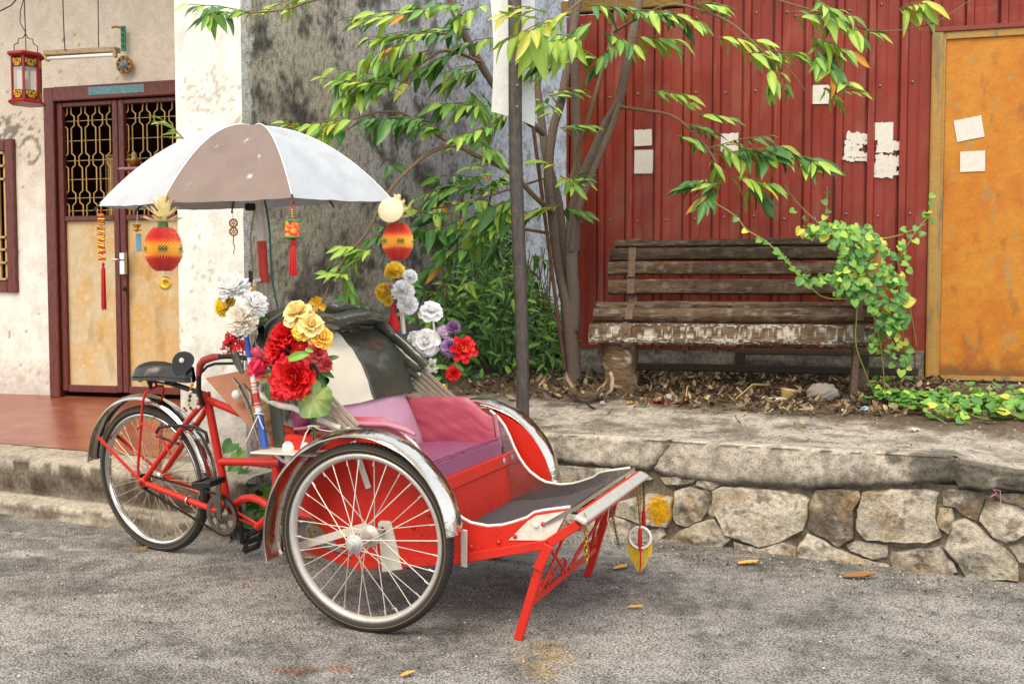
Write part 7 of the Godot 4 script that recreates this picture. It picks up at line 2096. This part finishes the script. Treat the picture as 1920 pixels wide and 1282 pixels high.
	M.rottenwood = mat(Color("5d4c3a"), .85, 0, {"tex": "wear", "scale": Vector3(2, 14, 14), "bump": "plaster_h", "depth": .3})
	M.oldwood = mat(Color.WHITE, .85, 0, {"vc": true, "tex": "grain", "scale": Vector3(.7, 9, 9), "bump": "grain", "depth": .25, "spec": .3})
	M.screw = mat(Color("8d7f78"), .5, .5)
	M.paper = mat(Color("e6e2da"), .85, 0, {"tex": "fine", "scale": 3.0})
	M.signback = mat(Color("dfe2e0"), .5, 0, {"tex": "plaster", "scale": 1.6})
	M.polemetal = mat(Color("5c544f"), .55, .2, {"tex": "wear", "scale": Vector3(4, 1.2, 4), "bump": "rock_h", "depth": .12})
	M.rust = mat(Color("7f6656"), .8, .2, {"tex": "wear", "scale": 5.0, "bump": "rock_h", "depth": .15})
	M.redpaint = mat(Color("c62a1c"), .36, 0, {"tex": "chips", "scale": 2.6, "coat": .15, "coatr": .2, "spec": .42})
	M.redboard = mat(Color("c4281a"), .46, 0, {"tex": "chips", "scale": 1.9, "bump": "plaster_h", "depth": .12, "spec": .38})
	M.redworn = mat(Color("d8382a"), .5, 0, {"tex": "plaster", "scale": 4.0})
	M.redtape = mat(Color("b03a34"), .6, 0, {"tex": "fine", "scale": 6.0})
	M.whitepaint = mat(Color("d9d3c6"), .4, 0, {"tex": "plaster", "scale": 4.0})
	M.whiteworn = mat(Color("ece6dc"), .5, 0, {"tex": "plaster", "scale": 5.0})
	M.whitemetal = mat(Color("c9c6c0"), .38, .45, {"tex": "plaster", "scale": 3.0})
	M.spoke = mat(Color("d8d2c6"), .35, .5)
	M.spoke2 = mat(Color("c9b99a"), .35, .7)
	M.chrome = mat(Color("d5d2cc"), .14, 1.0)
	M.chromeworn = mat(Color("cfcac2"), .22, 1.0, {"rtex": "rough", "tex": "plaster", "scale": 2.5, "bump": "plaster_h", "depth": .12})
	M.tin = mat(Color("cfccc6"), .3, .95, {"tex": "plaster", "scale": 2.0, "rtex": "rough", "bump": "plaster_h", "depth": .04})
	M.aluwhite = mat(Color("dcd9d2"), .35, .5)
	M.aluworn = mat(Color("d3d5d2"), .38, .35, {"tex": "plaster", "scale": 5.0})
	M.oldsteel = mat(Color("a39a8a"), .5, .5, {"tex": "wear", "scale": 6.0})
	M.steelworn = mat(Color("9c958a"), .35, .9, {"tex": "wear", "scale": 8.0})
	M.darkmetal = mat(Color("2f2b29"), .5, .5)
	M.chain = mat(Color("3a342f"), .5, .7)
	M.greymetal = mat(Color("a29c92"), .45, .3)
	M.rubber = mat(Color("2b2724"), .7, 0, {"tex": "fine", "scale": 6.0})
	M.brownline = mat(Color("8a6a3c"), .6)
	M.mat = mat(Color("343338"), .6)
	M.matrib = mat(Color("5b5a60"), .45)
	M.purplevinyl = mat(Color("84486a"), .4, 0, {"bump": "cloth", "depth": .12, "scale": 2.0})
	M.lilacvinyl = mat(Color("c293aa"), .4, 0, {"bump": "cloth", "depth": .12, "scale": 2.0})
	M.pinkvinyl = mat(Color("ab4c60"), .4, 0, {"bump": "cloth", "depth": .08, "scale": 2.0})
	M.magentavinyl = mat(Color("8d2f5c"), .35)
	M.palepink = mat(Color("bd7c8c"), .45, 0, {"tex": "fine", "scale": 3.0})
	M.greenvinyl = mat(Color("41443a"), .15, 0, {"bump": "cloth", "depth": .05, "scale": 4.0, "spec": .6})
	M.creamvinyl = mat(Color("e6ddc8"), .4)
	M.slatwood = mat(Color("aea08f"), .7, 0, {"tex": "wear", "scale": Vector3(3, 22, 22)})
	M.blackvinyl = mat(Color("1c1a1a"), .3, 0, {"spec": .6})
	M.blackplastic = mat(Color("1f1d1c"), .45)
	M.pearl = mat(Color("e6e2da"), .2, 0, {"coat": .6})
	M.bluering = mat(Color("3c3f8c"), .4)
	M.bluewhite = mat(Color("8fb6d4"), .5)
	M.bluetag = mat(Color("76a6c8"), .5)
	M.umbrella = mat(Color.WHITE, .6, 0, {"vc": true, "tex": "fine", "scale": 2.0, "back": Color(.30, .30, .31)})
	M.greenrope = mat(Color("2f6a63"), .8)
	M.glass = mat(Color(.85, .85, .82, .25), .08)
	M.lanternred = mat(Color("8c1619"), .35)
	M.lanterndark = mat(Color("3a1412"), .4)
	M.creamold = mat(Color("b79e78"), .6, 0, {"tex": "wear", "scale": 4.0})
	M.tubeglass = mat(Color("e8e6e0"), .2)
	M.yellowboard = mat(Color("b58a2c"), .5, 0, {"tex": "wear", "scale": 9.0})
	M.greymirror = mat(Color("6c7378"), .25, .4)
	M.greentablet = mat(Color("2c7a52"), .5)
	M.darkgreen = mat(Color("133c2a"), .5)
	M.giltboard = mat(Color("b48a35"), .5, 0, {"tex": "wear", "scale": 5.0})
	M.tissue = mat(Color.WHITE, .7, 0, {"vc": true, "back": Color(.45, .2, .08), "rim": .3})
	M.strawpaper = mat(Color("f0e0ae"), .6, 0, {"back": Color(.55, .5, .35)})
	M.strawdisc = mat(Color("eed9b6"), .6, 0, {"tex": "plaster", "scale": 9.0})
	M.gold = mat(Color("d8a93c"), .3, .7)
	M.orangegold = mat(Color("d9842c"), .35, .4)
	M.brass = mat(Color("b08d45"), .35, .9)
	M.oldbrass = mat(Color("7d6140"), .45, .8)
	M.redthread = mat(Color("c4161a"), .6)
	M.redplastic = mat(Color("c81f1c"), .3)
	M.yellowthread = mat(Color("e6c516"), .6)
	M.yellowplastic = mat(Color("e2a91c"), .35)
	M.greenplastic = mat(Color("2e8a45"), .4)
	M.brocade = mat(Color.WHITE, .5, 0, {"vc": true})
	M.beadyellow = mat(Color("d99a1a"), .35)
	M.beadred = mat(Color("a3382c"), .35)
	M.beadwhite = mat(Color("d9cdb8"), .4)
	M.beadblack = mat(Color("24282c"), .35)
	M.beadgreen = mat(Color("2e6a4a"), .35)
	M.palewood = mat(Color("c09a6a"), .7, 0, {"tex": "wear", "scale": Vector3(8, 8, 8)})
	M.boardbrown = mat(Color("a8653f"), .5, 0, {"tex": "plaster", "scale": 3.0})
	M.brownboard = mat(Color("6d4a38"), .8, 0, {"tex": "wear", "scale": Vector3(9, 1.2, 9)})
	M.twine = mat(Color("b99b62"), .8)
	M.tapeblue = mat(Color("2f56b0"), .35)
	M.tapewhite = mat(Color("dcdad4"), .35)
	M.tapered = mat(Color("c43a34"), .4)
	M.tapeteal = mat(Color("2f6d80"), .4)
	M.ribbon = mat(Color("e2ddd6"), .5)
	M.petal_white = petal_mat("ffffff", .3); M.petal_cream = petal_mat("fbf5ea", .3); M.petal_yellow = petal_mat("ffe658", .3); M.petal_gold = petal_mat("ffd760", .3); M.petal_pale = petal_mat("f8e2a0", .3)
	M.petal_red = petal_mat("dc141e"); M.petal_rose = petal_mat("bf4448"); M.petal_magenta = petal_mat("d81f4c"); M.petal_tulip = petal_mat("e0607c"); M.petal_pink = petal_mat("e9c4bd"); M.petal_purple = petal_mat("a277ad"); M.petal_lilac = petal_mat("c9b0cc")
	M.pollen = mat(Color("e8a81c"), .6)
	M.stem = mat(Color("4a6138"), .6)
	M.leafbright = leaf_mat("a4c450", .55); M.leafmid = leaf_mat("77a843", .5); M.leafdark = leaf_mat("4f803c", .45); M.leaforange = leaf_mat("cc8f34", .5); M.leafyellow = leaf_mat("c4c552", .6); M.leafvine = leaf_mat("548a3e", .45)
	M.leafvc = mat(Color.WHITE, .45, 0, {"vc": true, "back": Color(.22, .3, .1)})
	M.litter = mat(Color.WHITE, .85, 0, {"vc": true})
	M.deadyellow = mat(Color("c69a44"), .6); M.deadbrown = mat(Color("8a5f2c"), .6)
	M.bark = mat(Color("87776a"), .9, 0, {"tex": "rock", "scale": Vector3(7, 2.5, 7), "bump": "rock_h", "depth": .7})
	M.barklight = mat(Color("8a6f55"), .85, 0, {"tex": "rock", "scale": Vector3(8, 3, 8), "bump": "rock_h", "depth": .3})
	M.barkgreen = mat(Color("6d6a3c"), .8)
	M.vinestem = mat(Color("8a9a4a"), .7)
	M.clay = mat(Color("b8a184"), .8, 0, {"tex": "wear", "scale": 6.0})
	M.cupcream = mat(Color("b59b68"), .6)
	M.greyrag = mat(Color("857d78"), .8)
	M.redwrap = mat(Color("b8452c"), .4, 0, {"tex": "wear", "scale": 20.0})
	M.coral = mat(Color("bdb6a8"), .9, 0, {"tex": "rock", "scale": 9.0, "bump": "rock_h", "depth": .5})

func _ready() -> void:
	var cam := Camera3D.new()
	cam.name = "camera"
	cam.transform = Transform3D(Basis(Vector3.RIGHT, -PITCH), Vector3(0, EYE, 0))
	cam.fov = rad_to_deg(2.0 * atan(641.0 / FPX))
	cam.near = 0.05
	cam.far = 400.0
	add_child(cam)
	cam.make_current()
	var env := Environment.new()
	env.background_mode = Environment.BG_SKY
	var sky := Sky.new()
	var sm_ := ProceduralSkyMaterial.new()
	sm_.sky_top_color = Color("d3dae3")
	sm_.sky_horizon_color = Color("eef1f4")
	sm_.sky_curve = .35
	sm_.ground_bottom_color = Color("8d867d")
	sm_.ground_horizon_color = Color("c9c6c0")
	sm_.sky_energy_multiplier = 1.0
	sky.sky_material = sm_
	env.sky = sky
	env.tonemap_mode = Environment.TONE_MAPPER_LINEAR
	env.tonemap_exposure = 2.2
	env.sdfgi_enabled = true
	env.ssao_enabled = true
	env.ssil_enabled = true
	var we := WorldEnvironment.new()
	we.name = "environment"
	we.environment = env
	add_child(we)
	var sun := DirectionalLight3D.new()
	sun.name = "sun"
	sun.light_energy = .5
	sun.light_color = Color(1.0, .95, .87)
	sun.light_angular_distance = 40.0
	sun.shadow_enabled = true
	sun.rotation_degrees = Vector3(-54, -24, 0)
	add_child(sun)
	rng.seed = 1
	KF = frame(Vector3(.133, 0, -5.05), 28.7)
	LF = frame(Vector3(-2.06, 0, -5.08), 24.5)
	BF = frame(Vector3(-1.387, 0, -5.25), 15)
	SF = frame(Vector3(0, 0, -6.7), 15)
	CF = frame(Vector3(-.3115, 0, -3.907), 21)
	YF = frame(Vector3(-1.5922, 0, -4.5354), 29, 6)
	build_materials()
	build_road()
	build_pavement()
	build_stone_wall()
	build_left_kerb()
	build_shophouse()
	build_shed()
	build_tree()
	build_trishaw()
	build_umbrella()
	build_bench()
	build_pole()
	build_bouquets()
	build_hangings()
	build_porch_things()
	build_vines()
	build_undergrowth()
	build_litter()
